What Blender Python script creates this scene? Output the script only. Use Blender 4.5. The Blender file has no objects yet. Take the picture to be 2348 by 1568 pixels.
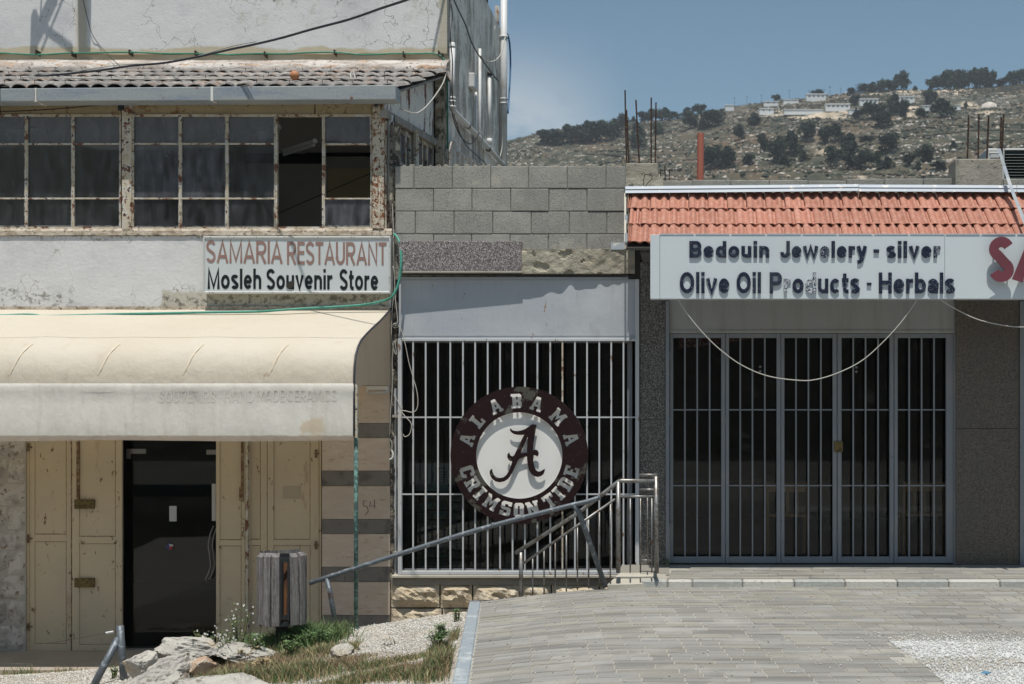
import bpy, bmesh, math, random
import numpy as np
from mathutils import Vector, Matrix, noise as mnoise

S = bpy.context.scene
COL = S.collection
random.seed(7)
RNG = np.random.default_rng(11)

# ------------------------------------------------------------------ camera
D, EYE, K, CX, CY = 13.0, 1.67, 2979.6, 1565.6, 911.1
cam_d = bpy.data.cameras.new("camera")
cam = bpy.data.objects.new("camera", cam_d); COL.objects.link(cam); S.camera = cam
cam.location = (0, -D, EYE); cam.rotation_euler = (math.radians(90), 0, 0)
cam_d.sensor_width = 36; cam_d.lens = 36 * K / 2347
cam_d.shift_x = (1173.5 - CX) / 2347; cam_d.shift_y = (CY - 784) / 2347
cam_d.clip_start = 0.1; cam_d.clip_end = 6000
cam_d.dof.use_dof = True; cam_d.dof.focus_distance = 13.0; cam_d.dof.aperture_fstop = 4.0

# ------------------------------------------------------------------ light
SUN_EL = 72.0
sun_d = bpy.data.lights.new("sun", "SUN"); sun_d.energy = 4.4; sun_d.angle = math.radians(0.53)
sun_d.color = (1.0, 0.95, 0.87)
sun = bpy.data.objects.new("sun", sun_d); COL.objects.link(sun)
sun.location = (0, -20, 40)
ce, se = math.cos(math.radians(SUN_EL)), math.sin(math.radians(SUN_EL))
sun.rotation_euler = Vector((-0.012, ce, -se)).to_track_quat('-Z', 'Y').to_euler()
world = bpy.data.worlds.new("World"); S.world = world; world.use_nodes = True
wt = world.node_tree; wn = wt.nodes; wl = wt.links
for n in list(wn): wn.remove(n)
w_out = wn.new("ShaderNodeOutputWorld"); w_bg = wn.new("ShaderNodeBackground")
sky = wn.new("ShaderNodeTexSky"); sky.sky_type = 'NISHITA'; sky.sun_disc = False
sky.sun_elevation = math.radians(SUN_EL); sky.sun_rotation = math.radians(180)
sky.altitude = 700; sky.air_density = 1.0; sky.dust_density = 1.0; sky.ozone_density = 1.6
w_bg.inputs[1].default_value = 0.092
tc = wn.new("ShaderNodeTexCoord")
sep = wn.new("ShaderNodeSeparateXYZ"); wl.new(tc.outputs['Generated'], sep.inputs[0])
mp = wn.new("ShaderNodeMapping"); mp.inputs['Scale'].default_value = (1, 1, 2.2); wl.new(tc.outputs['Generated'], mp.inputs[0])
cn = wn.new("ShaderNodeTexNoise"); cn.inputs['Scale'].default_value = 4.6; cn.inputs['Detail'].default_value = 9
cn.inputs['Roughness'].default_value = 0.58; wl.new(mp.outputs[0], cn.inputs['Vector'])
mp.inputs['Location'].default_value = (0.35, 0.2, 0.08)
def wmr(src, a, b, c=0.0, d=1.0):
    m = wn.new("ShaderNodeMapRange"); m.interpolation_type = 'SMOOTHSTEP'
    for i, x in enumerate((a, b, c, d)): m.inputs[i + 1].default_value = x
    wl.new(src, m.inputs[0]); return m.outputs[0]
def wmul(a, b):
    m = wn.new("ShaderNodeMath"); m.operation = 'MULTIPLY'; wl.new(a, m.inputs[0])
    if isinstance(b, float): m.inputs[1].default_value = b
    else: wl.new(b, m.inputs[1])
    return m.outputs[0]
band = wmr(sep.outputs[2], 0.285, 0.17)          # clouds lie low over the horizon
west = wmr(sep.outputs[0], -0.02, -0.13)         # and towards the left of the hill
cl0 = wmul(wmul(wmr(cn.outputs[0], 0.345, 0.50), band), west)
# broken fair weather clouds over the rest of the sky; the patch above the hill stays clear
rest_ = wmr(sep.outputs[1], 0.55, 0.1)
cl1 = wmul(wmul(wmr(cn.outputs[0], 0.50, 0.66), rest_), 0.8)
mxx = wn.new("ShaderNodeMath"); mxx.operation = 'MAXIMUM'; wl.new(cl0, mxx.inputs[0]); wl.new(cl1, mxx.inputs[1]); cl = mxx.outputs[0]
hz = wmul(wmr(sep.outputs[2], 0.30, 0.05), 0.15)
addm = wn.new("ShaderNodeMath"); addm.operation = 'MAXIMUM'; wl.new(cl, addm.inputs[0]); wl.new(hz, addm.inputs[1])
tint = wn.new("ShaderNodeMixRGB"); tint.blend_type = 'MULTIPLY'; tint.inputs[0].default_value = 1.0
tint.inputs[2].default_value = (0.78, 0.96, 0.90, 1); wl.new(sky.outputs[0], tint.inputs[1])
mixc = wn.new("ShaderNodeMixRGB"); mixc.inputs[2].default_value = (6.4, 6.8, 7.1, 1)
wl.new(addm.outputs[0], mixc.inputs[0]); wl.new(tint.outputs[0], mixc.inputs[1])
wl.new(mixc.outputs[0], w_bg.inputs[0]); wl.new(w_bg.outputs[0], w_out.inputs[0])
S.view_settings.view_transform = 'Standard'; S.view_settings.look = 'None'
S.view_settings.exposure = 0.08; S.view_settings.gamma = 1.0; S.view_settings.use_curve_mapping = False
S.cycles.max_bounces = 8; S.cycles.transparent_max_bounces = 12

# ------------------------------------------------------------------ layout helpers
def P(u, v, y=0.0):
    d = D + y
    return Vector(((u - CX) * d / K, y, EYE - (v - CY) * d / K))
def X_(u, y=0.0): return (u - CX) * (D + y) / K
def Z_(v, y=0.0): return EYE - (v - CY) * (D + y) / K
XS = -2.86                                       # plane of the upper building's flank
def SW(u, v, xs=XS):                              # a point on that flank
    d = xs * K / (u - CX)
    return Vector((xs, d - D, EYE - (v - CY) * d / K))

def link(o):
    COL.objects.link(o); return o
def tag(o, label=None, cat=None, group=None, kind=None):
    if label: o['label'] = label
    if cat: o['category'] = cat
    if group: o['group'] = group
    if kind: o['kind'] = kind
    return o
def thing(name, loc, label, cat, group=None):
    o = link(bpy.data.objects.new(name, None)); o.location = loc; o.empty_display_size = 0.2
    return tag(o, label, cat, group)
def wloc(o):
    v = Vector(o.location)
    return v if o.parent is None else Vector((0, 0, 0))
def attach(o, parent):
    if parent is not None:
        o.parent = parent
        if parent.parent is None and parent.type == 'EMPTY':
            o.matrix_parent_inverse = Matrix.Translation(-Vector(parent.location))
    return o

class MB:
    def __init__(s): s.v = []; s.f = []; s.m = []
    def _add(s, vs, fs, mi=0):
        b = len(s.v); s.v += [tuple(p) for p in vs]
        for f in fs: s.f.append(tuple(i + b for i in f)); s.m.append(mi)
        return s
    def box(s, x0, x1, y0, y1, z0, z1, mi=0):
        if x0 > x1: x0, x1 = x1, x0
        if y0 > y1: y0, y1 = y1, y0
        if z0 > z1: z0, z1 = z1, z0
        vs = [(x0,y0,z0),(x1,y0,z0),(x1,y1,z0),(x0,y1,z0),(x0,y0,z1),(x1,y0,z1),(x1,y1,z1),(x0,y1,z1)]
        return s._add(vs, [(0,3,2,1),(4,5,6,7),(0,1,5,4),(1,2,6,5),(2,3,7,6),(3,0,4,7)], mi)
    def px(s, u0, u1, v0, v1, y, th, mi=0):      # box whose front face lies at depth y
        return s.box(X_(u0, y), X_(u1, y), y, y + th, Z_(v1, y), Z_(v0, y), mi)
    def hexa(s, pts, mi=0):                      # 8 points ordered as in box
        return s._add(pts, [(0,3,2,1),(4,5,6,7),(0,1,5,4),(1,2,6,5),(2,3,7,6),(3,0,4,7)], mi)
    def quad(s, a, b, c, d, mi=0): return s._add([a, b, c, d], [(0,1,2,3)], mi)
    def tube(s, pts, r, n=8, mi=0, caps=True):
        pts = [Vector(p) for p in pts]; rs = r if isinstance(r, (list, tuple)) else [r] * len(pts)
        up = Vector((0.13, 0.21, 0.97)); rings = []
        t0 = (pts[1] - pts[0]).normalized(); a = t0.cross(up)
        if a.length < 0.1: a = t0.cross(Vector((1, 0, 0)))
        a.normalize()
        for i, p in enumerate(pts):
            t = (pts[min(i+1, len(pts)-1)] - pts[max(i-1, 0)]).normalized()
            a = (a - t * a.dot(t)).normalized(); b = t.cross(a)
            rings.append([p + (a * math.cos(2*math.pi*k/n) + b * math.sin(2*math.pi*k/n)) * rs[i] for k in range(n)])
        vs = [q for rg in rings for q in rg]; fs = []
        for i in range(len(pts) - 1):
            for k in range(n):
                k2 = (k + 1) % n; fs.append((i*n+k, i*n+k2, (i+1)*n+k2, (i+1)*n+k))
        if caps: fs.append(tuple(reversed(range(n)))); fs.append(tuple(range((len(pts)-1)*n, len(pts)*n)))
        return s._add(vs, fs, mi)
    def prism(s, poly, y0, y1, mi=0):            # poly: list of (x, z)
        n = len(poly); vs = [(x, y0, z) for x, z in poly] + [(x, y1, z) for x, z in poly]
        fs = [tuple(range(n)), tuple(reversed(range(n, 2*n)))]
        for i in range(n): j = (i+1) % n; fs.append((j, i, i+n, j+n))
        return s._add(vs, fs, mi)
    def ball(s, c, r, n=12, m=8, mi=0, sq=(1,1,1)):
        vs = []; fs = []
        for j in range(m + 1):
            t = math.pi * j / m
            for i in range(n):
                p = 2*math.pi*i/n
                vs.append((c[0]+r*sq[0]*math.sin(t)*math.cos(p), c[1]+r*sq[1]*math.sin(t)*math.sin(p), c[2]+r*sq[2]*math.cos(t)))
        for j in range(m):
            for i in range(n):
                i2 = (i+1) % n; fs.append((j*n+i, (j+1)*n+i, (j+1)*n+i2, j*n+i2))
        return s._add(vs, fs, mi)
    def mesh(s, name, mats, smooth=False):
        me = bpy.data.meshes.new(name); me.from_pydata(s.v, [], s.f)
        for m in (mats if isinstance(mats, (list, tuple)) else [mats]): me.materials.append(m)
        if any(s.m): me.polygons.foreach_set('material_index', s.m)
        bm = bmesh.new(); bm.from_mesh(me); bmesh.ops.recalc_face_normals(bm, faces=bm.faces); bm.to_mesh(me); bm.free()
        if smooth: me.polygons.foreach_set('use_smooth', [True] * len(me.polygons))
        me.update(); return me
    def build(s, name, mats, parent=None, smooth=False, bevel=0.0, seg=1):
        o = link(bpy.data.objects.new(name, s.mesh(name, mats, smooth)))
        attach(o, parent)
        if bevel:
            b = o.modifiers.new("bevel", 'BEVEL'); b.width = bevel; b.segments = seg; b.limit_method = 'ANGLE'; b.angle_limit = 0.7
        return o
def raw(name, verts, faces, mats, parent=None, smooth=False, midx=None):
    me = bpy.data.meshes.new(name); me.from_pydata([tuple(v) for v in verts], [], faces)
    for m in (mats if isinstance(mats, (list, tuple)) else [mats]): me.materials.append(m)
    if midx is not None: me.polygons.foreach_set('material_index', midx)
    if smooth: me.polygons.foreach_set('use_smooth', [True] * len(me.polygons))
    me.update(); o = link(bpy.data.objects.new(name, me)); attach(o, parent); return o
def npmesh(name, verts, faces, mats, midx=None, smooth=False):   # numpy arrays, faces (n, k)
    me = bpy.data.meshes.new(name); nv = len(verts); nf, k = faces.shape
    me.vertices.add(nv); me.vertices.foreach_set('co', np.asarray(verts, dtype=np.float32).ravel())
    me.loops.add(nf*k); me.loops.foreach_set('vertex_index', faces.astype(np.int32).ravel())
    me.polygons.add(nf); me.polygons.foreach_set('loop_start', np.arange(0, nf*k, k, dtype=np.int32))
    for m in (mats if isinstance(mats, (list, tuple)) else [mats]): me.materials.append(m)
    if midx is not None: me.polygons.foreach_set('material_index', midx.astype(np.int32))
    if smooth: me.polygons.foreach_set('use_smooth', np.ones(nf, dtype=bool))
    me.update(calc_edges=True); return me
def smooth_path(pts, n=6):
    pts = [Vector(p) for p in pts]; out = []
    for i in range(len(pts) - 1):
        p0 = pts[max(i-1, 0)]; p1 = pts[i]; p2 = pts[i+1]; p3 = pts[min(i+2, len(pts)-1)]
        for k in range(n):
            t = k / n
            out.append(0.5*((2*p1)+(p2-p0)*t+(2*p0-5*p1+4*p2-p3)*t*t+(3*p1-p0-3*p2+p3)*t**3))
    out.append(pts[-1]); return out

# ------------------------------------------------------------------ materials
def rgb(c):                                       # sRGB 0..255 triple as linear
    return tuple(((x/255)/12.92 if x/255 <= 0.04045 else (((x/255)+0.055)/1.055)**2.4) for x in c)
def mat(name, col, rough=0.8, metal=0.0, layers=(), bumps=(), rnd=0.0, coord='object', spec=0.5, dist=0.0):
    m = bpy.data.materials.new(name); m.use_nodes = True; nt = m.node_tree; N = nt.nodes; L = nt.links
    bs = N['Principled BSDF']; bs.inputs['Roughness'].default_value = rough; bs.inputs['Metallic'].default_value = metal
    bs.inputs['Specular IOR Level'].default_value = spec
    if coord == 'world': src = N.new("ShaderNodeNewGeometry").outputs['Position']
    else: src = N.new("ShaderNodeTexCoord").outputs['Object']
    if rnd and coord != 'world':
        oi = N.new("ShaderNodeObjectInfo"); cm = N.new("ShaderNodeVectorMath"); cm.operation = 'SCALE'
        cb = N.new("ShaderNodeCombineXYZ")
        for i in range(3): L.new(oi.outputs['Random'], cb.inputs[i])
        L.new(cb.outputs[0], cm.inputs[0]); cm.inputs['Scale'].default_value = 37.0
        ad = N.new("ShaderNodeVectorMath"); L.new(src, ad.inputs[0]); L.new(cm.outputs[0], ad.inputs[1]); src = ad.outputs[0]
    def coords(st):
        if st == (1, 1, 1): return src
        mm = N.new("ShaderNodeMapping"); mm.inputs['Scale'].default_value = st; L.new(src, mm.inputs[0]); return mm.outputs[0]
    def mr(s, a, b, c=0.0, d=1.0):
        r = N.new("ShaderNodeMapRange"); r.interpolation_type = 'SMOOTHSTEP'
        for i, x in enumerate((a, b, c, d)): r.inputs[i+1].default_value = x
        L.new(s, r.inputs[0]); return r.outputs[0]
    def mul(a, b):
        r = N.new("ShaderNodeMath"); r.operation = 'MULTIPLY'; L.new(a, r.inputs[0])
        if isinstance(b, (int, float)): r.inputs[1].default_value = b
        else: L.new(b, r.inputs[1])
        return r.outputs[0]
    def noise(s, det, st, rg=0.6):
        n = N.new("ShaderNodeTexNoise"); n.inputs['Scale'].default_value = s; n.inputs['Detail'].default_value = det
        n.inputs['Roughness'].default_value = rg; n.inputs['Distortion'].default_value = dist; L.new(coords(st), n.inputs['Vector']); return n.outputs[0]
    rgbn = N.new("ShaderNodeRGB"); rgbn.outputs[0].default_value = (*col, 1); cur = rgbn.outputs[0]
    for ly in layers:
        k = ly.get('k', 'noise')
        if k == 'noise':
            mk = mr(noise(ly.get('s', 5), ly.get('d', 6), ly.get('st', (1, 1, 1)), ly.get('rg', 0.6)), ly.get('lo', .45), ly.get('hi', .6))
        elif k == 'voro':
            n = N.new("ShaderNodeTexVoronoi"); n.inputs['Scale'].default_value = ly['s']; L.new(coords(ly.get('st', (1, 1, 1))), n.inputs['Vector'])
            sp = N.new("ShaderNodeSeparateColor"); L.new(n.outputs['Color'], sp.inputs[0]); mk = mr(sp.outputs[0], ly.get('lo', .6), ly.get('hi', .62))
        elif k == 'crack':
            n0 = N.new("ShaderNodeTexNoise"); n0.inputs['Scale'].default_value = ly['s']*2.2; n0.inputs['Detail'].default_value = 5; L.new(src, n0.inputs['Vector'])
            sc = N.new("ShaderNodeVectorMath"); sc.operation = 'SCALE'; sc.inputs['Scale'].default_value = ly.get('wob', .35)/ly['s']*2; L.new(n0.outputs['Color'], sc.inputs[0])
            ad = N.new("ShaderNodeVectorMath"); L.new(coords(ly.get('st', (1, 1, 1))), ad.inputs[0]); L.new(sc.outputs[0], ad.inputs[1])
            n = N.new("ShaderNodeTexVoronoi"); n.feature = 'DISTANCE_TO_EDGE'; n.inputs['Scale'].default_value = ly['s']; L.new(ad.outputs[0], n.inputs['Vector'])
            mk = mul(mr(n.outputs['Distance'], ly.get('w', .02), 0.0), mr(noise(ly.get('ms', 1.2), 3, (1, 1, 1)), ly.get('mlo', .5), ly.get('mhi', .6)))
        else:
            v = N.new("ShaderNodeValue"); v.outputs[0].default_value = 1.0; mk = v.outputs[0]
        if 'box' in ly:                           # a stain with its own place on the wall: x0,x1,z0,z1,softness
            x0, x1, z0, z1, sf = ly['box']; sx = N.new("ShaderNodeSeparateXYZ")
            g = N.new("ShaderNodeNewGeometry"); wob = N.new("ShaderNodeTexNoise"); wob.inputs['Scale'].default_value = ly.get('bs', 6.0); wob.inputs['Detail'].default_value = 6
            L.new(g.outputs['Position'], wob.inputs['Vector'])
            su = N.new("ShaderNodeVectorMath"); su.operation = 'SUBTRACT'; L.new(wob.outputs['Color'], su.inputs[0]); su.inputs[1].default_value = (.5, .5, .5)
            sc = N.new("ShaderNodeVectorMath"); sc.operation = 'SCALE'; sc.inputs['Scale'].default_value = ly.get('ba', .25); L.new(su.outputs[0], sc.inputs[0])
            ad = N.new("ShaderNodeVectorMath"); L.new(g.outputs['Position'], ad.inputs[0]); L.new(sc.outputs[0], ad.inputs[1]); L.new(ad.outputs[0], sx.inputs[0])
            for out, a, b in ((0, x0, x1), (2, z0, z1)):
                mk = mul(mk, mr(sx.outputs[out], a - sf, a + sf)); mk = mul(mk, mr(sx.outputs[out], b + sf, b - sf))
        if 'a' in ly: mk = mul(mk, ly['a'])
        mx = N.new("ShaderNodeMixRGB"); L.new(mk, mx.inputs[0]); L.new(cur, mx.inputs[1]); mx.inputs[2].default_value = (*ly['col'], 1); cur = mx.outputs[0]
    if rnd:
        oi = N.new("ShaderNodeObjectInfo"); r = N.new("ShaderNodeMapRange"); L.new(oi.outputs['Random'], r.inputs[0])
        r.inputs[3].default_value = 1 - rnd; r.inputs[4].default_value = 1 + rnd
        sc = N.new("ShaderNodeVectorMath"); sc.operation = 'SCALE'; L.new(cur, sc.inputs[0]); L.new(r.outputs[0], sc.inputs['Scale']); cur = sc.outputs[0]
    L.new(cur, bs.inputs['Base Color'])
    nrm = None
    for s_, st_, dd in [(b[0], b[1], b[2] if len(b) > 2 else (1, 1, 1)) for b in bumps]:
        b = N.new("ShaderNodeBump"); b.inputs['Strength'].default_value = 1.0; b.inputs['Distance'].default_value = st_
        L.new(noise(s_, 6, dd), b.inputs['Height'])
        if nrm is not None: L.new(nrm, b.inputs['Normal'])
        nrm = b.outputs[0]
    if nrm is not None: L.new(nrm, bs.inputs['Normal'])
    return m
def glass(name, dust=0.03, dcol=(.35, .36, .36), ior=1.45, tint=(.75, .78, .78)):
    m = bpy.data.materials.new(name); m.use_nodes = True; nt = m.node_tree; N = nt.nodes; L = nt.links
    N.remove(N['Principled BSDF']); out = N['Material Output']
    tr = N.new("ShaderNodeBsdfTransparent"); tr.inputs[0].default_value = (*tint, 1)
    gl = N.new("ShaderNodeBsdfGlossy"); gl.inputs['Roughness'].default_value = 0.02
    fr = N.new("ShaderNodeFresnel"); fr.inputs[0].default_value = ior
    df = N.new("ShaderNodeBsdfDiffuse"); df.inputs[0].default_value = (*dcol, 1)
    m1 = N.new("ShaderNodeMixShader"); L.new(fr.outputs[0], m1.inputs[0]); L.new(tr.outputs[0], m1.inputs[1]); L.new(gl.outputs[0], m1.inputs[2])
    tcn = N.new("ShaderNodeNewGeometry"); mm = N.new("ShaderNodeMapping"); mm.inputs['Scale'].default_value = (3, 3, 1); L.new(tcn.outputs['Position'], mm.inputs[0])
    no = N.new("ShaderNodeTexNoise"); no.inputs['Scale'].default_value = 4; no.inputs['Detail'].default_value = 7; L.new(mm.outputs[0], no.inputs['Vector'])
    r = N.new("ShaderNodeMapRange"); L.new(no.outputs[0], r.inputs[0]); r.inputs[1].default_value = .35; r.inputs[2].default_value = .75
    r.inputs[3].default_value = dust*.4; r.inputs[4].default_value = dust*2.2
    m2 = N.new("ShaderNodeMixShader"); L.new(r.outputs[0], m2.inputs[0]); L.new(m1.outputs[0], m2.inputs[1]); L.new(df.outputs[0], m2.inputs[2])
    L.new(m2.outputs[0], out.inputs[0]); return m

RUST = (.10, .032, .014); DRUST = (.045, .018, .012); GRIME = (.10, .09, .07)
zb = lambda v, y=0: Z_(v, y)
M = {}
M['upper_plaster'] = mat("whitewashed plaster", (.66, .66, .655), .9, coord='world', layers=[
    dict(s=1.1, lo=.45, hi=.75, col=(.52, .53, .54)),
    dict(s=3.2, d=10, rg=.78, lo=.54, hi=.60, col=(.42, .39, .32), box=(-6.2, -2.9, 6.35, 7.6, .5), a=.8),
    dict(s=6, d=10, rg=.8, lo=.575, hi=.61, col=(.26, .24, .20), box=(-5.9, -3.2, 6.15, 7.6, .4), a=.55),
    dict(k='crack', s=2.1, w=.011, wob=.5, col=(.16, .145, .12), ms=1.3, mlo=.48, mhi=.56),
    dict(k='crack', s=5.5, w=.014, wob=.6, col=(.2, .18, .15), ms=2.1, mlo=.56, mhi=.62, a=.8),
    dict(k='flat', col=(.50, .44, .32), box=(-20, -2.7, 5.70, 5.905, .022), ba=.16, bs=3.0),
    dict(k='flat', col=(.48, .43, .33), box=(-7.35, -7.22, 5.9, 8.0, .03), ba=.06, bs=8.0, a=.85),
    dict(k='flat', col=(.42, .38, .28), box=(-2.96, -2.80, 5.7, 6.5, .03), ba=.15, a=.8)],
    bumps=[(3.0, .010), (40, .003)])
M['flank_plaster'] = mat("streaked grey plaster", (.80, .78, .73), .95, coord='world', layers=[
    dict(s=2.6, st=(1, .8, .30), d=10, rg=.80, lo=.46, hi=.56, col=(.27, .25, .215), a=.9),
    dict(s=9, st=(1, .8, .35), d=9, rg=.8, lo=.54, hi=.62, col=(.17, .155, .13), a=.8), dict(s=.8, d=4, lo=.5, hi=.7, col=(.40, .37, .31), a=.6),
    dict(s=50, d=4, lo=.52, hi=.6, col=(.66, .64, .60), a=.7)], bumps=[(30, .008), (4, .03)])
M['low_plaster'] = mat("pale grey plaster", (.65, .65, .65), .9, coord='world', layers=[
    dict(s=1.6, lo=.42, hi=.72, col=(.53, .535, .54)),
    dict(k='crack', s=1.5, w=.006, wob=.45, col=(.30, .27, .22), ms=1.1, mlo=.46, mhi=.56, st=(1.4, 1, .6)),
    dict(s=14, st=(1, 1, 1), d=8, rg=.75, lo=.5, hi=.58, col=(.15, .14, .11), box=(-8, X_(172), zb(712), zb(664), .05), a=.75),
    dict(k='flat', col=(.50, .47, .40), box=(X_(372), X_(896), zb(715), zb(667), .02), ba=.12),
    dict(s=13, d=8, rg=.75, lo=.48, hi=.58, col=(.11, .10, .08), box=(X_(372), X_(896), zb(715), zb(674), .05), a=.85),
    dict(s=30, d=5, lo=.5, hi=.6, col=(.25, .22, .17), box=(-8, X_(900), zb(548), zb(538), .015), a=.7)],
    bumps=[(2.2, .013), (28, .004), (90, .0015)])
M['sill'] = mat("weathered cream cement", (.56, .49, .40), .95, coord='world', layers=[
    dict(s=8, lo=.4, hi=.65, col=(.36, .29, .21)), dict(s=30, lo=.55, hi=.63, col=(.2, .16, .12))], bumps=[(18, .02), (60, .006)])
M['ledge'] = mat("stained roof mortar", (.60, .56, .52), .95, coord='world', layers=[
    dict(s=4, st=(.6, 1, 2.6), lo=.42, hi=.62, col=(.38, .33, .29)), dict(s=7, st=(.4, 1, 3), lo=.55, hi=.63, col=(.50, .34, .23)),
    dict(s=18, lo=.56, hi=.64, col=(.17, .15, .13))], bumps=[(12, .03), (50, .008)])
M['rooftile'] = mat("lichen stained clay sheet", (.22, .21, .20), .9, rnd=.2, layers=[
    dict(s=5, st=(1, .5, 1), lo=.5, hi=.66, col=(.33, .21, .14), a=.6), dict(s=22, st=(1, .35, 1), lo=.52, hi=.6, col=(.42, .38, .35), a=.7),
    dict(s=45, lo=.58, hi=.64, col=(.08, .08, .085))], bumps=[(40, .006)])
M['galv'] = mat("galvanised sheet", (.30, .325, .33), .6, .15, coord='world', layers=[
    dict(s=3, st=(.5, 1, 3), lo=.4, hi=.65, col=(.22, .26, .31)), dict(s=70, d=3, lo=.5, hi=.6, col=(.38, .41, .43), a=.5),
    dict(s=9, lo=.66, hi=.7, col=(.16, .07, .04))], bumps=[(30, .002)])
M['peel'] = mat("peeling cream paint over rust", (.50, .44, .33), .75, coord='world', layers=[
    dict(s=11, lo=.46, hi=.6, col=(.58, .56, .51)), dict(s=9, d=9, rg=.75, lo=.535, hi=.57, col=(.16, .055, .025)),
    dict(s=22, d=7, rg=.7, lo=.57, hi=.60, col=(.055, .025, .018))], bumps=[(35, .004)])
M['rustpost'] = mat("rusted cream post", (.52, .47, .38), .8, coord='world', layers=[
    dict(s=16, d=9, rg=.75, lo=.50, hi=.55, col=(.20, .075, .025)), dict(s=36, d=6, lo=.56, hi=.6, col=(.05, .02, .012))], bumps=[(40, .004)])
M['fascia'] = mat("yellowed metal fascia", (.42, .34, .21), .7, coord='world', layers=[
    dict(s=8, d=9, rg=.75, lo=.55, hi=.62, col=(.24, .11, .03)), dict(s=30, d=6, rg=.7, lo=.6, hi=.63, col=(.07, .03, .015)),
    dict(s=1.5, lo=.45, hi=.6, col=(.36, .30, .19))], bumps=[(25, .003)])
M['shedsheet'] = mat("white sheet metal with rust runs", (.70, .69, .65), .8, coord='world', layers=[
    dict(s=3.4, st=(1, .9, .42), d=10, rg=.74, lo=.545, hi=.565, col=(.12, .03, .018)),
    dict(s=14, st=(1, .9, .3), d=8, rg=.7, lo=.60, hi=.62, col=(.09, .028, .02))], bumps=[(20, .003)])
M['oldwood'] = mat("grey weathered frame", (.30, .29, .27), .85, coord='world', layers=[
    dict(s=18, st=(1, 2, .3), lo=.45, hi=.62, col=(.12, .10, .085)), dict(s=9, lo=.58, hi=.66, col=(.20, .10, .05))], bumps=[(30, .005)])
M['pvc'] = mat("white plastic pipe", (.62, .63, .63), .5, coord='world', layers=[dict(s=9, st=(1, 1, .4), lo=.5, hi=.7, col=(.42, .38, .34), a=.6)])
M['hose'] = mat("green rubber hose", (.035, .20, .135), .5, layers=[dict(s=12, lo=.5, hi=.65, col=(.07, .28, .2))], coord='world')
M['hose_pale'] = mat("sun faded green hose", (.07, .30, .23), .5, layers=[dict(s=9, lo=.45, hi=.7, col=(.03, .19, .13))], coord='world')
M['blackcable'] = mat("black cable", (.018, .02, .026), .5)
M['bluecable'] = mat("blue cable", (.03, .13, .28), .5)
M['greycable'] = mat("pale cable", (.45, .44, .40), .6)
M['awn_top'] = mat("cream awning fabric", (.76, .70, .59), .8, coord='world', layers=[
    dict(s=.9, lo=.4, hi=.7, col=(.73, .66, .54)), dict(s=6, st=(1, 1, .3), lo=.58, hi=.75, col=(.62, .52, .38), a=.5),
    dict(s=14, lo=.42, hi=.6, col=(.30, .11, .03), box=(X_(606, -1.43), X_(617, -1.43), Z_(873, -1.43), Z_(855, -1.43), .02), ba=.09, bs=16)],
    bumps=[(1.2, .05, (1, 1, .7)), (9, .006)])
def translucent(m, w, col):
    nt = m.node_tree; N = nt.nodes; L = nt.links; bs = N['Principled BSDF']; out = N['Material Output']
    t = N.new("ShaderNodeBsdfTranslucent"); t.inputs[0].default_value = (*col, 1); x = N.new("ShaderNodeMixShader"); x.inputs[0].default_value = w
    L.new(bs.outputs[0], x.inputs[1]); L.new(t.outputs[0], x.inputs[2]); L.new(x.outputs[0], out.inputs[0]); return m
M['awn_val'] = mat("white awning valance", (.72, .695, .63), .75, coord='world', layers=[
    dict(s=2.6, st=(1, 1, .25), lo=.42, hi=.7, col=(.64, .62, .56)), dict(s=10, st=(1, 1, .15), lo=.5, hi=.7, col=(.56, .52, .45), a=.5),
    dict(k='flat', col=(.40, .32, .24), box=(-9, -2.9, Z_(1012, -1.46), Z_(998.5, -1.46), .006), ba=.02, bs=9, a=.9),
    dict(s=5, lo=.4, hi=.5, col=(.55, .42, .26), box=(X_(688, -1.46), X_(740, -1.46), Z_(999, -1.46), Z_(960, -1.46), .03), ba=.2, bs=7, a=.6)],
    bumps=[(2.5, .02, (1, 1, .5)), (14, .003)])
M['awn_side'] = mat("beige awning end panel", (.74, .67, .58), .8, coord='world', layers=[dict(s=4, st=(1, 1, .3), lo=.45, hi=.7, col=(.66, .59, .50))], bumps=[(3, .02)])
translucent(M['awn_side'], .5, (.80, .72, .60)); translucent(M['awn_top'], .28, (.70, .58, .40))
M['seamline'] = mat('fabric seam', (.66, .59, .47), .85)
M['piping'] = mat("dark awning piping", (.03, .035, .05), .6)
M['greenpole'] = mat("chipped green pole", (.055, .11, .10), .6, coord='world', layers=[dict(s=28, d=7, lo=.5, hi=.55, col=(.16, .30, .27)), dict(s=20, lo=.62, hi=.66, col=(.12, .07, .04))])
M['doorpaint'] = mat("beige metal door paint", (.58, .48, .33), .6, coord='world', layers=[
    dict(s=1.3, lo=.4, hi=.7, col=(.52, .44, .32)), dict(s=16, st=(1, 1, .5), d=9, rg=.75, lo=.60, hi=.64, col=(.14, .06, .025)),
    dict(s=6, st=(1, 1, .2), lo=.64, hi=.72, col=(.26, .15, .07), a=.5)], bumps=[(5, .006), (60, .0008)])
M['doorrust'] = mat("rusted door seam", (.16, .085, .04), .85, coord='world', layers=[dict(s=25, d=7, lo=.45, hi=.6, col=(.36, .28, .18)), dict(s=50, lo=.55, hi=.6, col=(.05, .025, .015))])
M['brass'] = mat("dull brass lock", (.17, .13, .045), .5, .6, layers=[dict(s=30, lo=.45, hi=.6, col=(.09, .06, .03))])
M['steel'] = mat("brushed steel", (.26, .26, .26), .35, .85, coord='world', layers=[dict(s=20, lo=.5, hi=.65, col=(.25, .25, .25))])
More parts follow.
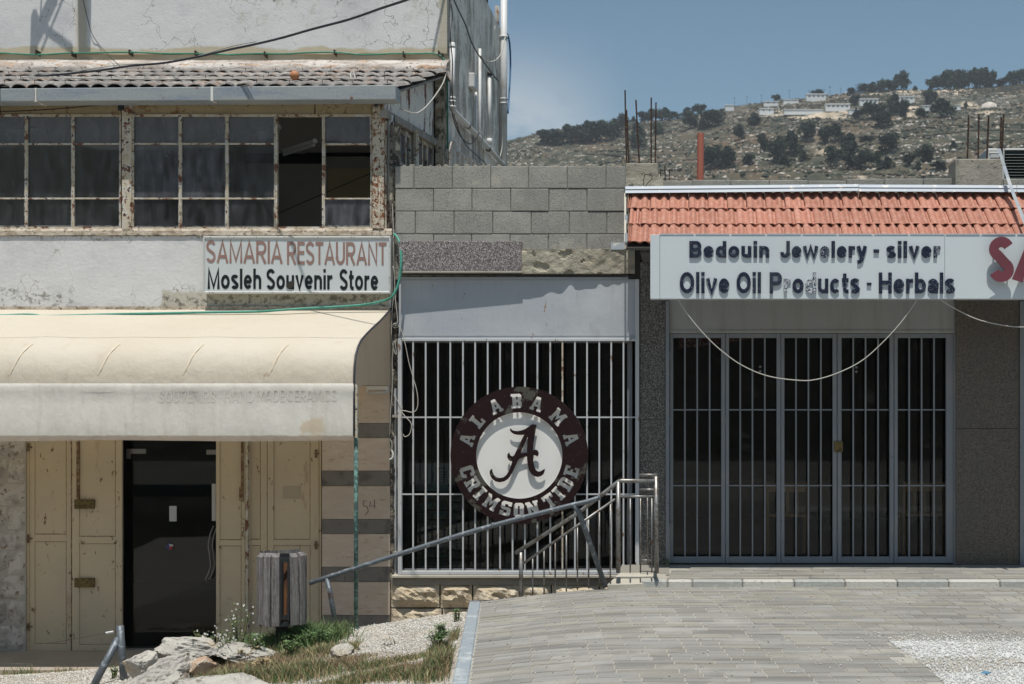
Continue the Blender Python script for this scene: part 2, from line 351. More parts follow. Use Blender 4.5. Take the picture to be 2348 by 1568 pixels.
M['dullsteel'] = mat("weathered grey pipe", (.115, .135, .155), .5, .35, coord='world', layers=[
    dict(s=22, d=8, rg=.7, lo=.56, hi=.62, col=(.30, .33, .36)), dict(s=12, lo=.62, hi=.68, col=(.09, .045, .03))], bumps=[(50, .002)])
M['railsteel'] = mat("stained stainless rail", (.25, .25, .245), .42, .6, coord='world', layers=[
    dict(s=14, d=7, lo=.5, hi=.6, col=(.16, .14, .12)), dict(s=30, lo=.6, hi=.66, col=(.17, .08, .04))])
M['stonepale'] = mat("pink cream stone slab", (.58, .47, .37), .75, rnd=.06, layers=[
    dict(s=6, st=(1, 1, 3), d=8, lo=.45, hi=.65, col=(.62, .52, .43)), dict(s=11, st=(.7, 1, 2.4), d=8, rg=.7, lo=.56, hi=.68, col=(.33, .21, .12), a=.7)], bumps=[(20, .003)])
M['stonedark'] = mat("dark grey stone slab", (.20, .18, .16), .55, rnd=.08, layers=[dict(s=6, d=8, lo=.45, hi=.7, col=(.11, .10, .09)), dict(s=40, lo=.63, hi=.66, col=(.3, .28, .25), a=.5)])
M['wallstone'] = mat("pale cut stone", (.55, .51, .46), .9, rnd=.07, layers=[dict(s=7, d=8, lo=.45, hi=.65, col=(.33, .30, .27)), dict(s=15, d=8, lo=.58, hi=.64, col=(.22, .17, .12))], bumps=[(9, .02), (40, .006)])
M['joint'] = mat("grey mortar", (.25, .235, .205), .95, coord='world', bumps=[(40, .01)])
M['darkjoint'] = mat("dark recess", (.035, .032, .028), .95)
M['block'] = mat("concrete block", (.345, .34, .31), .97, rnd=.07, layers=[
    dict(s=150, d=2, lo=.42, hi=.6, col=(.21, .207, .19)), dict(s=2.5, d=4, lo=.4, hi=.7, col=(.39, .385, .35), a=.6), dict(s=3.5, d=9, rg=.7, lo=.60, hi=.64, col=(.42, .40, .34), a=.6), dict(s=2, st=(2, 2, .5), d=8, lo=.56, hi=.7, col=(.24, .235, .215), a=.7),
    dict(s=90, d=2, lo=.64, hi=.68, col=(.08, .08, .078))], bumps=[(110, .006), (45, .004)])
M['mortar'] = mat("crumbling mortar", (.36, .335, .265), .95, coord='world', layers=[
    dict(s=4.5, d=8, lo=.45, hi=.65, col=(.28, .26, .21)), dict(s=3.8, d=9, rg=.62, lo=.60, hi=.615, col=(.13, .12, .095)),
    dict(s=9, st=(1, 1, 2), lo=.63, hi=.66, col=(.36, .25, .18), a=.7)], bumps=[(7, .04), (45, .008)])
M['blockmortar'] = mat("block wall mortar", (.27, .265, .24), .97, coord='world', layers=[dict(s=20, lo=.5, hi=.6, col=(.16, .155, .14))], bumps=[(60, .01)])
M['terrazzo'] = mat("dark speckled stone slab", (.052, .048, .046), .45, coord='world', layers=[
    dict(k='voro', s=105, lo=.58, hi=.6, col=(.13, .12, .11)), dict(k='voro', s=140, lo=.80, hi=.82, col=(.26, .25, .23))])
M['pinkterrazzo'] = mat("pink grey speckled slab", (.13, .10, .105), .55, coord='world', layers=[
    dict(k='voro', s=120, lo=.5, hi=.52, col=(.24, .21, .21)), dict(k='voro', s=150, lo=.78, hi=.8, col=(.46, .45, .44)), dict(k='voro', s=130, st=(1.3, 1, 1), lo=.84, hi=.86, col=(.03, .03, .03))])
M['brownterrazzo'] = mat("brown speckled stone slab", (.10, .082, .064), .5, coord='world', layers=[
    dict(k='voro', s=110, lo=.5, hi=.52, col=(.15, .125, .10)), dict(k='voro', s=140, lo=.80, hi=.82, col=(.05, .045, .04)), dict(s=1.2, lo=.45, hi=.7, col=(.09, .085, .085), a=.5)])
M['panel'] = mat("blue grey painted metal", (.40, .43, .47), .42, coord='world', layers=[
    dict(s=1.6, d=7, lo=.42, hi=.7, col=(.47, .50, .53)), dict(s=5, st=(1, 1, .4), lo=.55, hi=.75, col=(.36, .38, .41)),
    dict(s=5, st=(1.5, 1, .8), d=6, lo=.66, hi=.67, col=(.30, .22, .17)), dict(s=4, st=(3, 1, .25), d=8, lo=.56, hi=.70, col=(.33, .345, .36), a=.6)], bumps=[(1.4, .012), (60, .0012)])
M['greypaint'] = mat("grey painted metal", (.36, .37, .37), .5, coord='world', layers=[
    dict(s=12, st=(1, 1, .08), lo=.45, hi=.7, col=(.31, .31, .30)), dict(s=30, lo=.68, hi=.7, col=(.2, .13, .08))], bumps=[(30, .001)])
M['barpaint'] = mat("silver painted bar", (.50, .52, .54), .5, .0, coord='world', layers=[dict(s=25, st=(1, 1, .3), d=6, lo=.62, hi=.67, col=(.20, .12, .07))])
M['doorbar'] = mat("blue grey door frame paint", (.22, .24, .265), .45, .1, coord='world', layers=[dict(s=20, lo=.66, hi=.7, col=(.12, .09, .07)), dict(s=3, lo=.45, hi=.7, col=(.27, .27, .28))])
M['maroon'] = mat("flaking maroon plate", (.016, .005, .006), .6, spec=.2, coord='world', layers=[
    dict(s=4.2, d=10, rg=.66, lo=.575, hi=.60, col=(.085, .085, .07), a=.85), dict(s=60, d=4, lo=.66, hi=.7, col=(.1, .1, .09))])
M['discwhite'] = mat("dirty white disc", (.78, .78, .76), .6, coord='world', layers=[dict(s=3, lo=.45, hi=.7, col=(.74, .735, .71))])
M['cutedge'] = mat("cream cut edge", (.55, .50, .40), .7)
M['clay'] = mat("terracotta roof tile", (.40, .175, .12), .8, rnd=.10, layers=[dict(s=18, d=7, lo=.45, hi=.65, col=(.47, .24, .18)), dict(s=9, lo=.60, hi=.72, col=(.29, .12, .085))], bumps=[(60, .0015)])
M['flash'] = mat("pale metal flashing", (.46, .51, .56), .6, .1, coord='world', layers=[dict(s=6, st=(.4, 1, 3), lo=.45, hi=.65, col=(.42, .47, .54)), dict(s=9, lo=.62, hi=.66, col=(.75, .73, .68))])
M['concrete'] = mat("raw concrete", (.31, .285, .235), .95, coord='world', layers=[dict(s=7, d=8, lo=.45, hi=.65, col=(.24, .225, .19)), dict(s=30, lo=.62, hi=.66, col=(.1, .09, .08))], bumps=[(14, .015), (60, .006)])
M['rebar'] = mat("rusty rebar", (.035, .018, .014), .9, layers=[dict(s=60, lo=.55, hi=.65, col=(.16, .10, .05))])
M['orangepipe'] = mat("terracotta plastic pipe", (.40, .13, .085), .6, coord='world', layers=[dict(s=3, lo=.4, hi=.7, col=(.36, .12, .085))])
M['signwhite'] = mat("white sign face", (.60, .66, .69), .35, coord='world', layers=[dict(s=.8, lo=.4, hi=.7, col=(.57, .63, .66))])
M['signold'] = mat("old white sign face", (.57, .61, .62), .4, coord='world', layers=[dict(s=1.2, lo=.4, hi=.7, col=(.54, .575, .58))])
M['aluframe'] = mat("pale aluminium frame", (.62, .62, .60), .45, .3, coord='world', layers=[dict(s=20, lo=.6, hi=.68, col=(.35, .32, .28))])
M['navy'] = mat("flaking navy lettering", (.004, .009, .032), .45, coord='world', layers=[
    dict(s=2.5, d=3, lo=.58, hi=.68, col=(.02, .03, .05)), dict(s=130, d=4, rg=.6, lo=.645, hi=.67, col=(.55, .58, .62))])
M['navyhalf'] = mat("partly flaked lettering", (.008, .014, .04), .45, coord='world', layers=[dict(s=110, d=5, rg=.65, lo=.56, hi=.59, col=(.52, .55, .58))])
M['navyworn'] = mat("badly flaked lettering", (.012, .02, .045), .5, coord='world', layers=[dict(s=95, d=5, rg=.65, lo=.47, hi=.51, col=(.50, .53, .56))])
M['blackletter'] = mat("black letter film", (.006, .01, .013), .4)
M['brownletter'] = mat("faded brown letter film", (.27, .165, .14), .5, coord='world', layers=[dict(s=10, lo=.45, hi=.7, col=(.31, .20, .175))])
M['ghost'] = mat("faded awning print", (.64, .615, .555), .8)
M['redletter'] = mat("dusty maroon letter", (.17, .040, .058), .5, coord='world', layers=[dict(s=3, lo=.45, hi=.7, col=(.14, .036, .05))])
M['ink'] = mat("marker ink", (.05, .05, .06), .8)
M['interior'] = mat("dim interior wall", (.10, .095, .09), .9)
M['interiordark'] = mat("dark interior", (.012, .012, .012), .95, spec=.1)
M['shedwall'] = mat("shed back wall", (.52, .49, .45), .9, coord='world', layers=[dict(s=.9, lo=.45, hi=.6, col=(.42, .40, .37))])
M['beigeboard'] = mat("beige board", (.62, .52, .30), .8)
M['lampwhite'] = mat("white lamp housing", (.62, .63, .62), .5)
M['woodgrey'] = mat("silvered timber", (.20, .19, .185), .9, rnd=.12, layers=[
    dict(s=9, st=(6, 6, .5), d=8, lo=.42, hi=.6, col=(.115, .105, .10)), dict(s=30, st=(5, 5, .6), lo=.55, hi=.65, col=(.30, .29, .28))], bumps=[(30, .006, (4, 4, .4))])
M['woodbrown'] = mat("brown timber", (.19, .085, .035), .7, coord='world', layers=[dict(s=10, st=(4, 4, .5), lo=.45, hi=.6, col=(.09, .04, .02))])
M['chairwood'] = mat("light chair wood", (.36, .19, .085), .6)
M['darkmetal'] = mat("dark bin metal", (.035, .038, .042), .6, .4)
M['basestone'] = mat("rough honey limestone", (.50, .42, .30), .95, rnd=.10, layers=[dict(s=6, d=9, lo=.42, hi=.62, col=(.56, .495, .39)), dict(s=10, d=9, rg=.7, lo=.58, hi=.66, col=(.33, .24, .14)), dict(s=4, lo=.60, hi=.7, col=(.36, .33, .28), a=.6)], bumps=[(6, .05), (22, .02), (80, .004)])
M['rock'] = mat("pale limestone boulder", (.46, .44, .395), .95, rnd=.08, layers=[dict(s=3.5, d=9, lo=.45, hi=.62, col=(.36, .34, .31)), dict(s=8, d=8, rg=.7, lo=.58, hi=.66, col=(.20, .17, .14)), dict(s=5, lo=.6, hi=.7, col=(.44, .35, .25))], bumps=[(5, .05), (25, .015)])
M['paver'] = [mat("paver " + n, c, .85, rnd=.11, layers=[dict(s=1.6, st=(.5, 6, 1), d=8, lo=.44, hi=.60, col=tuple(x*.76 for x in c)), dict(s=.55, d=8, lo=.52, hi=.7, col=tuple(x*.84 for x in c)), dict(s=60, d=3, lo=.62, hi=.67, col=tuple(x*.6 for x in c), a=.6), dict(s=2, lo=.5, hi=.7, col=(.39, .375, .335), a=.5)], coord='world', bumps=[(50, .003)])
    for n, c in (("grey", (.272, .264, .243)), ("warm", (.28, .266, .234)), ("dark", (.25, .241, .222)), ("blue", (.29, .285, .27)))]
M['sand'] = mat("pale joint sand", (.385, .365, .32), .95, coord='world', layers=[dict(s=30, lo=.5, hi=.65, col=(.30, .285, .25))], bumps=[(90, .004)])
M['kerbwhite'] = mat("worn white kerb paint", (.50, .49, .45), .85, coord='world', layers=[dict(s=14, d=8, rg=.7, lo=.55, hi=.62, col=(.36, .34, .30))], bumps=[(40, .006)])
M['kerbgrey'] = mat("worn blue grey kerb paint", (.36, .37, .352), .85, coord='world', layers=[dict(s=14, d=8, rg=.7, lo=.52, hi=.60, col=(.42, .43, .40))], bumps=[(40, .006)])
M['edgepaint'] = mat("blue grey painted kerb", (.27, .31, .34), .8, coord='world', layers=[dict(s=5, d=8, lo=.5, hi=.66, col=(.42, .45, .46)), dict(s=30, lo=.6, hi=.66, col=(.15, .15, .14))], bumps=[(40, .004)])
M['slab'] = mat("cream concrete landing", (.46, .435, .37), .9, coord='world', layers=[dict(s=5, lo=.45, hi=.7, col=(.40, .375, .32))], bumps=[(30, .004)])
M['porch'] = mat("beige porch floor", (.36, .31, .255), .9, coord='world', layers=[dict(s=3, lo=.45, hi=.7, col=(.31, .27, .22))])
M['gravel'] = mat("crushed limestone", (.56, .53, .48), .95, coord='world', layers=[
    dict(s=60, d=4, lo=.42, hi=.6, col=(.42, .395, .35)), dict(s=5, d=6, lo=.45, hi=.65, col=(.52, .46, .37))], bumps=[(55, .02), (8, .05)])
M['chip'] = mat("white limestone chips", (.62, .60, .56), .95, coord='world', layers=[dict(s=18, lo=.45, hi=.6, col=(.52, .49, .44))])
M['chipblue'] = mat("white blue grey chips", (.58, .59, .58), .95, coord='world', layers=[dict(s=18, lo=.45, hi=.6, col=(.48, .48, .47))])
M['soil'] = mat("dry brown soil", (.20, .145, .09), .95, coord='world', layers=[dict(s=12, lo=.45, hi=.6, col=(.30, .25, .18))], bumps=[(30, .02)])
M['grassg'] = mat("green grass blades", (.085, .135, .045), .7, coord='world', layers=[dict(s=5, lo=.45, hi=.65, col=(.15, .19, .06))])
M['grassd'] = mat("dry grass blades", (.31, .225, .13), .8, coord='world', layers=[dict(s=5, lo=.45, hi=.65, col=(.40, .33, .19))])
M['leaf'] = mat("weed leaves", (.08, .15, .055), .6, coord='world', layers=[dict(s=14, lo=.45, hi=.6, col=(.13, .20, .07))])
M['petal'] = mat("white petals", (.72, .72, .68), .7)
M['stem'] = mat("dry weed stems", (.17, .17, .08), .8)
M['glassdirty'] = glass("dusty shed glass", .075, (.30, .32, .35))
M['glassfilm'] = glass("filmed shed glass", .24, (.22, .23, .26))
M['shopglass'] = glass("shop window glass", .004, ior=1.36)
M['treeleaf'] = mat("dark pine foliage", (.018, .032, .020), .9, rnd=.25, layers=[dict(s=.8, lo=.45, hi=.65, col=(.038, .058, .032))])
M['trunk'] = mat("pine bark", (.07, .055, .045), .9)
M['house'] = mat("white caravan wall", (.62, .64, .64), .7, rnd=.08)
M['houseroof'] = mat("white caravan roof", (.66, .66, .65), .7)
M['housewin'] = mat("small dark window", (.05, .06, .07), .3)
M['teal'] = mat("teal glazed print", (.02, .13, .17), .5, coord='world', layers=[dict(s=30, d=4, lo=.48, hi=.56, col=(.16, .30, .30))])
M['cards'] = mat("teal souvenir card", (.02, .075, .10), .5, rnd=.6, layers=[dict(s=22, lo=.45, hi=.6, col=(.10, .16, .13))])
M['redcloth'] = mat("red woven cloth", (.16, .012, .018), .9, coord='world', layers=[dict(k='voro', s=70, lo=.7, hi=.72, col=(.3, .2, .18))])
M['acgrey'] = mat("white unit casing", (.52, .53, .52), .6, coord='world')
M['acdark'] = mat("dark green louvre", (.012, .028, .026), .4)
M['ballclay'] = mat("orange ball", (.45, .20, .09), .7)

def piece(name, me, loc, parent, rot=(0, 0, 0), sc=(1, 1, 1)):
    o = link(bpy.data.objects.new(name, me)); o.location = loc; o.rotation_euler = rot; o.scale = sc
    attach(o, parent); return o
def sstep(t): t = max(0.0, min(1.0, t)); return t*t*(3-2*t)
def interp(x, xs, ys): return float(np.interp(x, xs, ys))

# ================================================================== GROUND
GX = [-9, -6.2, -5.2, -4.5, -4.07, -3.26, -2.5, -1.9, 0]
GZ = [-.90, -.87, -.79, -.65, -.575, -.435, -.345, -.245, -.22]
def zG(x, y):
    pl = interp(x, GX, GZ)
    pl += 0.035 * mnoise.noise(Vector((x*1.3, y*1.3, 0)))
    t = sstep((y + 1.3) / 0.8)
    z = pl * (1 - t) + (-0.95) * t
    if y < -6: k = sstep((-6 - y) / 8); z = z*(1-k) + (-0.35)*k
    return z
def zP(x, y):
    q = -.7 - x; z = -.065 - .11*(max(0.0, q) if abs(q) > .5 else (q+.5)**2/2)
    return z + 0.006*mnoise.noise(Vector((x*.7, y*.7, 3)))
def plaza_left(y):                                # left edge of the paved square
    return -1.9 + (-1.1 - y) * 0.134
def zfar(x, y):
    # the rest of the land: flat street side, a bank across the street, gentle fall behind the shops
    z = -0.35
    if y < -24: z += 15 * sstep((-24 - y) / 30) + 0.8*mnoise.noise(Vector((x*.2, y*.2, 0)))
    if y > 7: z = -1.4 - 3*sstep((y-7)/60)
    return z
# fine gravel sheet in front of the restaurant
xs = np.linspace(-9, plaza_left(-1.1) + .6, 130); ys = np.linspace(-9, -.3, 150)
vs = [(x, y, zG(x, y)) for y in ys for x in xs]
nx = len(xs); fs = [(j*nx+i, j*nx+i+1, (j+1)*nx+i+1, (j+1)*nx+i) for j in range(len(ys)-1) for i in range(nx-1)]
o = raw("gravel_ground", vs, fs, M['gravel'], smooth=True); tag(o, "sloping ground of pale crushed limestone below the restaurant", kind='structure')
xs = np.linspace(-70, 70, 60); ys = np.concatenate([np.linspace(-90, -9.5, 50), np.linspace(-9, 7, 8), np.linspace(8, 120, 20)])
vs = [(x, y, zfar(x, y) - (.75 if -9.2 < y < 7.5 else .06)) for y in ys for x in xs]
nx = len(xs); fs = [(j*nx+i, j*nx+i+1, (j+1)*nx+i+1, (j+1)*nx+i) for j in range(len(ys)-1) for i in range(nx-1)]
M['bank'] = mat("scrubby bank", (.075, .07, .05), .95, coord='world', layers=[dict(s=1.2, d=8, lo=.42, hi=.55, col=(.03, .035, .02)), dict(s=.9, d=9, lo=.62, hi=.66, col=(.25, .23, .20))])
o = raw("ground", vs, fs, M['bank'], smooth=True); tag(o, "wide ground round the shops and the bank across the street", kind='structure')

m = MB(); m.box(-60, 60, -24, -14.02, -.6, -.16); m.build
o = m.build("street", mat("pale worn street", (.27, .26, .235), .95, coord='world', layers=[dict(s=.8, d=8, lo=.42, hi=.62, col=(.20, .19, .17))])); tag(o, "pale worn street running past behind the square", kind='structure')
# --- plaza: base sheet of joint sand, pavers on it
plaza = thing("plaza", (0, -3, -.1), None, None); plaza['kind'] = 'structure'; plaza['label'] = "square of pale grey stone pavers before the shops"
xs = np.concatenate([np.linspace(-2.2, 1, 70), np.linspace(1.1, 9, 60)]); ys = np.linspace(-14, -1.08, 110)
vs = []; fs = []
for y in ys:
    for x in xs:
        xx = max(x, plaza_left(y)); vs.append((xx, y, zP(xx, y) - .004))
nx = len(xs); fs = [(j*nx+i, j*nx+i+1, (j+1)*nx+i+1, (j+1)*nx+i) for j in range(len(ys)-1) for i in range(nx-1)]
raw("joint_bed", vs, fs, M['sand'], plaza)
# skirt of the plaza edge
m = MB()
for y0, y1 in zip(np.linspace(-9, -1.08, 12)[:-1], np.linspace(-9, -1.08, 12)[1:]):
    a, b = plaza_left(y0), plaza_left(y1)
    m.quad((a, y0, zP(a, y0)-.008), (b, y1, zP(b, y1)-.008), (b, y1, -1.2), (a, y0, -1.2))
m.box(plaza_left(-1.08), -.2, -1.09, -1.06, -1.3, -.22)
m.build("edge_wall", M['joint'], plaza)
# gravel patch outline at the lower right
GPX = [(1900, 1451), (2025, 1461), (2098, 1510), (2165, 1568), (2200, 1590)]
def pxg(u, v):                                    # ground point at height -0.065 under a sight line
    d = (EYE + .065) * K / (v - CY); return ((u - CX) * d / K, d - D)
gp = [pxg(u, v) for u, v in GPX]; gpy = [p[1] for p in gp][::-1]; gpx = [p[0] for p in gp][::-1]
def in_patch(x, y):
    if y > gpy[-1] - .30: return False
    return x > interp(y, gpy, gpx) + .03*math.sin(y*9) and y > gpy[0] - 6
rows = []
y = -1.12; ri = 0
while y > -8.5:
    dp = .135 + random.uniform(-.02, .02); rows.append((y - dp, y)); y -= dp
    if ri == 0 and y < -2.1: y -= .02; ri = 1
GAP = .006
tiles = []
for ri, (y0, y1) in enumerate(rows):
    ym = (y0 + y1)/2
    x = plaza_left(ym) + .06 - random.choice([0, .13])
    skew = .105
    # main joint lines every .265 m running back, half joints broken at random
    base = x
    c = 0
    while x < 7.6:
        w = .265 if random.random() < .42 else .1325
        if random.random() < .10: w = .40
        x1 = x + w
        if x1 > plaza_left(ym) + .1 and not in_patch((x+x1)/2, ym):
            tiles.append((max(x, plaza_left(ym) + .055), min(x1, 7.6), y0, y1))
        x = x1
def paver_hexa(m, t, mi, z=None):
    x0, x1, y0, y1 = t; g = GAP/2; r = random.uniform(-.001, .001)
    x0 += g*1.5; x1 -= g*1.5; y0 += g*.6; y1 -= g*.6
    def top(x, y): return zP(x, y) + r + random.uniform(-.0006, .0006)
    pts = [(x0, y0, zP(x0, y0)-.02), (x1, y0, zP(x1, y0)-.02), (x1, y1, zP(x1, y1)-.02), (x0, y1, zP(x0, y1)-.02),
           (x0, y0, top(x0, y0)), (x1, y0, top(x1, y0)), (x1, y1, top(x1, y1)), (x0, y1, top(x0, y1))]
    m.hexa(pts, mi)
vis = []
for t in tiles:
    d = D + t[2]; u = CX + (t[0]+t[1])/2*K/d; v = CY + (EYE+.065)*K/d
    if 1040 < u < 2370 and v < 1575: vis.append((-(t[1]-t[0])*(t[3]-t[2])/d**3, t))
vis.sort(key=lambda q: q[0]); near = {id(q[1]) for q in vis[:300]}
mm_ = MB()
for t in tiles:
    mi = random.choices(range(4), (4, 3, 2, 2))[0]
    if id(t) in near:
        m = MB(); paver_hexa(m, t, 0); m.build("paver", M['paver'][mi], plaza)
    else: paver_hexa(mm_, t, mi)
o = mm_.build("paving_field", M['paver'], plaza); tag(o, kind='stuff')
# painted edging strip along the left rim
e0 = -1.1
while e0 > -8:
    e1 = e0 - .5; m = MB(); a0, a1 = plaza_left(e0), plaza_left(e1); z0, z1 = zP(a0, e0)+.012, zP(a1, e1)+.012
    m.hexa([(a1-.055, e1+.004, z1-.25), (a1+.05, e1+.004, z1-.25), (a0+.05, e0-.004, z0-.25), (a0-.055, e0-.004, z0-.25),
            (a1-.055, e1+.004, z1), (a1+.05, e1+.004, z1), (a0+.05, e0-.004, z0), (a0-.055, e0-.004, z0)])
    m.build("edging_stone", M['edgepaint'], plaza, bevel=.01); e0 = e1
# gravel patch
def chips(name, n, sampler, size, mats, label, zoff=0.0, parent=None):
    pts = np.array([sampler() for _ in range(n)])
    oct_ = np.array([(1,0,0),(-1,0,0),(0,1,0),(0,-1,0),(0,0,1),(0,0,-1)], float)
    of = np.array([(0,2,4),(2,1,4),(1,3,4),(3,0,4),(2,0,5),(1,2,5),(3,1,5),(0,3,5)])
    sc = RNG.uniform(.35, 1.0, (n, 3)) * size * RNG.uniform(.5, 1.2, (n, 1)); sc[:, 2] *= .7
    a = RNG.uniform(0, 6.28, n); b = RNG.uniform(-.5, .5, n)
    V = oct_[None]*sc[:, None] * RNG.uniform(.7, 1.3, (n, 6, 1))
    x = V[..., 0]*np.cos(a)[:, None] - V[..., 1]*np.sin(a)[:, None]; y = V[..., 0]*np.sin(a)[:, None] + V[..., 1]*np.cos(a)[:, None]
    z = V[..., 2] + x*b[:, None]
    V = np.stack([x, y, z], -1) + pts[:, None]
    F = (of[None] + 6*np.arange(n)[:, None, None]).reshape(-1, 3)
    mi = None
    if isinstance(mats, list): mi = np.repeat(RNG.integers(0, len(mats), n), 8)
    o = link(bpy.data.objects.new(name, npmesh(name, V.reshape(-1, 3), F, mats, mi)))
    attach(o, parent); return tag(o, label, kind='stuff')
def s_patch():
    while True:
        y = random.uniform(-6.5, gpy[-1] + .15); x = random.uniform(0, 6.8)
        y = random.uniform(-6.5, gpy[-1] + .5); e = y - (gpy[-1] - .25 + .10*mnoise.noise(Vector((x*1.1, 0, 0)))); dx = x - interp(y, gpy, gpx)
        k = 1.0 if e < 0 else max(0, 1 - e/.45)**2
        if dx < 0: k *= .05*math.exp(dx*2.0) if y > -4.5 else .01
        if random.random() < k: return (x, y, zP(x, y) + .004)
m = MB(); ys_ = np.linspace(gpy[0] - 2, gpy[-1] - .30, 24)
for a, b in zip(ys_[:-1], ys_[1:]):
    m.quad((interp(a, gpy, gpx), a, zP(5, a)-.002), (9, a, zP(5, a)-.002), (9, b, zP(5, b)-.002), (interp(b, gpy, gpx), b, zP(5, b)-.002))
tag(m.build("gravel_patch", M['chipblue']), "bed of white blue chippings at the lower right", kind='structure')
chips("loose_chippings", 40000, s_patch, .012, [M['chipblue'], M['chipblue'], M['chip']], "white chippings strewn over the corner of the square")
def s_stray():
    y = random.uniform(-5.2, -1.2); x = random.uniform(plaza_left(y)+.1, 4.2); return (x, y, zP(x, y) + .004)
chips("stray_pebbles", 420, s_stray, .011, [M['chip'], M['joint'], M['gravel']], "stray pebbles lying on the paved square")
def s_gr():
    y = -1.1 - abs(random.gauss(0, 1.6)); x = random.uniform(-6.6, plaza_left(y) - .06); y = max(y, -6); return (x, y, zG(x, y) + .003)
chips("gravel_chips", 42000, s_gr, .013, [M['chip'], M['gravel'], M['chip']], "crushed white stone covering the slope below the restaurant")

# --- sidewalk before the jewellery shop and its kerb
walk = thing("sidewalk", (2, -.5, -.02), None, None); walk['kind'] = 'structure'; walk['label'] = "narrow raised walk at the foot of the jewellery shop"
m = MB(); m.hexa([(-.30, -1.0, -.5), (8, -1.0, -.5), (8, .3, -.5), (-.15, .3, -.5), (-.30, -1.0, -.012), (8, -1.0, -.012), (8, .3, -.012), (-.15, .3, -.012)]); m.build("joint_bed", M['sand'], walk)
yy = -.995
for k in range(8):
    y1 = yy + .118; x = -.2 + random.uniform(0, .3)
    while x < 6.2:
        w = random.choice((.26, .4, .53)); mi = random.choices(range(4), (3, 5, 2, 1))[0]
        m = MB(); m.box(x+.002, x+w-.002, yy+.002, y1-.002, -.03, random.uniform(-.004, -.001)); x += w
        m.build("paver", M['paver'][mi], walk)
    yy = y1
kerb = thing("kerb", (2, -1.06, -.05), None, None); kerb['kind'] = 'structure'; kerb['label'] = "low kerb painted in white and grey lengths"
x = X_(1470, -1.07); white = [1]
edges = [1470, 1530, 1586.5, 1702, 1820, 1936.5, 2056, 2174, 2291, 2409, 2527]
for i in range(len(edges)-1):
    x0, x1 = X_(edges[i], -1.07), X_(edges[i+1], -1.07); m = MB()
    m.box(x0+.003, x1-.003, -1.10, -1.0, -.2, -.006)
    m.build("kerb_stone", M['kerbgrey'] if i % 2 == 0 else M['kerbwhite'], kerb, bevel=.012)
m = MB()
m.hexa([(X_(1393, -1.12), -1.12, -.3), (X_(1480, -1.1), -1.1, -.3), (X_(1512, -.6), -.6, -.3), (X_(1419, -.6), -.6, -.3),
        (X_(1391, -1.12), -1.12, -.035), (X_(1480, -1.1), -1.1, -.025), (X_(1512, -.6), -.6, 0), (X_(1419, -.6), -.6, 0)])
tag(m.build("landing_slab", M['slab'], bevel=.01), "smooth cream concrete landing under the end of the stair rail", kind='structure')
m = MB(); m.box(X_(1425), X_(1535), -.6, .05, -.3, -.006); tag(m.build("landing_floor", M['joint']), "grey cement strip between landing and speckled pillar", kind='structure')
m = MB(); m.box(-9, -4.2, -.84, .3, -1.3, -.87); tag(m.build("porch_floor", M['porch'], bevel=.01), "beige porch floor in front of the restaurant doors", kind='structure')
m = MB(); m.box(-4.2, -2.93, -.3, .3, -1.3, -.88); tag(m.build("porch_end", M['porch']), "end of the porch floor beside the striped pillar", kind='structure')

# ================================================================== FAR HILL
RU = [600, 900, 1165, 1241, 1320, 1423, 1470, 1556, 1631, 1673, 1760, 1893, 1978, 2043, 2135, 2235, 2283, 2347, 2600, 3000, 3400]
RV = [420, 360, 322, 303, 292, 282, 280, 270, 252, 243, 235, 222, 212, 205, 202, 195, 192, 186, 170, 175, 200]
YR = 600.0
rx = [(u - CX)*(D+YR)/K for u in RU]; rz = [EYE + (CY - v)*(D+YR)/K for v in RV]
def zH(x, y):
    # ray-wise x at the ridge keeps the skyline where it belongs
    xr = x * (D + YR) / (D + y) if y < YR else x
    zr = interp(xr, rx, rz)
    t = (y - 90) / (YR - 90)
    if t <= 0: base = -2.0
    elif t <= 1: base = -2 + (zr + 2) * (0.80*t + 0.20*t*t)
    else: base = zr - (y - YR)*.12
    n = mnoise.fractal(Vector((x*.012, y*.012, 1.7)), 1.0, 2.0, 5)
    n2 = mnoise.noise(Vector((x*.02, y*.05, 9)))
    k = sstep(t*3) * (1 - .75*sstep((t - .8)/.2) if t < 1 else .25)
    z = base + 5.0*n*k + 1.6*n2*k
    # terrace steps on the middle slopes
    if 0.2 < t < .93:
        step = 5.5; ph = (z / step) % 1.0
        z += (sstep((ph - .35)/.3) - ph) * step * .38 * min(1, (.93 - t)*8)
    return z
xs = np.linspace(-330, 480, 300); ys = np.concatenate([np.linspace(80, 640, 260), np.linspace(650, 900, 14)])
vs = [(x, y, zH(x, y)) for y in ys for x in xs]
nx = len(xs); fs = [(j*nx+i, j*nx+i+1, (j+1)*nx+i+1, (j+1)*nx+i) for j in range(len(ys)-1) for i in range(nx-1)]
def hill_hit(u, v, y0=140.0, y1=640.0):
    y = y0; prev = None
    while y < y1:
        d = D + y; x = (u-CX)*d/K; zr_ = EYE - (v-CY)*d/K; dz = zH(x, y) - zr_
        if dz >= 0: return Vector((x, y, zH(x, y)))
        y += 2.0
    # nothing met: sit it on the ridge line
    y = YR - 4; d = D + y; x = (u-CX)*d/K; return Vector((x, y, zH(x, y)))
patches = []      # (x, y, rx, ry, strength): bare pale earth
for u, v, a, b in ((2190, 210, 42, 26), (2150, 206, 30, 20), (2070, 212, 40, 12), (2010, 214, 34, 10), (1780, 262, 40, 14), (1850, 268, 50, 16), (1930, 268, 30, 18),
                   (2095, 252, 26, 16), (2075, 262, 18, 14), (2222, 243, 20, 12), (1900, 348, 22, 10), (2260, 262, 40, 6)):
    p = hill_hit(u, v); s = (D + p.y)/K; patches.append((p.x, p.y, a*s, b*s*3.2))
PV = np.array(vs); att = np.zeros(len(vs))
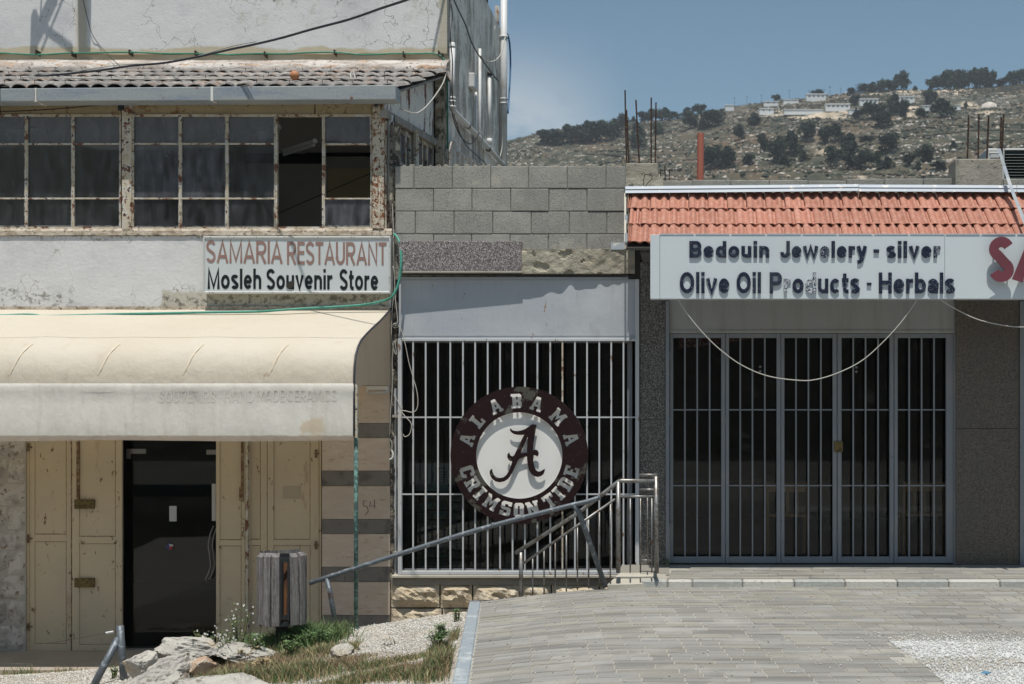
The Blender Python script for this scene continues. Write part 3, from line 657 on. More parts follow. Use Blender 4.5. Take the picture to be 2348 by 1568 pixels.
for px_, py_, a, b in patches:
    q = ((PV[:, 0]-px_)/a)**2 + ((PV[:, 1]-py_)/b)**2; att = np.maximum(att, np.clip(1.35 - q, 0, 1))
hm = bpy.data.materials.new("scrub and rock hillside"); hm.use_nodes = True; nt = hm.node_tree; N = nt.nodes; L = nt.links
bs = N['Principled BSDF']; bs.inputs['Roughness'].default_value = .95; bs.inputs['Specular IOR Level'].default_value = .1
geo = N.new("ShaderNodeNewGeometry")
def hn(scale, det, st, lo, hi, rg=.6):
    mpn = N.new("ShaderNodeMapping"); mpn.inputs['Scale'].default_value = st; L.new(geo.outputs['Position'], mpn.inputs[0])
    n = N.new("ShaderNodeTexNoise"); n.inputs['Scale'].default_value = scale; n.inputs['Detail'].default_value = det; n.inputs['Roughness'].default_value = rg
    L.new(mpn.outputs[0], n.inputs['Vector']); r = N.new("ShaderNodeMapRange"); r.interpolation_type = 'SMOOTHSTEP'
    r.inputs[1].default_value = lo; r.inputs[2].default_value = hi; L.new(n.outputs[0], r.inputs[0]); return r.outputs[0]
def hmix(f, a, col):
    x = N.new("ShaderNodeMixRGB"); L.new(f, x.inputs[0]); L.new(a, x.inputs[1])
    if isinstance(col, tuple): x.inputs[2].default_value = (*col, 1)
    else: L.new(col, x.inputs[2])
    return x.outputs[0]
c0 = N.new("ShaderNodeRGB"); c0.outputs[0].default_value = (.092, .080, .056, 1)
cur = hmix(hn(.05, 6, (1, 1, 1), .42, .6), c0.outputs[0], (.062, .066, .048))
cur = hmix(hn(.02, 4, (1, .5, 1), .5, .65), cur, (.125, .09, .06))
cur = hmix(hn(.35, 8, (1, .35, 1), .50, .58, .7), cur, (.035, .042, .032))
cur = hmix(hn(.42, 8, (1, .45, 2.2), .585, .62, .68), cur, (.41, .38, .335))
cur = hmix(hn(.12, 8, (1, .6, 5), .62, .66, .68), cur, (.44, .37, .30))
at = N.new("ShaderNodeAttribute"); at.attribute_name = "bare"
mu = N.new("ShaderNodeMath"); mu.operation = 'MULTIPLY'; L.new(at.outputs['Fac'], mu.inputs[0]); L.new(hn(.15, 8, (1, .5, 1), .36, .5), mu.inputs[1])
cur = hmix(mu.outputs[0], cur, (.50, .42, .32)); L.new(cur, bs.inputs['Base Color'])
o = raw("hill", vs, fs, hm, smooth=False); tag(o, "stony scrub covered hill rising to the right behind the shops", kind='structure')
a_ = o.data.attributes.new("bare", 'FLOAT', 'POINT'); a_.data.foreach_set('value', att.astype(np.float32))

# boulders on the slope
def s_bld():
    while True:
        y = random.uniform(260, 600); x = random.uniform(-95, 175)
        n = mnoise.fractal(Vector((x*.035, y*.02, 5)), 1.0, 2.0, 4)
        if n > random.uniform(.0, .5): return (x, y, zH(x, y) + .1)
chips("hill_boulders", 5000, s_bld, .95, [mat("hill limestone", (.44, .42, .385), .95), mat("warm hill limestone", (.39, .33, .28), .95), mat("dull hill limestone", (.22, .20, .17), .95)], "pale boulders littering the hillside")
def s_scr():
    while True:
        y = random.uniform(240, 600); x = random.uniform(-95, 175)
        n = mnoise.fractal(Vector((x*.03, y*.03, 15)), 1.0, 2.0, 4)
        if n > random.uniform(-.3, .6): return (x, y, zH(x, y) + .2)
chips("hill_scrub", 12000, s_scr, 1.1, [mat("grey green scrub", (.032, .042, .028), .95), mat("olive scrub", (.05, .056, .034), .95), mat("dry scrub", (.09, .07, .045), .95)], "low dark scrub bushes scattered over the hillside")

# trees: a few shapes, each copied as trunk and crown
def tree_meshes(seed, conic):
    r = random.Random(seed); n = 1500; V = []; F = []
    lobes = [(r.uniform(-.30, .30), r.uniform(-.30, .30), r.uniform(.18, .84), r.uniform(.18, .32)) for _ in range(17)]
    if conic: lobes = [(x*(1.15 - z), y*(1.15 - z), z, q*(1.25 - z)*1.15) for x, y, z, q in lobes] + [(0, 0, .9, .12)]
    for i in range(n):
        lx, ly, lz, lr = r.choice(lobes)
        a = r.uniform(0, 6.283); c = r.uniform(-1, 1); q = lr * (r.random() ** .4); s = math.sqrt(1-c*c)
        p = Vector((lx + q*s*math.cos(a), ly + q*s*math.sin(a), lz + q*c*.8)); sz = r.uniform(.03, .075)
        d1 = Vector((r.gauss(0, 1), r.gauss(0, 1), r.gauss(0, 1))).normalized()*sz; d2 = Vector((r.gauss(0, 1), r.gauss(0, 1), r.gauss(0, 1))).normalized()*sz
        b = len(V); V += [p - d1, p + d2, p + d1, p - d2]; F.append((b, b+1, b+2, b+3))
    me = bpy.data.meshes.new("tree_crown"); me.from_pydata([tuple(v) for v in V], [], F); me.materials.append(M['treeleaf'])
    t = MB(); t.tube([(0, 0, -.1), (.01, 0, .3), (0, .01, .75)], [.035, .028, .01], 6)
    for k in range(5):
        a = k*1.3; t.tube([(0, 0, .28 + k*.08), (.17*math.cos(a), .17*math.sin(a), .42 + k*.08)], [.014, .005], 5)
    return me, t.mesh("tree_trunk", M['trunk'])
TM = [tree_meshes(s, c) for s, c in ((1, 0), (2, 0), (3, 1), (4, 0), (5, 1))]
TREES = [ # u, v of the foot, width, height in photo units, wording
 (1252,330,34,26,"dark"),(1276,334,34,34,"dark"),(1300,330,34,38,"dark"),(1322,328,32,36,"dark"),(1345,330,34,46,"dark"),(1366,327,30,44,"dark"),(1388,326,32,46,"dark"),(1408,318,30,42,"dark"),
 (1427,300,24,34,"dark"),(1452,282,12,14,"dark"),(1480,280,26,22,"dark"),(1502,278,28,26,"dark"),(1524,278,28,28,"dark"),(1545,272,22,16,"dark"),
 (1460,338,34,52,"dark"),(1508,312,20,28,"dark"),(1582,300,24,36,"dark"),(1610,298,18,24,"dark"),(1633,294,42,34,"dark"),(1575,268,22,20,"dark"),(1600,262,28,20,"dark"),
 (1638,384,42,52,"dark"),(1668,386,40,46,"dark"),(1693,322,22,30,"dark"),(1728,290,26,24,"dark"),(1750,352,20,40,"dark"),(1778,372,40,56,"dark"),(1812,358,40,50,"dark"),(1797,384,24,24,"dark"),
 (1842,376,16,18,"dark"),(1850,328,30,40,"dark"),(1890,334,26,40,"dark"),(1914,331,34,36,"dark"),(1911,382,28,42,"dark"),(1947,362,38,46,"dark"),(1951,391,32,36,"dark"),(1984,385,28,44,"dark"),
 (2010,384,22,34,"dark"),(2037,360,34,38,"dark"),(2034,384,24,22,"dark"),(2082,379,26,26,"dark"),(2118,373,30,38,"dark"),(2105,388,14,16,"dark"),(1986,330,24,14,"dark"),(2185,342,14,16,"dark"),
 (1779,232,16,14,"dark"),(1871,220,24,17,"dark"),(1952,217,24,14,"dark"),(1981,213,24,19,"dark"),(2000,213,22,22,"dark"),(2020,212,22,28,"dark"),(2036,211,16,26,"dark"),(2052,209,20,22,"dark"),(2066,208,28,38,"dark"),
 (2097,204,10,10,"dark"),(2136,203,20,26,"dark"),(2152,201,22,32,"dark"),(2164,200,22,38,"dark"),(2178,200,24,40,"dark"),(2192,199,24,40,"dark"),(2206,198,24,42,"dark"),(2220,198,24,42,"dark"),
 (2234,198,24,43,"dark"),(2248,197,24,42,"dark"),(2260,196,22,40,"dark"),(2272,196,20,36,"dark"),(2296,192,24,20,"dark"),(2315,190,22,30,"dark"),(2339,189,26,32,"dark"),(2362,188,26,32,"dark"),
 (1959,243,18,24,"dark"),(1999,273,46,34,"dark"),(1961,276,16,20,"dark"),(2022,298,34,34,"dark"),(2050,264,32,42,"dark"),(2072,277,16,42,"dark"),(2132,241,26,34,"dark"),(2156,268,52,38,"dark"),(2110,271,22,20,"dark"),(2214,250,9,14,"dark"),
 (1715,384,20,20,"dark"),(2150,392,24,18,"dark"),(2200,380,16,14,"dark")]
def place_words(u, v):
    if v < 262 and u > 2140 and u < 2285: return 0
    if v < 225: return 1
    if u < 1450: return 2
    if u < 1560: return 3
    if v > 340: return 4
    return 5
ZN = [("in the dense row on the skyline", "pines in the row on the skyline"), ("on the crest beside the dense row", "pines on the crest"),
      ("in the grove left of the rods", "pines in the left grove"), ("behind the left cluster of rusty rods", "pines behind the rods"),
      ("low above the tiled canopy", "pines low on the slope"), ("on the middle slope", "pines on the middle slope")]
ORD = ["", "second ", "third ", "fourth ", "fifth ", "sixth ", "seventh ", "eighth ", "ninth ", "tenth ", "eleventh ", "twelfth ", "thirteenth ", "fourteenth ", "fifteenth ", "sixteenth ",
       "seventeenth ", "eighteenth ", "nineteenth ", "twentieth ", "twenty first ", "twenty second ", "twenty third ", "twenty fourth ", "twenty fifth "]
members = {}
for t_ in TREES: members.setdefault(place_words(t_[0], t_[1]), []).append(t_[0] + t_[1]*1e-4)
for v_ in members.values(): v_.sort()
for i, (u, v, w, h, _) in enumerate(TREES):
    p = hill_hit(u, v); s = (D + p.y)/K
    zk = place_words(u, v); kk = members[zk].index(u + v*1e-4)
    lab = ("leftmost pine " if kk == 0 else ORD[kk] + "pine from the left ") + ZN[zk][0]; grp = ZN[zk][1]
    t = thing("pine_tree", p, lab, "tree", grp)
    cm, tm = TM[i % 5]; rz_ = random.uniform(0, 6.28); sc = (w*s*1.45, w*s*1.45, h*s*1.12)
    for nm, me in (("crown", cm), ("trunk", tm)):
        o = link(bpy.data.objects.new(nm, me)); o.parent = t; o.scale = sc; o.rotation_euler = (0, 0, rz_)

# caravans and sheds on the crest
def caravan(u0, u1, v0, v1, label, nwin=4, roof=True, name="caravan", cat="caravan", grp=None):
    p = hill_hit((u0+u1)/2, v1+1); p.z += .25; p.y -= 2.0; s = (D + p.y)/K; w = (u1-u0)*s; h = (v1-v0)*s
    t = thing(name, p, label, cat, grp)
    m = MB(); m.box(p.x-w/2, p.x+w/2, p.y, p.y+3, p.z-.9, p.z+h*.86); m.build("wall", M['house'], t)
    m = MB(); m.box(p.x-w/2-.2, p.x+w/2+.2, p.y-.25, p.y+3.2, p.z+h*.86, p.z+h); m.build("roof", M['houseroof'], t)
    for k in range(nwin):
        x = p.x - w/2 + w*(k+.7)/(nwin+.4); m = MB(); m.box(x-w*.035-.1, x+w*.035+.1, p.y-.06, p.y+.05, p.z+h*.42, p.z+h*.68); m.build("window", M['housewin'], t)
    return t
caravan(1847, 1892, 218, 231, "white caravan with a bright roof highest on the left crest")
caravan(1891, 1947, 241, 254, "long white caravan with a row of small windows below the crest", 5)
caravan(1969, 2012, 230, 242, "pale bluish caravan right of the long white one")
caravan(2058, 2095, 224, 235, "white caravan with a little roof tank under the tallest crest pine", 3)
caravan(1750, 1783, 235, 243, "white caravan at the left end of the crest row", 2)
caravan(1740, 1773, 251, 262, "pale block building on the left shoulder of the settlement", 2)
caravan(1796, 1885, 254.5, 262, "long low grey wall like shed below the caravans", 0, name="long_shed", cat="shed")
caravan(1944, 1978, 254, 262, "low white shed right of the long white caravan", 2, name="white_shed", cat="shed")
caravan(2021, 2035, 251, 261, "small white shed half hidden by dark pines", 0, name="white_shed", cat="shed")
caravan(2111, 2131, 245, 254, "small pale hut beside the bare earth", 1, name="hut", cat="hut")
caravan(2187, 2199, 247, 254, "tiny white hut alone on the right slope", 0, name="hut", cat="hut")
caravan(1662, 1682, 243, 253, "grey block hut on the left skyline", 0, name="hut", cat="hut")
caravan(1795, 1830, 231, 237, "dark low sheds on the skyline left of the highest caravan", 0, name="low_shed", cat="shed")
p = hill_hit(2273, 247); s = (D+p.y)/K; m = MB(); m.ball((p.x, p.y+4, p.z-.3), 22*s, 20, 12, sq=(1, .8, .85))
o = m.build("earth_mound", mat("white quarry spoil", (.56, .52, .46), .95, coord='world', layers=[dict(s=.6, lo=.45, hi=.6, col=(.46, .42, .36))]), smooth=True); tag(o, "white dome of spoil on the right of the hill", "spoil heap")
for kk, (u, v0, v1) in enumerate(((1683.5, 241, 219), (1712, 243, 222), (1745, 235, 214), (1809, 232, 207), (1855, 220, 201), (1902, 234, 198), (1927, 222, 202), (1962, 218, 194))):
    p = hill_hit(u, v1 + (v0-v1)); s = (D+p.y)/K; m = MB(); m.tube([p, p + Vector((0, 0, (v0-v1)*s))], [.11, .07], 6)
    m.box(p.x-.5, p.x+.5, p.y-.05, p.y+.05, p.z+(v0-v1)*s*.93, p.z+(v0-v1)*s*.96)
    tag(m.build("utility_pole", M['trunk']), ("leftmost thin utility pole on the crest" if kk == 0 else ORD[kk] + "thin utility pole from the left along the crest"), "pole", "utility poles on the crest")

# ================================================================== RESTAURANT BUILDING (left)
XL = -10.5                                        # how far it goes on beyond the frame
rest = thing("restaurant_building", (-6, 2, -.9), "shabby white two storey restaurant building with a glazed lean-to upstairs", "building")
YB = 2.75
XC = XS
# upper white wall, its flank and roof
m = MB(); m.box(XL, XC, YB+.03, YB+.25, 4.6, 5.83); m.build("wall_foot", M['upper_plaster'], rest)
V = []; F = []; n = 120                            # thick render ending in a ragged lower edge
for i in range(n+1):
    x = XL + (XC-XL)*i/n; e = .022*mnoise.noise(Vector((x*1.1, 0, 3))) + .012*mnoise.noise(Vector((x*3.3, 0, 3)))
    V += [(x, YB, 7.44), (x, YB, 5.835+e), (x, YB+.029, 5.83+e), (x, YB+.25, 7.44)]
for i in range(n):
    for k in range(2): F.append((i*4+k, i*4+4+k, i*4+5+k, i*4+k+1))
    F.append((i*4+3, i*4+7, i*4+4, i*4))
F.append(tuple(n*4+k for k in range(4)))
raw("upper_wall", V, F, M['upper_plaster'], rest)
m = MB(); m.box(XC-.22, XC, YB+.25, 7.9, 2.6, 7.44); m.box(XC-.22, XC, YB+.02, YB+.25, 2.6, 4.6); m.build("flank_wall", M['flank_plaster'], rest)
m = MB(); m.box(XL, XC-.22, YB+.25, 7.9, 7.15, 7.35); m.box(XL, XL+.2, YB+.25, 7.9, 2.6, 7.15); m.box(XL, XC, 7.9, 8.1, -1, 7.44); m.build("roof_slab", M['flank_plaster'], rest)
# mortar ledge where the tiled roof meets the wall
m = MB(); n = 60; top = []; 
for i in range(n+1):
    x = XL + (XC + .05 - XL)*i/n
    top.append((x, 5.765 + .018*mnoise.noise(Vector((x*1.1, 0, 0))), 5.70 + .02*mnoise.noise(Vector((x*1.7, 2, 0))), 5.635 + .03*mnoise.noise(Vector((x*2.3, 4, 0)))))
V = []; F = []
for x, a, b, c in top: V += [(x, YB+.03, a), (x, YB-.06, b+.045), (x, YB-.16, b), (x, YB-.30, c), (x, YB-.33, c-.12), (x, YB, c-.14)]
for i in range(n):
    for k in range(5): F.append((i*6+k, i*6+k+1, i*6+7+k, i*6+6+k))
F.append((0, 1, 2, 3, 4, 5)); F.append(tuple(n*6+k for k in (5, 4, 3, 2, 1, 0)))
raw("mortar_ledge", V, F, M['ledge'], rest, smooth=True)
# lean-to roof: overlapping corrugated clay sheets
R0 = Vector((0, -.20, 4.708)); R1 = Vector((0, YB-.25, 5.545)); sl = (R1-R0).length; dirn = (R1-R0).normalized()
nrow = 4; sheet_w = .158*5; roofp = []
def sheet_mesh(ncor, ln, seed):
    r = random.Random(seed); pitch = .158; nseg = 8; V = []; F = []
    cols = ncor*nseg + 1; L_ = 5
    for j in range(L_):
        t = j/(L_-1)*ln
        for i in range(cols):
            x = i/nseg*pitch; ph = (i % nseg)/nseg
            h = .034*abs(math.sin(math.pi*ph))**.85 - (.006 if ph == 0 else 0)
            V.append((x, t, h + .0025*r.uniform(-1, 1)))
    nb = len(V)
    for j in (0,):
        for i in range(cols): V.append((V[i][0], V[i][1], V[i][2] - .014))
    for j in range(L_-1):
        for i in range(cols-1): a = j*cols + i; F.append((a, a+1, a+cols+1, a+cols))
    for i in range(cols-1): F.append((nb+i, nb+i+1, i+1, i))
    me = bpy.data.meshes.new("roof_sheet"); me.from_pydata(V, [], F); me.materials.append(M['rooftile'])
    me.polygons.foreach_set('use_smooth', [True]*len(F)); return me
ang = math.atan2(dirn.z, dirn.y); rl = sl/nrow
sms = [sheet_mesh(5, rl*1.12, s) for s in range(3)]
x_edge = -2.83
for rI in range(nrow):
    x = x_edge - sheet_w; k = 0
    while x > XL - sheet_w:
        p = R0 + dirn*rl*rI + Vector((0, 0, .016 + .020*(nrow-rI)*.0 + (.012 if k % 2 else .008)))
        off = Vector((0, 0, .022*1)) if False else Vector((0, 0, 0))
        o = piece("roof_sheet", sms[(k+rI) % 3], (x + random.uniform(-.006, .006) + (.02 if rI % 2 else 0), p.y, p.z + .004*rI), rest, (ang - .030, random.uniform(-.006, .006), random.uniform(-.004, .004)))
        x -= sheet_w; k += 1
m = MB(); m.hexa([(XL, R0.y+.05, R0.z-.04), (x_edge-.02, R0.y+.05, R0.z-.04), (x_edge-.02, R1.y+.3, R1.z+.03), (XL, R1.y+.3, R1.z+.03),
                  (XL, R0.y+.05, R0.z-.015), (x_edge-.02, R0.y+.05, R0.z-.015), (x_edge-.02, R1.y+.3, R1.z+.055), (XL, R1.y+.3, R1.z+.055)]); m.build("roof_board", M['oldwood'], rest)
hk = MB()
for rI in range(nrow):
    for k in range(26):
        x = x_edge - .12 - k*.316 - (.158 if rI % 2 else 0) + random.uniform(-.02, .02); p = R0 + dirn*(rl*rI + .10)
        hk.tube([(x, p.y, p.z+.03), (x + .003, p.y-.006, p.z+.085)], .0035, 5)
hk.build("roof_hooks", M['rebar'], rest)['kind'] = 'stuff'
# gutter
def gut(u0, u1, va, vb):
    y = -.26; m = MB(); y1 = -.06
    a0, a1 = Z_(va[0], y), Z_(va[1], y); b0, b1 = Z_(vb[0], y), Z_(vb[1], y); x0, x1 = X_(u0, y), X_(u1, y)
    m.hexa([(x0, y, a1), (x1, y, b1), (x1, y1, b1), (x0, y1, a1), (x0, y, a0), (x1, y, b0), (x1, y1, b0), (x0, y1, a0)]); return m
gl = lambda u: (203 - 8*u/907, 232.5 - 4.5*u/907)
for a, b in ((-260, -2), (0, 81), (82, 484), (487, 907)):
    gut(a, b, gl(a), gl(b)).build("gutter", M['galv'], rest, bevel=.006)
for u in (81.5, 485.5):
    gut(u-3, u+3, (gl(u)[0]-.5, gl(u)[1]+.5), (gl(u)[0]-.5, gl(u)[1]+.5)).build("gutter_joint", M['shedsheet'], rest)
# flank sheet of the lean-to and the slanting beam
xq = -2.985
def SQ(u, v, xs=xq): return SW(u, v, xs)
m = MB(); pA = SQ(884, 205); pB = SQ(1000, 168); pC = SQ(1002, 322); pD = SQ(884, 262)
f = [(xq, -.02, 4.70), (xq, 2.72, 5.50), (xq, 2.72, pC.z-.02), (xq, -.02, pD.z)]
V = f + [(x-.02, y, z) for x, y, z in f]
raw("side_sheet", V, [(0, 1, 2, 3), (7, 6, 5, 4), (0, 3, 7, 4), (1, 5, 6, 2), (0, 4, 5, 1), (3, 2, 6, 7)], M['shedsheet'], rest)
m = MB(); m.hexa([(xq-.02, -.1, pD.z-.06), (xq+.05, -.1, pD.z-.06), (xq+.05, 2.8, pC.z-.09), (xq-.02, 2.8, pC.z-.09),
                  (xq-.02, -.1, pD.z+.01), (xq+.05, -.1, pD.z+.01), (xq+.05, 2.8, pC.z-.01), (xq-.02, 2.8, pC.z-.01)]); m.build("slanting_beam", M['oldwood'], rest)
# side windows under the beam: frames and panes
ys = [0.02, .34, .62, .93, 1.22, 1.52, 1.82, 2.14, 2.45, 2.74]
for i in range(len(ys)-1):
    y0, y1 = ys[i], ys[i+1]; zt = pD.z + (pC.z-pD.z)*(y0/2.75) - .07; w = .045
    fr = MB(); fr.box(xq-.03, xq+.012, y0+.01, y0+w, 3.35, zt); fr.box(xq-.03, xq+.012, y1-w+.02, y1-.003, 3.35, zt)
    for zz in (3.35, 3.72, 4.12, zt-.04): fr.box(xq-.028, xq+.008, y0+w, y1-w+.02, zz, zz+.04)
    fo = fr.build("side_window_frame", M['oldwood'] if i % 3 else M['peel'], rest)
    if i != 0:
        g = MB(); g.box(xq-.012, xq-.008, y0+w, y1-w+.02, 3.39, zt-.04); attach(g.build("pane", M['glassfilm'], None), fo)
m = MB(); p = SQ(953, 380, -2.93); m.tube([(-2.93, p.y, 3.2), (-2.93, p.y, SW(953, 300, -2.93).z)], .035, 8); m.build("pale_post", M['peel'], rest)
m = MB(); p = P(894, 300, .12); m.tube([(p.x, .12, 3.38), (p.x, .12, Z_(264, .12))], .038, 10); m.build("drain_stub", M['shedsheet'], rest, smooth=True)
m = MB(); m.box(X_(886, .15), X_(902, .15), .15, .22, 2.5, Z_(262, .15)); m.build("dark_jamb", M['darkjoint'], rest)
m = MB(); m.box(XC-.10, XC+.0, YB-.22, YB+.0, 3.3, 5.5); m.build("corner_pier", mat("spalled corner render", (.42, .38, .30), .95, coord='world', layers=[dict(s=9, d=8, rg=.7, lo=.48, hi=.56, col=(.10, .085, .065)), dict(s=5, lo=.5, hi=.6, col=(.26, .2, .13))], bumps=[(14, .03)]), rest)

# lean-to front: fascia, windows, posts
zt_, zbm = Z_(262), Z_(525)
for i, (a, b) in enumerate(((-420, -2), (0, 150), (151, 277), (303, 720), (722, 852))):
    m = MB(); m.box(X_(a), X_(b)-.003, .015, .05, Z_(262.5), Z_(225)); m.build("fascia_panel", M['fascia'] if i != 2 else M['fascia'], rest)
m = MB(); m.px(279, 301, 236, 527, -.02, .07); m.build("window_post", M['peel'], rest, bevel=.004)
m = MB(); m.px(853, 880, 238, 524, -.025, .09); m.build("corner_post", M['rustpost'], rest, bevel=.004)
m = MB(); m.px(868, 871, 240, 524, -.029, .01); m.build("post_lip", M['peel'], rest)
for u, r in ((290, 5.5), (862, 6)):
    m = MB(); p = P(u, 238 if u < 400 else 241, -.04); m.tube([p, p + Vector((0, .1, 0))], r/229.2, 14); m.build("pipe_end", M['oldwood'], rest, smooth=True)
    m = MB(); q = p + Vector((.0, -.003, 0)); m.tube([q, q + Vector((0, .004, 0))], r*.72/229.2, 14); m.build("pipe_mouth", M['darkjoint'], rest)
m = MB(); m.px(270, 283, 236, 252, -.04, .05); m.build("bracket_box", M['darkmetal'], rest)
def win_frame(us, vt, vb, hs, name="window", missing=(), films=(), y=0.0, depth=.045):
    """us: mullion centres; hs: rail centres. One window per bay with its panes as sub-parts."""
    for i in range(len(us)-1):
        u0, u1 = us[i], us[i+1]; m = MB(); j = random.uniform(-.6, .6)
        w = 3.0
        m.px(u0+.3, u0+w, vt, vb, y, depth); m.px(u1-w, u1-.3, vt, vb, y, depth)
        m.px(u0+w, u1-w, vt, vt+5, y+.002, depth); m.px(u0+w, u1-w, vb-4.5, vb, y+.002, depth)
        ops = [vt+5] + list(hs) + [vb-4.5]
        if (i, 'open') not in missing:
            for h in hs: m.px(u0+w, u1-w, h-1.6+j*.3, h+1.6+j*.3, y+.004, depth-.01)
        fo = m.build(name, M['peel'], rest)
        pt = MB()
        for k in range(len(ops)-1):
            a, b = ops[k], ops[k+1]
            if (i, k) in missing or (i, 'open') in missing: continue
            g = MB(); g.px(u0+w-.4, u1-w+.4, a-.2, b+.2, y+.02, .004)
            go = g.build("pane", M['glassfilm'] if (i, k) in films else M['glassdirty'], None); attach(go, fo)
            # hardened putty round the glass
            q = MB(); t = 1.5
            for uu in (u0+w, u1-w-t): q.px(uu, uu+t, a+2, b-2, y+.012+random.uniform(0, .001), .008)
            q.px(u0+w+t, u1-w-t, b-2.2, b-1.2, y+.0125, .008); po = q.build("putty", M['putty'], None); attach(po, fo)
M['putty'] = mat("cracked white putty", (.36, .37, .38), .9, coord='world', layers=[dict(s=20, d=8, rg=.7, lo=.5, hi=.55, col=(.09, .08, .07))])
win_frame([-270, -160, -50, 60, 167, 277], 262, 524, (330, 455), films=((2, 0), (3, 0), (4, 0)))
win_frame([303, 413, 520, 632], 262, 525, (329.5, 455), films=((0, 0), (1, 0), (2, 0), (0, 1), (1, 1)))
win_frame([632, 741, 852], 262, 524, (330, 455), missing=((0, 'open'), (1, 1)), films=((1, 0), (1, 2)))
# sill and first floor wall
m = MB(); n = 90; V = []; F = []
for i in range(n+1):
    u = -560 + (1458)*i/n; r1 = 1.2*mnoise.noise(Vector((u*.05, 0, 0))); r2 = 2.0*mnoise.noise(Vector((u*.04, 5, 0))); y = -.018
    V += [(X_(u), .10, Z_(522)), (X_(u), .0, Z_(524+r1)), (X_(u, y), y, Z_(529+r1, y)), (X_(u, y), y, Z_(539+r2, y)), (X_(u), .0, Z_(540+r2))]
for i in range(n):
    for k in range(4): F.append((i*5+k, i*5+k+1, i*5+6+k, i*5+5+k))
F.append((0, 1, 2, 3, 4)); F.append(tuple(n*5+k for k in (4, 3, 2, 1, 0)))
raw("window_sill", V, F, M['sill'], rest, smooth=False)
m = MB(); m.box(XL, X_(896), .0, .22, Z_(716), Z_(541)); m.build("front_wall", M['low_plaster'], rest)
m = MB(); m.box(XL, X_(897.5), .004, .24, Z_(900), Z_(716)); m.build("door_lintel", M['joint'], rest)
# rooms behind the glass
m = MB(); m.box(XL, xq-.1, .25, 2.7, 3.05, 3.15); m.box(XL, XC-.3, 2.62, 2.72, 3.15, 5.5); m.box(XL, XL+.1, .3, 2.6, 3.1, 5)
m.build("lean_to_room", M['shedwall'], rest)
m = MB(); m.px(752, 870, 386, 456, 2.58, .03); m.build("beige_board", M['beigeboard'], rest)
m = MB(); m.px(812, 860, 428, 458, 2.50, .06); m.build("wall_box", M['beigeboard'], rest)
m = MB(); m.px(560, 742, 352, 372, 2.5, .1); m.px(700, 860, 350, 357, 2.52, .06); m.build("shelf_rail", M['interiordark'], rest)
for a, b in (((652, 346, 1.4), (722, 323, .8)), ((370, 275, 1.2), (384, 352, 1.2)), ((478, 324, 1.2), (520, 282, 1.1)), ((575, 300, 1.6), (640, 292, 1.0)), ((20, 300, 1.6), (110, 296, 1.2))):
    m = MB(); A = P(*a); B = P(*b); m.tube([A, B], .034, 4); m.tube([A + Vector((0, -.03, -.05)), B + Vector((0, -.03, -.05))], .014, 8)
    m.build("ceiling_tube_light", M['lampwhite'], rest)
m = MB(); m.tube([P(640, 488, 2.0), P(850, 397, 2.4)], .006, 5); m.build("indoor_wire", M['blackcable'], rest)
m = MB(); m.px(455, 515, 340, 445, 2.2, .3); m.px(330, 400, 345, 520, 2.0, .3); m.build("stored_cupboard", M['interior'], rest)

# ---- ground floor: rooms, left stone wall, shutters, glass door
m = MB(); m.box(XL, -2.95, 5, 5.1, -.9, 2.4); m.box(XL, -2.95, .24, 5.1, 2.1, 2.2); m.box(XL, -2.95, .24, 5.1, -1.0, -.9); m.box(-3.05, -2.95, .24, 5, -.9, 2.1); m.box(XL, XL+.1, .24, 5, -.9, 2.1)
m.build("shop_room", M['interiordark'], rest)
M['palejoint'] = mat('pale stone pointing', (.42, .385, .335), .95, coord='world', bumps=[(40, .01)])
m = MB(); m.box(XL, X_(57), .018, .3, -.95, Z_(890)); m.build("side_wall_core", M['palejoint'], rest)
vv = [893, 940, 990, 1050, 1108, 1160, 1215, 1262, 1318, 1376, 1434, 1494]
for k in range(len(vv)-1):
    u = 56.5 - 0; kk = 0
    while u > -420:
        w = random.uniform(70, 130) if kk or k % 2 == 0 else 42
        a = u - w; x0, x1 = X_(a)+.004, X_(u)-.004; z0, z1 = Z_(vv[k+1])+.004, Z_(vv[k])-.004
        nx_, nz_ = 5, 4; V = []; F = []; sd = random.uniform(0, 99)
        for j in range(nz_+1):
            for i in range(nx_+1):
                e = 0 if i in (0, nx_) or j in (0, nz_) else 1
                V.append((x0+(x1-x0)*i/nx_, .0 + (.02 if not e else -.008 - .012*mnoise.noise(Vector((i*.9, j*.9, sd)))), z0+(z1-z0)*j/nz_))
        for j in range(nz_):
            for i in range(nx_): q = j*(nx_+1)+i; F.append((q, q+1, q+nx_+2, q+nx_+1))
        b = len(V); V += [(x0, .08, z0), (x1, .08, z0), (x1, .08, z1), (x0, .08, z1)]
        F += [(0, b, b+1, nx_), (nz_*(nx_+1), (nz_+1)*(nx_+1)-1, b+2, b+3), (0, nz_*(nx_+1), b+3, b), (nx_, b+1, b+2, (nz_+1)*(nx_+1)-1)]
        raw("stone", V, F, M['wallstone'], rest); u = a; kk += 1
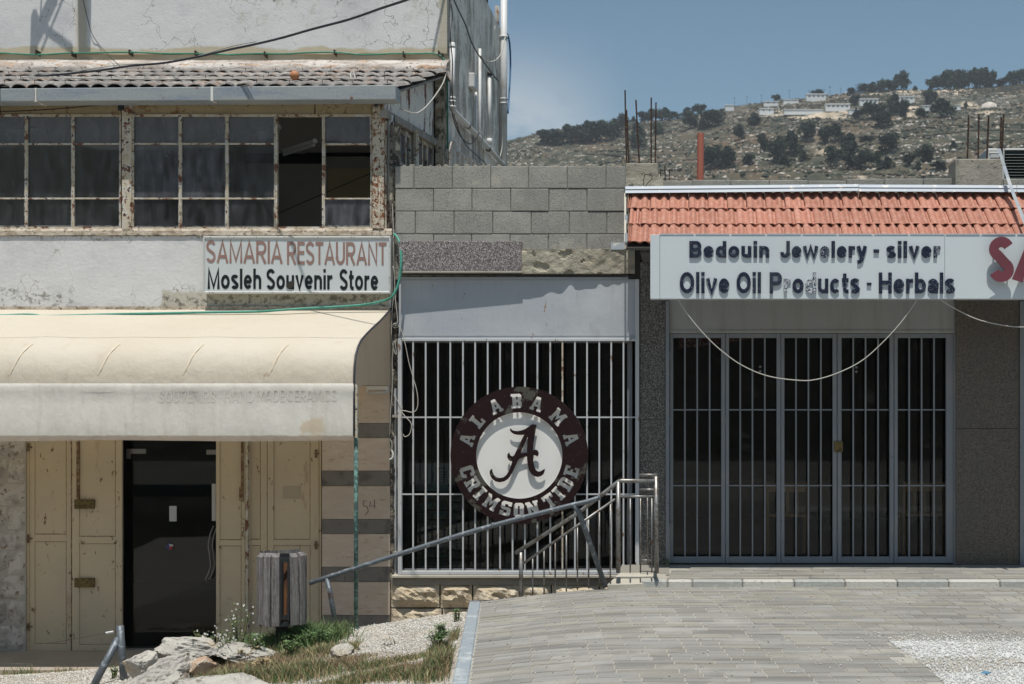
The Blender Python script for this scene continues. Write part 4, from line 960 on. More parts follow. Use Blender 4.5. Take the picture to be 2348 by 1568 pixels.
def shutter(u0, u1, iu0, iu1, y, splits, label=None, vt=880, vb=1492, lock=None, hinge=None):
    g = MB(); th = .035
    g.px(u0, iu0, vt, vb, y, th); g.px(iu1, u1, vt, vb, y, th)
    g.px(iu0, iu1, vt, splits[0][0], y+.001, th); 
    for i in range(len(splits)-1): g.px(iu0, iu1, splits[i][1], splits[i+1][0], y+.001, th)
    g.px(iu0, iu1, splits[-1][1], vb, y+.001, th)
    f = g.build("door_leaf", M['doorpaint'], rest, bevel=.003)
    if label: f['label'] = label
    for a, b in splits:
        q = MB(); q.px(iu0-1, iu1+1, a-1, b+1, y+.014, .004); attach(q.build("panel", M['doorpaint'], None), f)
        q = MB(); t = .8
        q.px(iu0, iu0+t, a, b, y+.010, .004); q.px(iu1-t, iu1, a, b, y+.010, .004); q.px(iu0+t, iu1-t, a, a+t, y+.0105, .004); q.px(iu0+t, iu1-t, b-t-.6, b, y+.0105, .004)
        attach(q.build("seam", M['doorrust'], None), f)
    return f
def add_hinge(f, u, v, y):
    h = MB(); p = P(u, v, y-.012); h.tube([p - Vector((0, 0, .04)), p + Vector((0, 0, .04))], .011, 8); h.tube([p - Vector((.02, 0, .0)), p + Vector((.035, .015, 0))], .006, 6)
    attach(h.build("hinge", M['doorrust'], None, smooth=True), f)
m = MB(); m.px(57.5, 66, 880, 1492, .04, .06); m.px(732, 736, 880, 1492, .03, .06); m.build("door_frame", M['doorpaint'], rest)
f = shutter(67, 163, 79, 152, .055, ((895, 1225), (1241, 1476)), "hinged beige door leaf against the pale stone wall")
for v in (1025, 1235, 1437): add_hinge(f, 65, v, .05)
f = shutter(165, 279, 181, 265, .02, ((895, 1230), (1246, 1478)), "beige door leaf with two brass locks")
for v in (1156, 1336):
    q = MB(); q.px(170, 215, v-10.5, v+10.5, .0, .03); lo = q.build("lock", M['brass'], None, bevel=.004); attach(lo, f)
m = MB(); m.px(163.2, 165.2, 885, 1492, .045, .02); m.px(175, 181, 892, 1146, .012, .02); m.build("rust_strip", M['doorrust'], rest)
f = shutter(495, 562, 503.5, 553, .02, ((895, 1238), (1251, 1476)), "narrow beige door leaf right of the dark glass door")
q = MB(); q.px(548, 553, 1116, 1148, .004, .015); q.px(553, 557, 1000, 1150, .006, .012); attach(q.build("slide_bolt", M['doorrust'], None), f)
m = MB(); m.px(562.5, 568, 880, 1492, .0, .06); m.build("leaf_edge", M['peel'], rest)
f = shutter(568.5, 612, 574, 597, .05, ((895, 1237), (1250, 1476)), "slim beige door leaf folded behind the bin")
f = shutter(613, 731, 627, 711, .045, ((1004, 1237), (1250, 1476)), "wide beige door leaf next to the striped pillar")
for v in (1040, 1250, 1447): add_hinge(f, 724, v, .04)
q = MB(); q.px(648, 690, 1114, 1143, .056, .003); st_ = q.build("paper_patch", mat("beige tape patch", (.43, .36, .27), .7), None); attach(st_, f)
# glass entrance
gd = MB(); gd.px(284, 496, 1000, 1488, .16, .01); gdo = gd.build("glass_door", M['shopglass'], rest)
m = MB(); m.px(280, 494, 1488, 1494, .10, .14); m.build("threshold", M['joint'], rest)
for a in ((289, 334, 1029, 1040), (289, 299, 1040, 1052), (473, 495, 1031, 1042)):
    m = MB(); m.px(*a, .148, .01); attach(m.build("steel_patch", M['steel'], None), gdo)
hp = [P(490, 1205, .09), P(482, 1225, .08), P(478, 1250, .08), P(481, 1275, .08), P(482, 1300, .08), P(471, 1330, .09)]
for dx in (0, .03):
    m = MB(); m.tube([q + Vector((dx, .03 if dx else 0, 0)) for q in smooth_path(hp)], .0075, 8); attach(m.build("door_handle", M['steel'], None, smooth=True), gdo)
m = MB(); m.px(388, 404.5, 1160, 1195, .145, .006); attach(m.build("door_sticker", M['panel'], None), gdo)
m = MB(); m.px(485.5, 494.5, 1109, 1194, .145, .004); attach(m.build("notice", M['acgrey'], None), gdo)
def flat(poly, y, th, name, mt, parent, attach_to=None):
    m = MB(); m.prism([(X_(u, y), Z_(v, y)) for u, v in poly], y, y+th); o = m.build(name, mt, parent)
    if attach_to: attach(o, attach_to)
    return o
flat([(378, 1252), (384, 1250), (384, 1244), (388, 1244), (388, 1262), (383, 1258)], .146, .003, "sticker_blue", mat("sticker blue", (.03, .04, .15), .6), None, gdo)
flat([(388.2, 1247), (396, 1248), (397, 1252), (388.2, 1252.5)], .146, .003, "sticker_white", M['acgrey'], None, gdo)
flat([(388.2, 1253), (396, 1252.5), (391.5, 1261), (388.2, 1259)], .146, .003, "sticker_red", mat("sticker red", (.35, .02, .02), .6), None, gdo)
# striped pillar beside the doors
m = MB(); m.box(X_(737), X_(893), .035, .3, -.95, Z_(880)); m.build("pillar_core", M['joint'], rest)
cs = [(884, 970, 0), (970, 1004, 1), (1004, 1079, 0), (1079, 1114, 1), (1114, 1190, 0), (1190, 1224, 1), (1224, 1299.5, 0), (1299.5, 1334, 1), (1334, 1410, 0), (1410, 1446, 1), (1446, 1500, 0)]
for a, b, dk in cs:
    cuts = [737.5, 893.5] if not dk or a < 1280 else [737.5, 790.5 if a < 1400 else 797.5, 893.5]
    for i in range(len(cuts)-1):
        m = MB(); m.px(cuts[i]+.4, cuts[i+1]-.4, a+.35, b-.35, random.uniform(-.002, .001), .045); m.build("stone", M['stonedark'] if dk else M['stonepale'], rest, bevel=.0015)
# corner strip between the two buildings
m = MB(); V = []; F = []; n = 90
for i in range(n+1):
    z = -.95 + (5.35)*i/n; e = .018*mnoise.noise(Vector((z*7, 0, 0))); e2 = .02*mnoise.noise(Vector((z*9, 7, 0)))
    V += [(X_(892) , .02, z), (X_(898)+e, .03, z), (X_(905)+e2, .07+e, z), (X_(911), .12, z)]
for i in range(n):
    for k in range(3): F.append((i*4+k, i*4+k+1, i*4+5+k, i*4+4+k))
M['grimejoint'] = mat("grimy ragged mortar joint", (.20, .18, .145), .95, coord='world', layers=[dict(s=16, d=8, rg=.75, lo=.42, hi=.54, col=(.035, .03, .028)), dict(s=8, lo=.56, hi=.64, col=(.42, .38, .30))], bumps=[(20, .03)])
raw("party_joint", V, F, M['grimejoint'], rest)

# ================================================================== flank services
def on(u, v, off=.07): return SW(u, v, XS + off)
def sp(name, pts, r, mt, label, cat, group=None, n=10, sm=True, parent=None):
    m = MB(); m.tube(pts, r, n); o = m.build(name, mt, parent, smooth=sm)
    if parent is None: tag(o, label, cat, group)
    return o
t = thing("drain_pipe", on(1037, 245), "white plastic drain pipe with a bend running diagonally down the flank wall", "pipe")
sp("pipe", [on(1037, 104), on(1037, 252)], .034, M['pvc'], None, None, parent=t)
sp("pipe", smooth_path([on(1037, 250), on(1040, 255), on(1046, 261), on(1100, 318), on(1157, 382)], 4), .034, M['pvc'], None, None, parent=t)
for v in (223, 231, 243): sp("coupling", [on(1037, v), on(1037, v+4)], .042, M['pvc'], None, None, parent=t)
sp("cap", [on(1037, 98), on(1037, 110)], [.03, .036], M['pvc'], None, None, parent=t)
for u, v in ((1071, 287), (1118, 340)): sp("clamp", [on(u, v), on(u+2.2, v+2.4)], .041, M['oldwood'], None, None, parent=t)
t = thing("corner_downpipe", on(1155, 230), "tall white downpipe at the far corner of the flank wall against the sky", "pipe")
sp("pipe", [on(1155, -60), on(1155, 400)], .052, M['pvc'], None, None, parent=t, n=14)
for v in (82, 226, 236): sp("coupling", [on(1155, v), on(1155, v+(6 if v < 100 else 3))], .064, M['pvc'], None, None, parent=t, n=14)
sp("conduit", [on(1100, 112, .05), on(1100, 400, .05)], .020, M['pvc'], "slim white conduit down the middle of the flank wall", "pipe")
sp("conduit", [on(1091, 180, .04), on(1091, 400, .04)], .016, M['pvc'], "thin conduit below the small junction box", "pipe")
t = thing("vent_pipe", on(1122, 170), "short white vent pipe with a dark capped top on the flank wall", "pipe")
sp("pipe", [on(1122, 172, .06), on(1122, 322, .06)], .026, M['pvc'], None, None, parent=t)
sp("pipe_cap", [on(1122, 165, .06), on(1122, 174, .06)], .036, M['darkmetal'], None, None, parent=t)
sp("coupling", [on(1122, 318, .06), on(1122, 330, .06)], .040, M['pvc'], None, None, parent=t)
m = MB(); a, b = on(1091, 199, .10), on(1099, 179, .10); m.box(XS, XS+.08, a.y, b.y, a.z, b.z); tag(m.build("junction_box", M['pvc'], bevel=.01), "small white junction box on the flank wall conduit", "box")
sp("blue_cable", smooth_path([on(1163, 78, .1), on(1168, 100, .12), on(1170, 150, .12), on(1167, 215, .12), on(1164, 260, .12)]), .014, M['bluecable'], "blue wrapped cable hanging beside the corner downpipe", "cable")
sp("roof_stanchion", [Vector((XS-.05, 6.1, 7.4)), Vector((XS-.05, 6.1, 8.3))], .045, M['rebar'], "dark red steel stanchion on the flank wall parapet", "post")
sp("roof_stub", [Vector((XS-.03, 7.2, 7.3)), Vector((XS-.03, 7.2, 7.75))], .035, M['oldwood'], "short grey pipe stub above the flank wall", "post")
# black and pale wires crossing the flank
wires = [
 ("black wire drooping from the top of the flank wall", 'blackcable', .007, [(1038, -5), (1052, 26), (1066, 55), (1080, 95), (1095, 123), (1118, 155), (1143, 188)]),
 ("white wire loop hanging from the downpipe to the conduit", 'greycable', .007, [(1158, 85), (1150, 118), (1140, 135), (1125, 142), (1110, 137), (1102, 128)]),
 ("thin black wire hanging in a loop over the diagonal drain pipe", 'blackcable', .006, [(1036, 258), (1045, 290), (1060, 318), (1078, 330), (1090, 320), (1098, 305)]),
 ("long black wire running down to the block wall", 'blackcable', .005, [(1040, 262), (1052, 300), (1070, 335), (1095, 358), (1120, 382)]),
 ("pale wire tied round the foot of the diagonal drain pipe", 'greycable', .007, [(1098, 303), (1106, 312), (1104, 345), (1112, 378)]),
 ("pale wire following the corner downpipe", 'greycable', .006, [(1134, 60), (1136, 140), (1142, 200), (1150, 270), (1151, 330), (1146, 360)]),
 ("twisted black wires at the front edge of the flank wall", 'blackcable', .005, [(1034, 10), (1037, 40), (1032, 80), (1037, 140), (1036, 205), (1040, 242)])]
for lab, mt, r, pts in wires: sp("wire", smooth_path([on(u, v, .13) for u, v in pts]), r*1.3, M[mt], lab, "wire", n=6)
# plastered hump and ledge low on the flank
m = MB(); hp_ = [on(1031, 400, .06), on(1031, 345, .06), on(1036, 325, .06), on(1044, 322, .06), on(1052, 338, .06), on(1060, 352, .06), on(1080, 375, .06), on(1090, 400, .06)]
V = [tuple(p) for p in hp_] + [(XS-.02, p.y, p.z) for p in hp_]; n = len(hp_); F = [tuple(range(n)), tuple(reversed(range(n, 2*n)))] + [((i+1) % n, i, i+n, (i+1) % n + n) for i in range(n)]
o = raw("plaster_hump", V, F, M['flank_plaster'], rest)
m = MB(); q = [on(1053, 400, .10), on(1053, 349, .10), on(1112, 379, .10), on(1120, 400, .10)]; V = [tuple(p) for p in q] + [(XS-.02, p.y, p.z) for p in q]; n = 4
F = [tuple(range(n)), tuple(reversed(range(n, 2*n)))] + [((i+1) % n, i, i+n, (i+1) % n + n) for i in range(n)]
raw("white_buttress", V, F, M['ledge'], rest)

# green hose along the upper wall
pts = [(-60, 122), (0, 121.5), (80, 125.5), (160, 122), (200, 121.5), (300, 120), (380, 123), (450, 123), (530, 125.5), (587, 123), (650, 123.5), (700, 121), (768, 120), (830, 125.5), (900, 123), (960, 123), (990, 122.5), (1008, 127), (1018, 137), (1024, 152)]
hose = thing("garden_hose", P(500, 122, YB-.1), "green hose clipped along the foot of the upper white wall", "hose")
sp("hose_run", smooth_path([P(u, v, YB-.10) for u, v in pts], 5) + [P(1025.5, 180, YB-.12), P(1026, 390, YB-.1)], .0105, M['hose'], None, None, parent=hose, n=8)
for u, v in ((82, 118), (165, 122), (296, 118), (447, 120), (606, 122), (766, 118), (924, 122), (1005, 120), (1013, 126)):
    m = MB(); p = P(u, v, YB-.11); m.box(p.x-.007, p.x+.007, p.y-.005, p.y+.11, p.z-.035, p.z+.022); m.build("hose_clip", M['rebar'], hose)
pts = [(903, 536), (911, 545), (917, 562), (919.5, 595), (917, 630), (910, 660), (900, 678), (893, 684), (870, 692), (830, 699), (760, 704), (700, 707), (640, 711), (587, 714.5), (480, 716), (375, 718), (250, 720.5), (170, 723), (100, 724.5), (80, 722), (55, 721), (0, 723), (-80, 722)]
ysh = [-.02, -.05, -.1, -.14, -.15, -.16, -.17, -.16, -.15, -.15, -.16, -.17] + [-.215]*11
sp("garden_hose", smooth_path([P(u, v, y) for (u, v), y in zip(pts, ysh)], 5), .0125, M['hose_pale'], "faded green hose curving round the restaurant sign and along the awning top", "hose", n=8)
# overhead cables
pts = [(-200, 190, 1.6), (0, 182, 1.2), (125, 172, .9), (225, 162, .7), (300, 151, .5), (375, 144.5, .3), (450, 131, 0), (525, 114, -.3), (587, 101, -.5), (649, 86, -.8), (719, 66, -1.1), (799, 45, -1.4), (874, 19, -1.7), (937, -2, -2), (1100, -60, -2.6)]
sp("overhead_cable", smooth_path([P(*q) for q in pts], 4), .011, M['blackcable'], "thick black cable sweeping up across the upper white wall", "cable", n=6)
sp("overhead_cable", smooth_path([P(u, v-3+4*math.sin(u*.02), y+.02) for u, v, y in pts[:9]], 4), .005, M['greycable'], "thin pale cable beside the thick black one", "cable", n=6)
def roofz(y): return R0.z + (y-R0.y)*dirn.z/dirn.y + .065
def rp(u, y): return Vector((X_(u, y), y, roofz(y)))
pts = [(50, .55), (150, .5), (235, .35), (300, .3), (350, .25), (430, .28), (500, .36), (587, .38), (650, .40), (700, .5), (770, .52), (795, .36), (812, .33), (830, .34)]
sp("roof_cable", smooth_path([rp(u, y) for u, y in pts], 4), .0065, M['greycable'], "pale cable lying loosely across the tiled roof", "cable", n=6)
sp("roof_cable", smooth_path([rp(805, .36), rp(803, .7)+Vector((0, 0, .03)), rp(810, .75)+Vector((0, 0, .05)), rp(814, .4)], 4), .006, M['greycable'], "little loop of pale cable standing up on the tiled roof", "cable", n=6)
sp("wall_wire", smooth_path([P(190, 0, YB-.03), P(200, 40, YB-.03), P(212, 80, YB-.03), P(235, 112, YB-.03), P(262, 140, YB-.35), P(275, 152, YB-.5)], 4), .004, M['blackcable'], "thin wire slanting down the upper wall to the roof", "wire", n=5)
sp("hanging_wire", smooth_path([P(1023, 160, 2.5), P(1017, 187, 2.2), P(999, 217, 1.6), P(979, 242, 1.0), P(964, 255, .6), P(949, 260, .3), P(915, 250, .15)], 5), .008, M['greycable'], "white wire looping from the wall corner past the rusty side sheet", "wire", n=6)
sp("eaves_wire", smooth_path([P(-40, 256, -.05), P(60, 254, -.05), P(150, 248, -.05), P(205, 243, -.05), P(272, 238, -.05)], 4), .006, M['rebar'], "rusty wire strung below the gutter at the left", "wire", n=5)
m = MB(); c = rp(675, .32); m.ball((c.x, c.y, c.z + .035), .048, 16, 12); tag(m.build("ball", M['ballclay'], smooth=True), "small orange ball resting on the tiled roof", "ball")
# things on the roof above the frame, whose shadows fall on the wall: bracketed poles
m_ = thing("roof_frame", (X_(200, YB), YB, 7.5), "steel post frame fixed high on the front of the upper white wall", "frame")
def sh_post(a, b, r, nm="post"):
    mm = MB(); mm.tube([a, b], r, 8); mm.build(nm, M['oldwood'], m_)
def shadow_src(u, v, out):                        # a point `out` metres off the wall whose shadow reaches (u, v) on it
    p = P(u, v, YB); return Vector((p.x + out*.035, YB - out, p.z + out*math.tan(math.radians(SUN_EL))))
mm = MB(); a = shadow_src(194.5, 118, .55); b = a + Vector((0, 0, 2.6)); mm.hexa([(a.x-.07, a.y-.05, a.z), (a.x+.07, a.y-.05, a.z), (a.x+.07, a.y+.05, a.z), (a.x-.07, a.y+.05, a.z), (b.x-.11, b.y-.05, b.z), (b.x+.11, b.y-.05, b.z), (b.x+.11, b.y+.05, b.z), (b.x-.11, b.y+.05, b.z)]); mm.build("post", M['oldwood'], m_)
sh_post(shadow_src(78, 118, .62), shadow_src(80, 48, .62), .05)
sh_post(shadow_src(86, 78, .60), shadow_src(126, -10, .60), .045)
sh_post(shadow_src(98, 62, .60), shadow_src(165, 112, .60), .022, "brace")
sh_post(shadow_src(96, 115, .58), shadow_src(148, -10, .58), .010, "brace")
sh_post(shadow_src(93, 40, .58), shadow_src(96, -10, .58), .010, "brace")
sh_post(shadow_src(993, 120, .50), shadow_src(1019, -5, .50), .014, "brace")
sh_post(Vector((X_(60, YB), YB, 8.2)), Vector((X_(60, YB), YB-.7, 8.9)), .03, "bracket"); sh_post(Vector((X_(200, YB), YB, 8.2)), Vector((X_(200, YB), YB-.7, 8.9)), .03, "bracket")
sh_post(Vector((X_(40, YB), YB-.7, 8.95)), Vector((X_(1030, YB), YB-.55, 8.95)), .03, "rail")

# ================================================================== AWNING
prof = [(0, 2.555), (-.20, 2.49), (-.47, 2.405), (-.80, 2.315), (-1.02, 2.25), (-1.20, 2.19), (-1.31, 2.13), (-1.40, 2.05), (-1.445, 1.95), (-1.458, 1.87), (-1.46, 1.795)]
val = [(-1.461, 1.795), (-1.474, 1.76), (-1.462, 1.715), (-1.464, 1.6), (-1.462, 1.45), (-1.46, 1.345), (-1.45, 1.285)]
XR = X_(896, 0); awn = thing("awning", (-6, -.7, 2.0), "long cream awning with a white front valance over the restaurant doors", "awning")
XA = -10.2; nX = 110
def strip(pr, mt, name, x1, wav):
    V = []; F = []; n = len(pr)
    for i in range(nX+1):
        x = XA + (x1-XA)*i/nX
        for k, (y, z) in enumerate(pr): dy, dz = wav(x, k/(n-1)); V.append((x, y+dy, z+dz))
    for i in range(nX):
        for k in range(n-1): F.append((i*n+k, (i+1)*n+k, (i+1)*n+k+1, i*n+k+1))
    return raw(name, V, F, mt, awn, smooth=True)
ribs = [X_(u, -1.4) for u in (20, 222, 416, 612)] + [X_(-180, -1.4)]
def sag(x, t):
    d = min(abs(x - r - (1-t)*.35) for r in ribs); s = math.sin(math.pi*min(1, t))*.5
    return (0, -.018*s*min(1, d/.35) + .004*mnoise.noise(Vector((x*2, t*3, 0))))
def wv(x, t):
    return (-.010*mnoise.noise(Vector((x*1.8, t*2.5, 4)))*(1-abs(2*t-1)) - .012*max(0, mnoise.noise(Vector((x*2.6, 0, 8))))*(1 if t < .3 else 0), (.012*mnoise.noise(Vector((x*.9, 0, 2))) if t > .95 else 0))
strip(prof, M['awn_top'], "canopy", XR, sag); strip(val, M['awn_val'], "valance", XR, wv)
# end panel
V = [(XR-.004, y, z) for y, z in prof] + [(XR-.004, -1.462, 1.60), (XR-.004, -1.44, 1.795), (XR-.004, 0, 1.795)]
mm = MB(); poly = [(y, z) for y, z in prof] + [(-1.445, 1.77), (-.9, 1.785), (0, 1.79)]
V = [(XR-.002, y, z) for y, z in poly] + [(XR-.014, y, z) for y, z in poly]; n = len(poly)
raw("end_panel", V, [tuple(range(n)), tuple(reversed(range(n, 2*n)))] + [((i+1) % n, i, i+n, (i+1) % n+n) for i in range(n)], M['awn_side'], awn)
mm = MB(); mm.tube([Vector((XR+.002, y, z+.003)) for y, z in prof] + [Vector((XR+.002, -1.466, 1.33))], .0095, 6); mm.build("edge_piping", M['piping'], awn, smooth=True)
mm = MB(); mm.box(XR+.010, XR+.030, -1.462, -1.445, 1.31, 1.79); mm.build("valance_edge", M['peel'], awn)
mm = MB(); mm.box(XA, XR, -.03, -.002, 2.53, 2.578); mm.build("wall_batten", M['sill'], awn)
for r in ribs:
    mm = MB(); mm.tube([Vector((r + .35*(1-k/(len(prof)-1)), y+.03, z-.03)) for k, (y, z) in enumerate(prof)], .011, 6); mm.build("awning_rib", M['greenpole'], awn)
M['seamstain'] = mat("rib seam stain", (.70, .61, .47), .9)
V = []; F = []                                     # lengthwise join in the fabric
for i in range(nX+1):
    x = XA + (XR-XA)*i/nX; t = 4.4/(len(prof)-1); dz = sag(x, t)[1]; y = -1.02 - .4*.18; z = 2.25 - .4*.06 + dz
    V += [(x, y-.001, z+.0035), (x, y-.010, z+.0008)]
for i in range(nX): F.append((2*i, 2*i+1, 2*i+3, 2*i+2))
raw("fabric_join", V, F, M['seamline'], awn)
for r in ribs:
    mm = MB(); q = smooth_path([Vector((r + .35*(1-k/(len(prof)-1)), y-.0005, z+sag(r + .35*(1-k/(len(prof)-1)), k/(len(prof)-1))[1] + .0005)) for k, (y, z) in enumerate(prof)], 3)[17:-3]
    V = []; F = []
    for i, p in enumerate(q):
        w = .005 if i % 2 else .008; V += [(p.x-w, p.y-.0022, p.z+.0022), (p.x+w, p.y-.0022, p.z+.0022)]
    for i in range(len(q)-1): F.append((2*i, 2*i+1, 2*i+3, 2*i+2))
    raw("rib_seam", V, F, M['seamstain'], awn)
t = thing("awning_pole", (X_(816, -1.4), -1.4, -.4), "chipped green steel pole holding the right corner of the awning", "pole")
m = MB(); m.tube([(X_(816, -1.42), -1.42, 1.78), (X_(816, -1.42), -1.42, -.5)], .019, 10); m.build("pole", M['greenpole'], t, smooth=True)
# lamp under the awning end
t = thing("tube_lamp", P(863, 892, -.08), "white fluorescent lamp fitting on top of the striped pillar", "lamp")
m = MB(); m.px(840, 889, 884.5, 893.5, -.10, .07); m.build("housing", M['lampwhite'], t, bevel=.004)
m = MB(); m.tube([P(841, 901, -.09), P(887, 898.5, -.09)], .011, 10); m.build("tube", M['acgrey'], t, smooth=True)
for u in (842, 886): m = MB(); m.px(u-2, u+2, 893, 901, -.09, .03); m.build("holder", M['lampwhite'], t)

# ================================================================== MIDDLE SHOP
mid = thing("small_shop", (-1.6, 1, -.9), "small shop of bare grey concrete blocks over a blue grey metal front", "building")
m = MB(); m.box(X_(905), X_(1436), .02, .2, Z_(640), Z_(381.5)); m.build("block_core", M['blockmortar'], mid)
courses = [((380.5, 432), [905, 948.7, 1036.7, 1124.7, 1211.5, 1300.5, 1389, 1434]), ((432, 484.3), [906, 993.7, 1081.7, 1170.5, 1258, 1345.5, 1433]),
           ((484.3, 536.5), [907, 951.7, 1040.5, 1129.2, 1217.5, 1305, 1391, 1433]), ((536.5, 589), [908, 993.7, 1081, 1169, 1256.5, 1345, 1433])]
for (a, b), cu in courses:
    for i in range(len(cu)-1):
        m = MB(); j = random.uniform(-.4, .4)
        m.px(cu[i]+.7, cu[i+1]-.7, a+.8+j*.5, b-.8+j*.4, random.uniform(-.006, .003), .16); m.build("concrete_block", M['block'], mid, bevel=.005)
m = MB()
for i in range(26):
    u = 925 + i*20 + random.uniform(-6, 6); p = P(u, 380, random.uniform(.02, .14)); m.ball(tuple(p), random.uniform(.008, .022), 7, 5, sq=(1.8, 1, .7))
o = m.build("mortar_blobs", M['mortar'], mid, smooth=True); o['kind'] = 'stuff'
# lintel: granite slab and bare mortar, slightly skewed
def skew(u0, u1, v0, v1, ya, yb, back=.05):
    m = MB(); m.hexa([(X_(u0, ya), ya, Z_(v1, ya)), (X_(u1, yb), yb, Z_(v1, yb)), (X_(u1, yb), back, Z_(v1, yb)), (X_(u0, ya), back, Z_(v1, ya)),
                      (X_(u0, ya), ya, Z_(v0, ya)), (X_(u1, yb), yb, Z_(v0, yb)), (X_(u1, yb), back, Z_(v0, yb)), (X_(u0, ya), back, Z_(v0, ya))]); return m
skew(914, 1195, 553, 621, -.128, -.092).build("granite_slab", M['pinkterrazzo'], mid, bevel=.002)
skew(914, 1196, 621.3, 624.5, -.130, -.094).build("slab_lip", M['slab'], mid)
# mortar face as a rough grid
V = []; F = []; a, b = 60, 16
for j in range(b+1):
    for i in range(a+1):
        u = 1195.6 + (1455-1195.6)*i/a; v = 571 + (627-571)*j/b; t = i/a; y = -.074 + .054*t
        y += .012*mnoise.noise(Vector((u*.05, v*.06, 0))) + (.018 if mnoise.noise(Vector((u*.028, v*.035, 5))) > .28 else 0)
        if j == 0: v += 1.5*mnoise.noise(Vector((u*.1, 0, 0)))
        V.append(tuple(P(u, v, y)))
for j in range(b):
    for i in range(a): q = j*(a+1)+i; F.append((q, q+a+1, q+a+2, q+1))
n0 = len(V)
for j in range(b+1):
    for i in (0, a): v0_ = V[j*(a+1)+i]; V.append((v0_[0], .06, v0_[2]))
for i in range(a+1): V.append((V[i][0], .03, V[i][2]))
n1 = n0 + 2*(b+1)
for i in range(a): F.append((i, i+1, n1+i+1, n1+i))
n2 = len(V)
for i in range(a+1): q = b*(a+1)+i; V.append((V[q][0], .06, V[q][2]))
for i in range(a): q = b*(a+1)+i; F.append((q, n2+i, n2+i+1, q+1))
for j in range(b): F.append((j*(a+1)+a, (j+1)*(a+1)+a, n0+2*(j+1)+1, n0+2*j+1)); F.append((j*(a+1), n0+2*j, n0+2*(j+1), (j+1)*(a+1)))
raw("mortar_beam", V, F, M['mortar'], mid)
m = MB(); m.px(1400, 1432, 556, 572, -.04, .05); m.build("marble_offcut", M['flash'], mid)
m = MB(); m.px(913, 1462, 624.5, 635, .03, .02); m.build("dark_gap", M['darkjoint'], mid)
m = MB(); m.tube([P(915, 628, -.02), P(1450, 634, -.01)], .008, 6); m.build("rod", M['darkmetal'], mid)
# metal fascia with a frame round it
m = MB(); m.px(914, 1463, 635, 776, .004, .03); m.build("fascia_panel", M['panel'], mid, bevel=.002)
m = MB(); m.px(919, 1457, 641, 642.5, .0005, .01); m.px(919, 1457, 769, 770.5, .0005, .01); m.px(919, 920.2, 642.5, 769, .0005, .01); m.px(1456, 1457, 642.5, 769, .0005, .01); m.build("panel_bead", M['greypaint'], mid)
# window grille
gr = MB(); gr.px(911.5, 920.5, 776, 1318, -.03, .05); gr.px(1456, 1465, 640, 1318, -.03, .05); gr.px(920.5, 1456, 1309, 1317.5, -.028, .045); gr.px(920.5, 1456, 776, 782, -.028, .045)
go = gr.build("window_grille", M['barpaint'], mid, bevel=.003)
bars = [946.7, 975.5, 1003.7, 1032, 1061, 1089, 1117.7, 1146, 1174.7, 1203, 1231.7, 1261, 1289, 1317.7, 1345.5, 1373.5, 1401, 1429]
for i, u in enumerate(bars):
    m = MB(); m.px(u-1.75, u+1.75, 782, 1309, -.022, .014); b = m.build("bar", M['peel'] if i == 12 else M['barpaint'], None); attach(b, go)
for v in (956.5, 1133):
    m = MB(); m.px(920.5, 1456, v-1.6, v+1.6, -.006, .012); attach(m.build("cross_bar", M['barpaint'], None), go)
m = MB(); m.px(900, 908, 890, 1318, .05, .05); m.build("side_post", M['panel'], mid)
m = MB(); m.px(899, 911, 951, 957, -.01, .06); m.px(899, 911, 1265, 1270, -.01, .06); m.build("post_tie", M['oldwood'], mid)
m = MB(); m.px(1438, 1449, 776, 1312, .13, .05); m.px(908, 916, 776, 1312, .13, .05); m.px(916, 1438, 776, 786, .13, .05); m.px(916, 1438, 1304, 1312, .13, .05); m.build("window_frame", M['doorbar'], mid)
m = MB(); m.px(916, 1438, 786, 1304, .15, .008); m.build("window_pane", M['shopglass'], mid)
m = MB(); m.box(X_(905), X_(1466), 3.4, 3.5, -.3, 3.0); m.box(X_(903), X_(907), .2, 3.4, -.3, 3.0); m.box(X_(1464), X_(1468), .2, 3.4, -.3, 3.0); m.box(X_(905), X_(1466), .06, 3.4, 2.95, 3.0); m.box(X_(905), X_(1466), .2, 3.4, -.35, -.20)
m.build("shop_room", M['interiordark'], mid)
m = MB(); m.box(X_(905), X_(1500), .05, 6, 3.05, 3.15); m.box(X_(905), X_(1466), 3.5, 6, -1, 3.05); m.build("flat_roof", M['concrete'], mid)
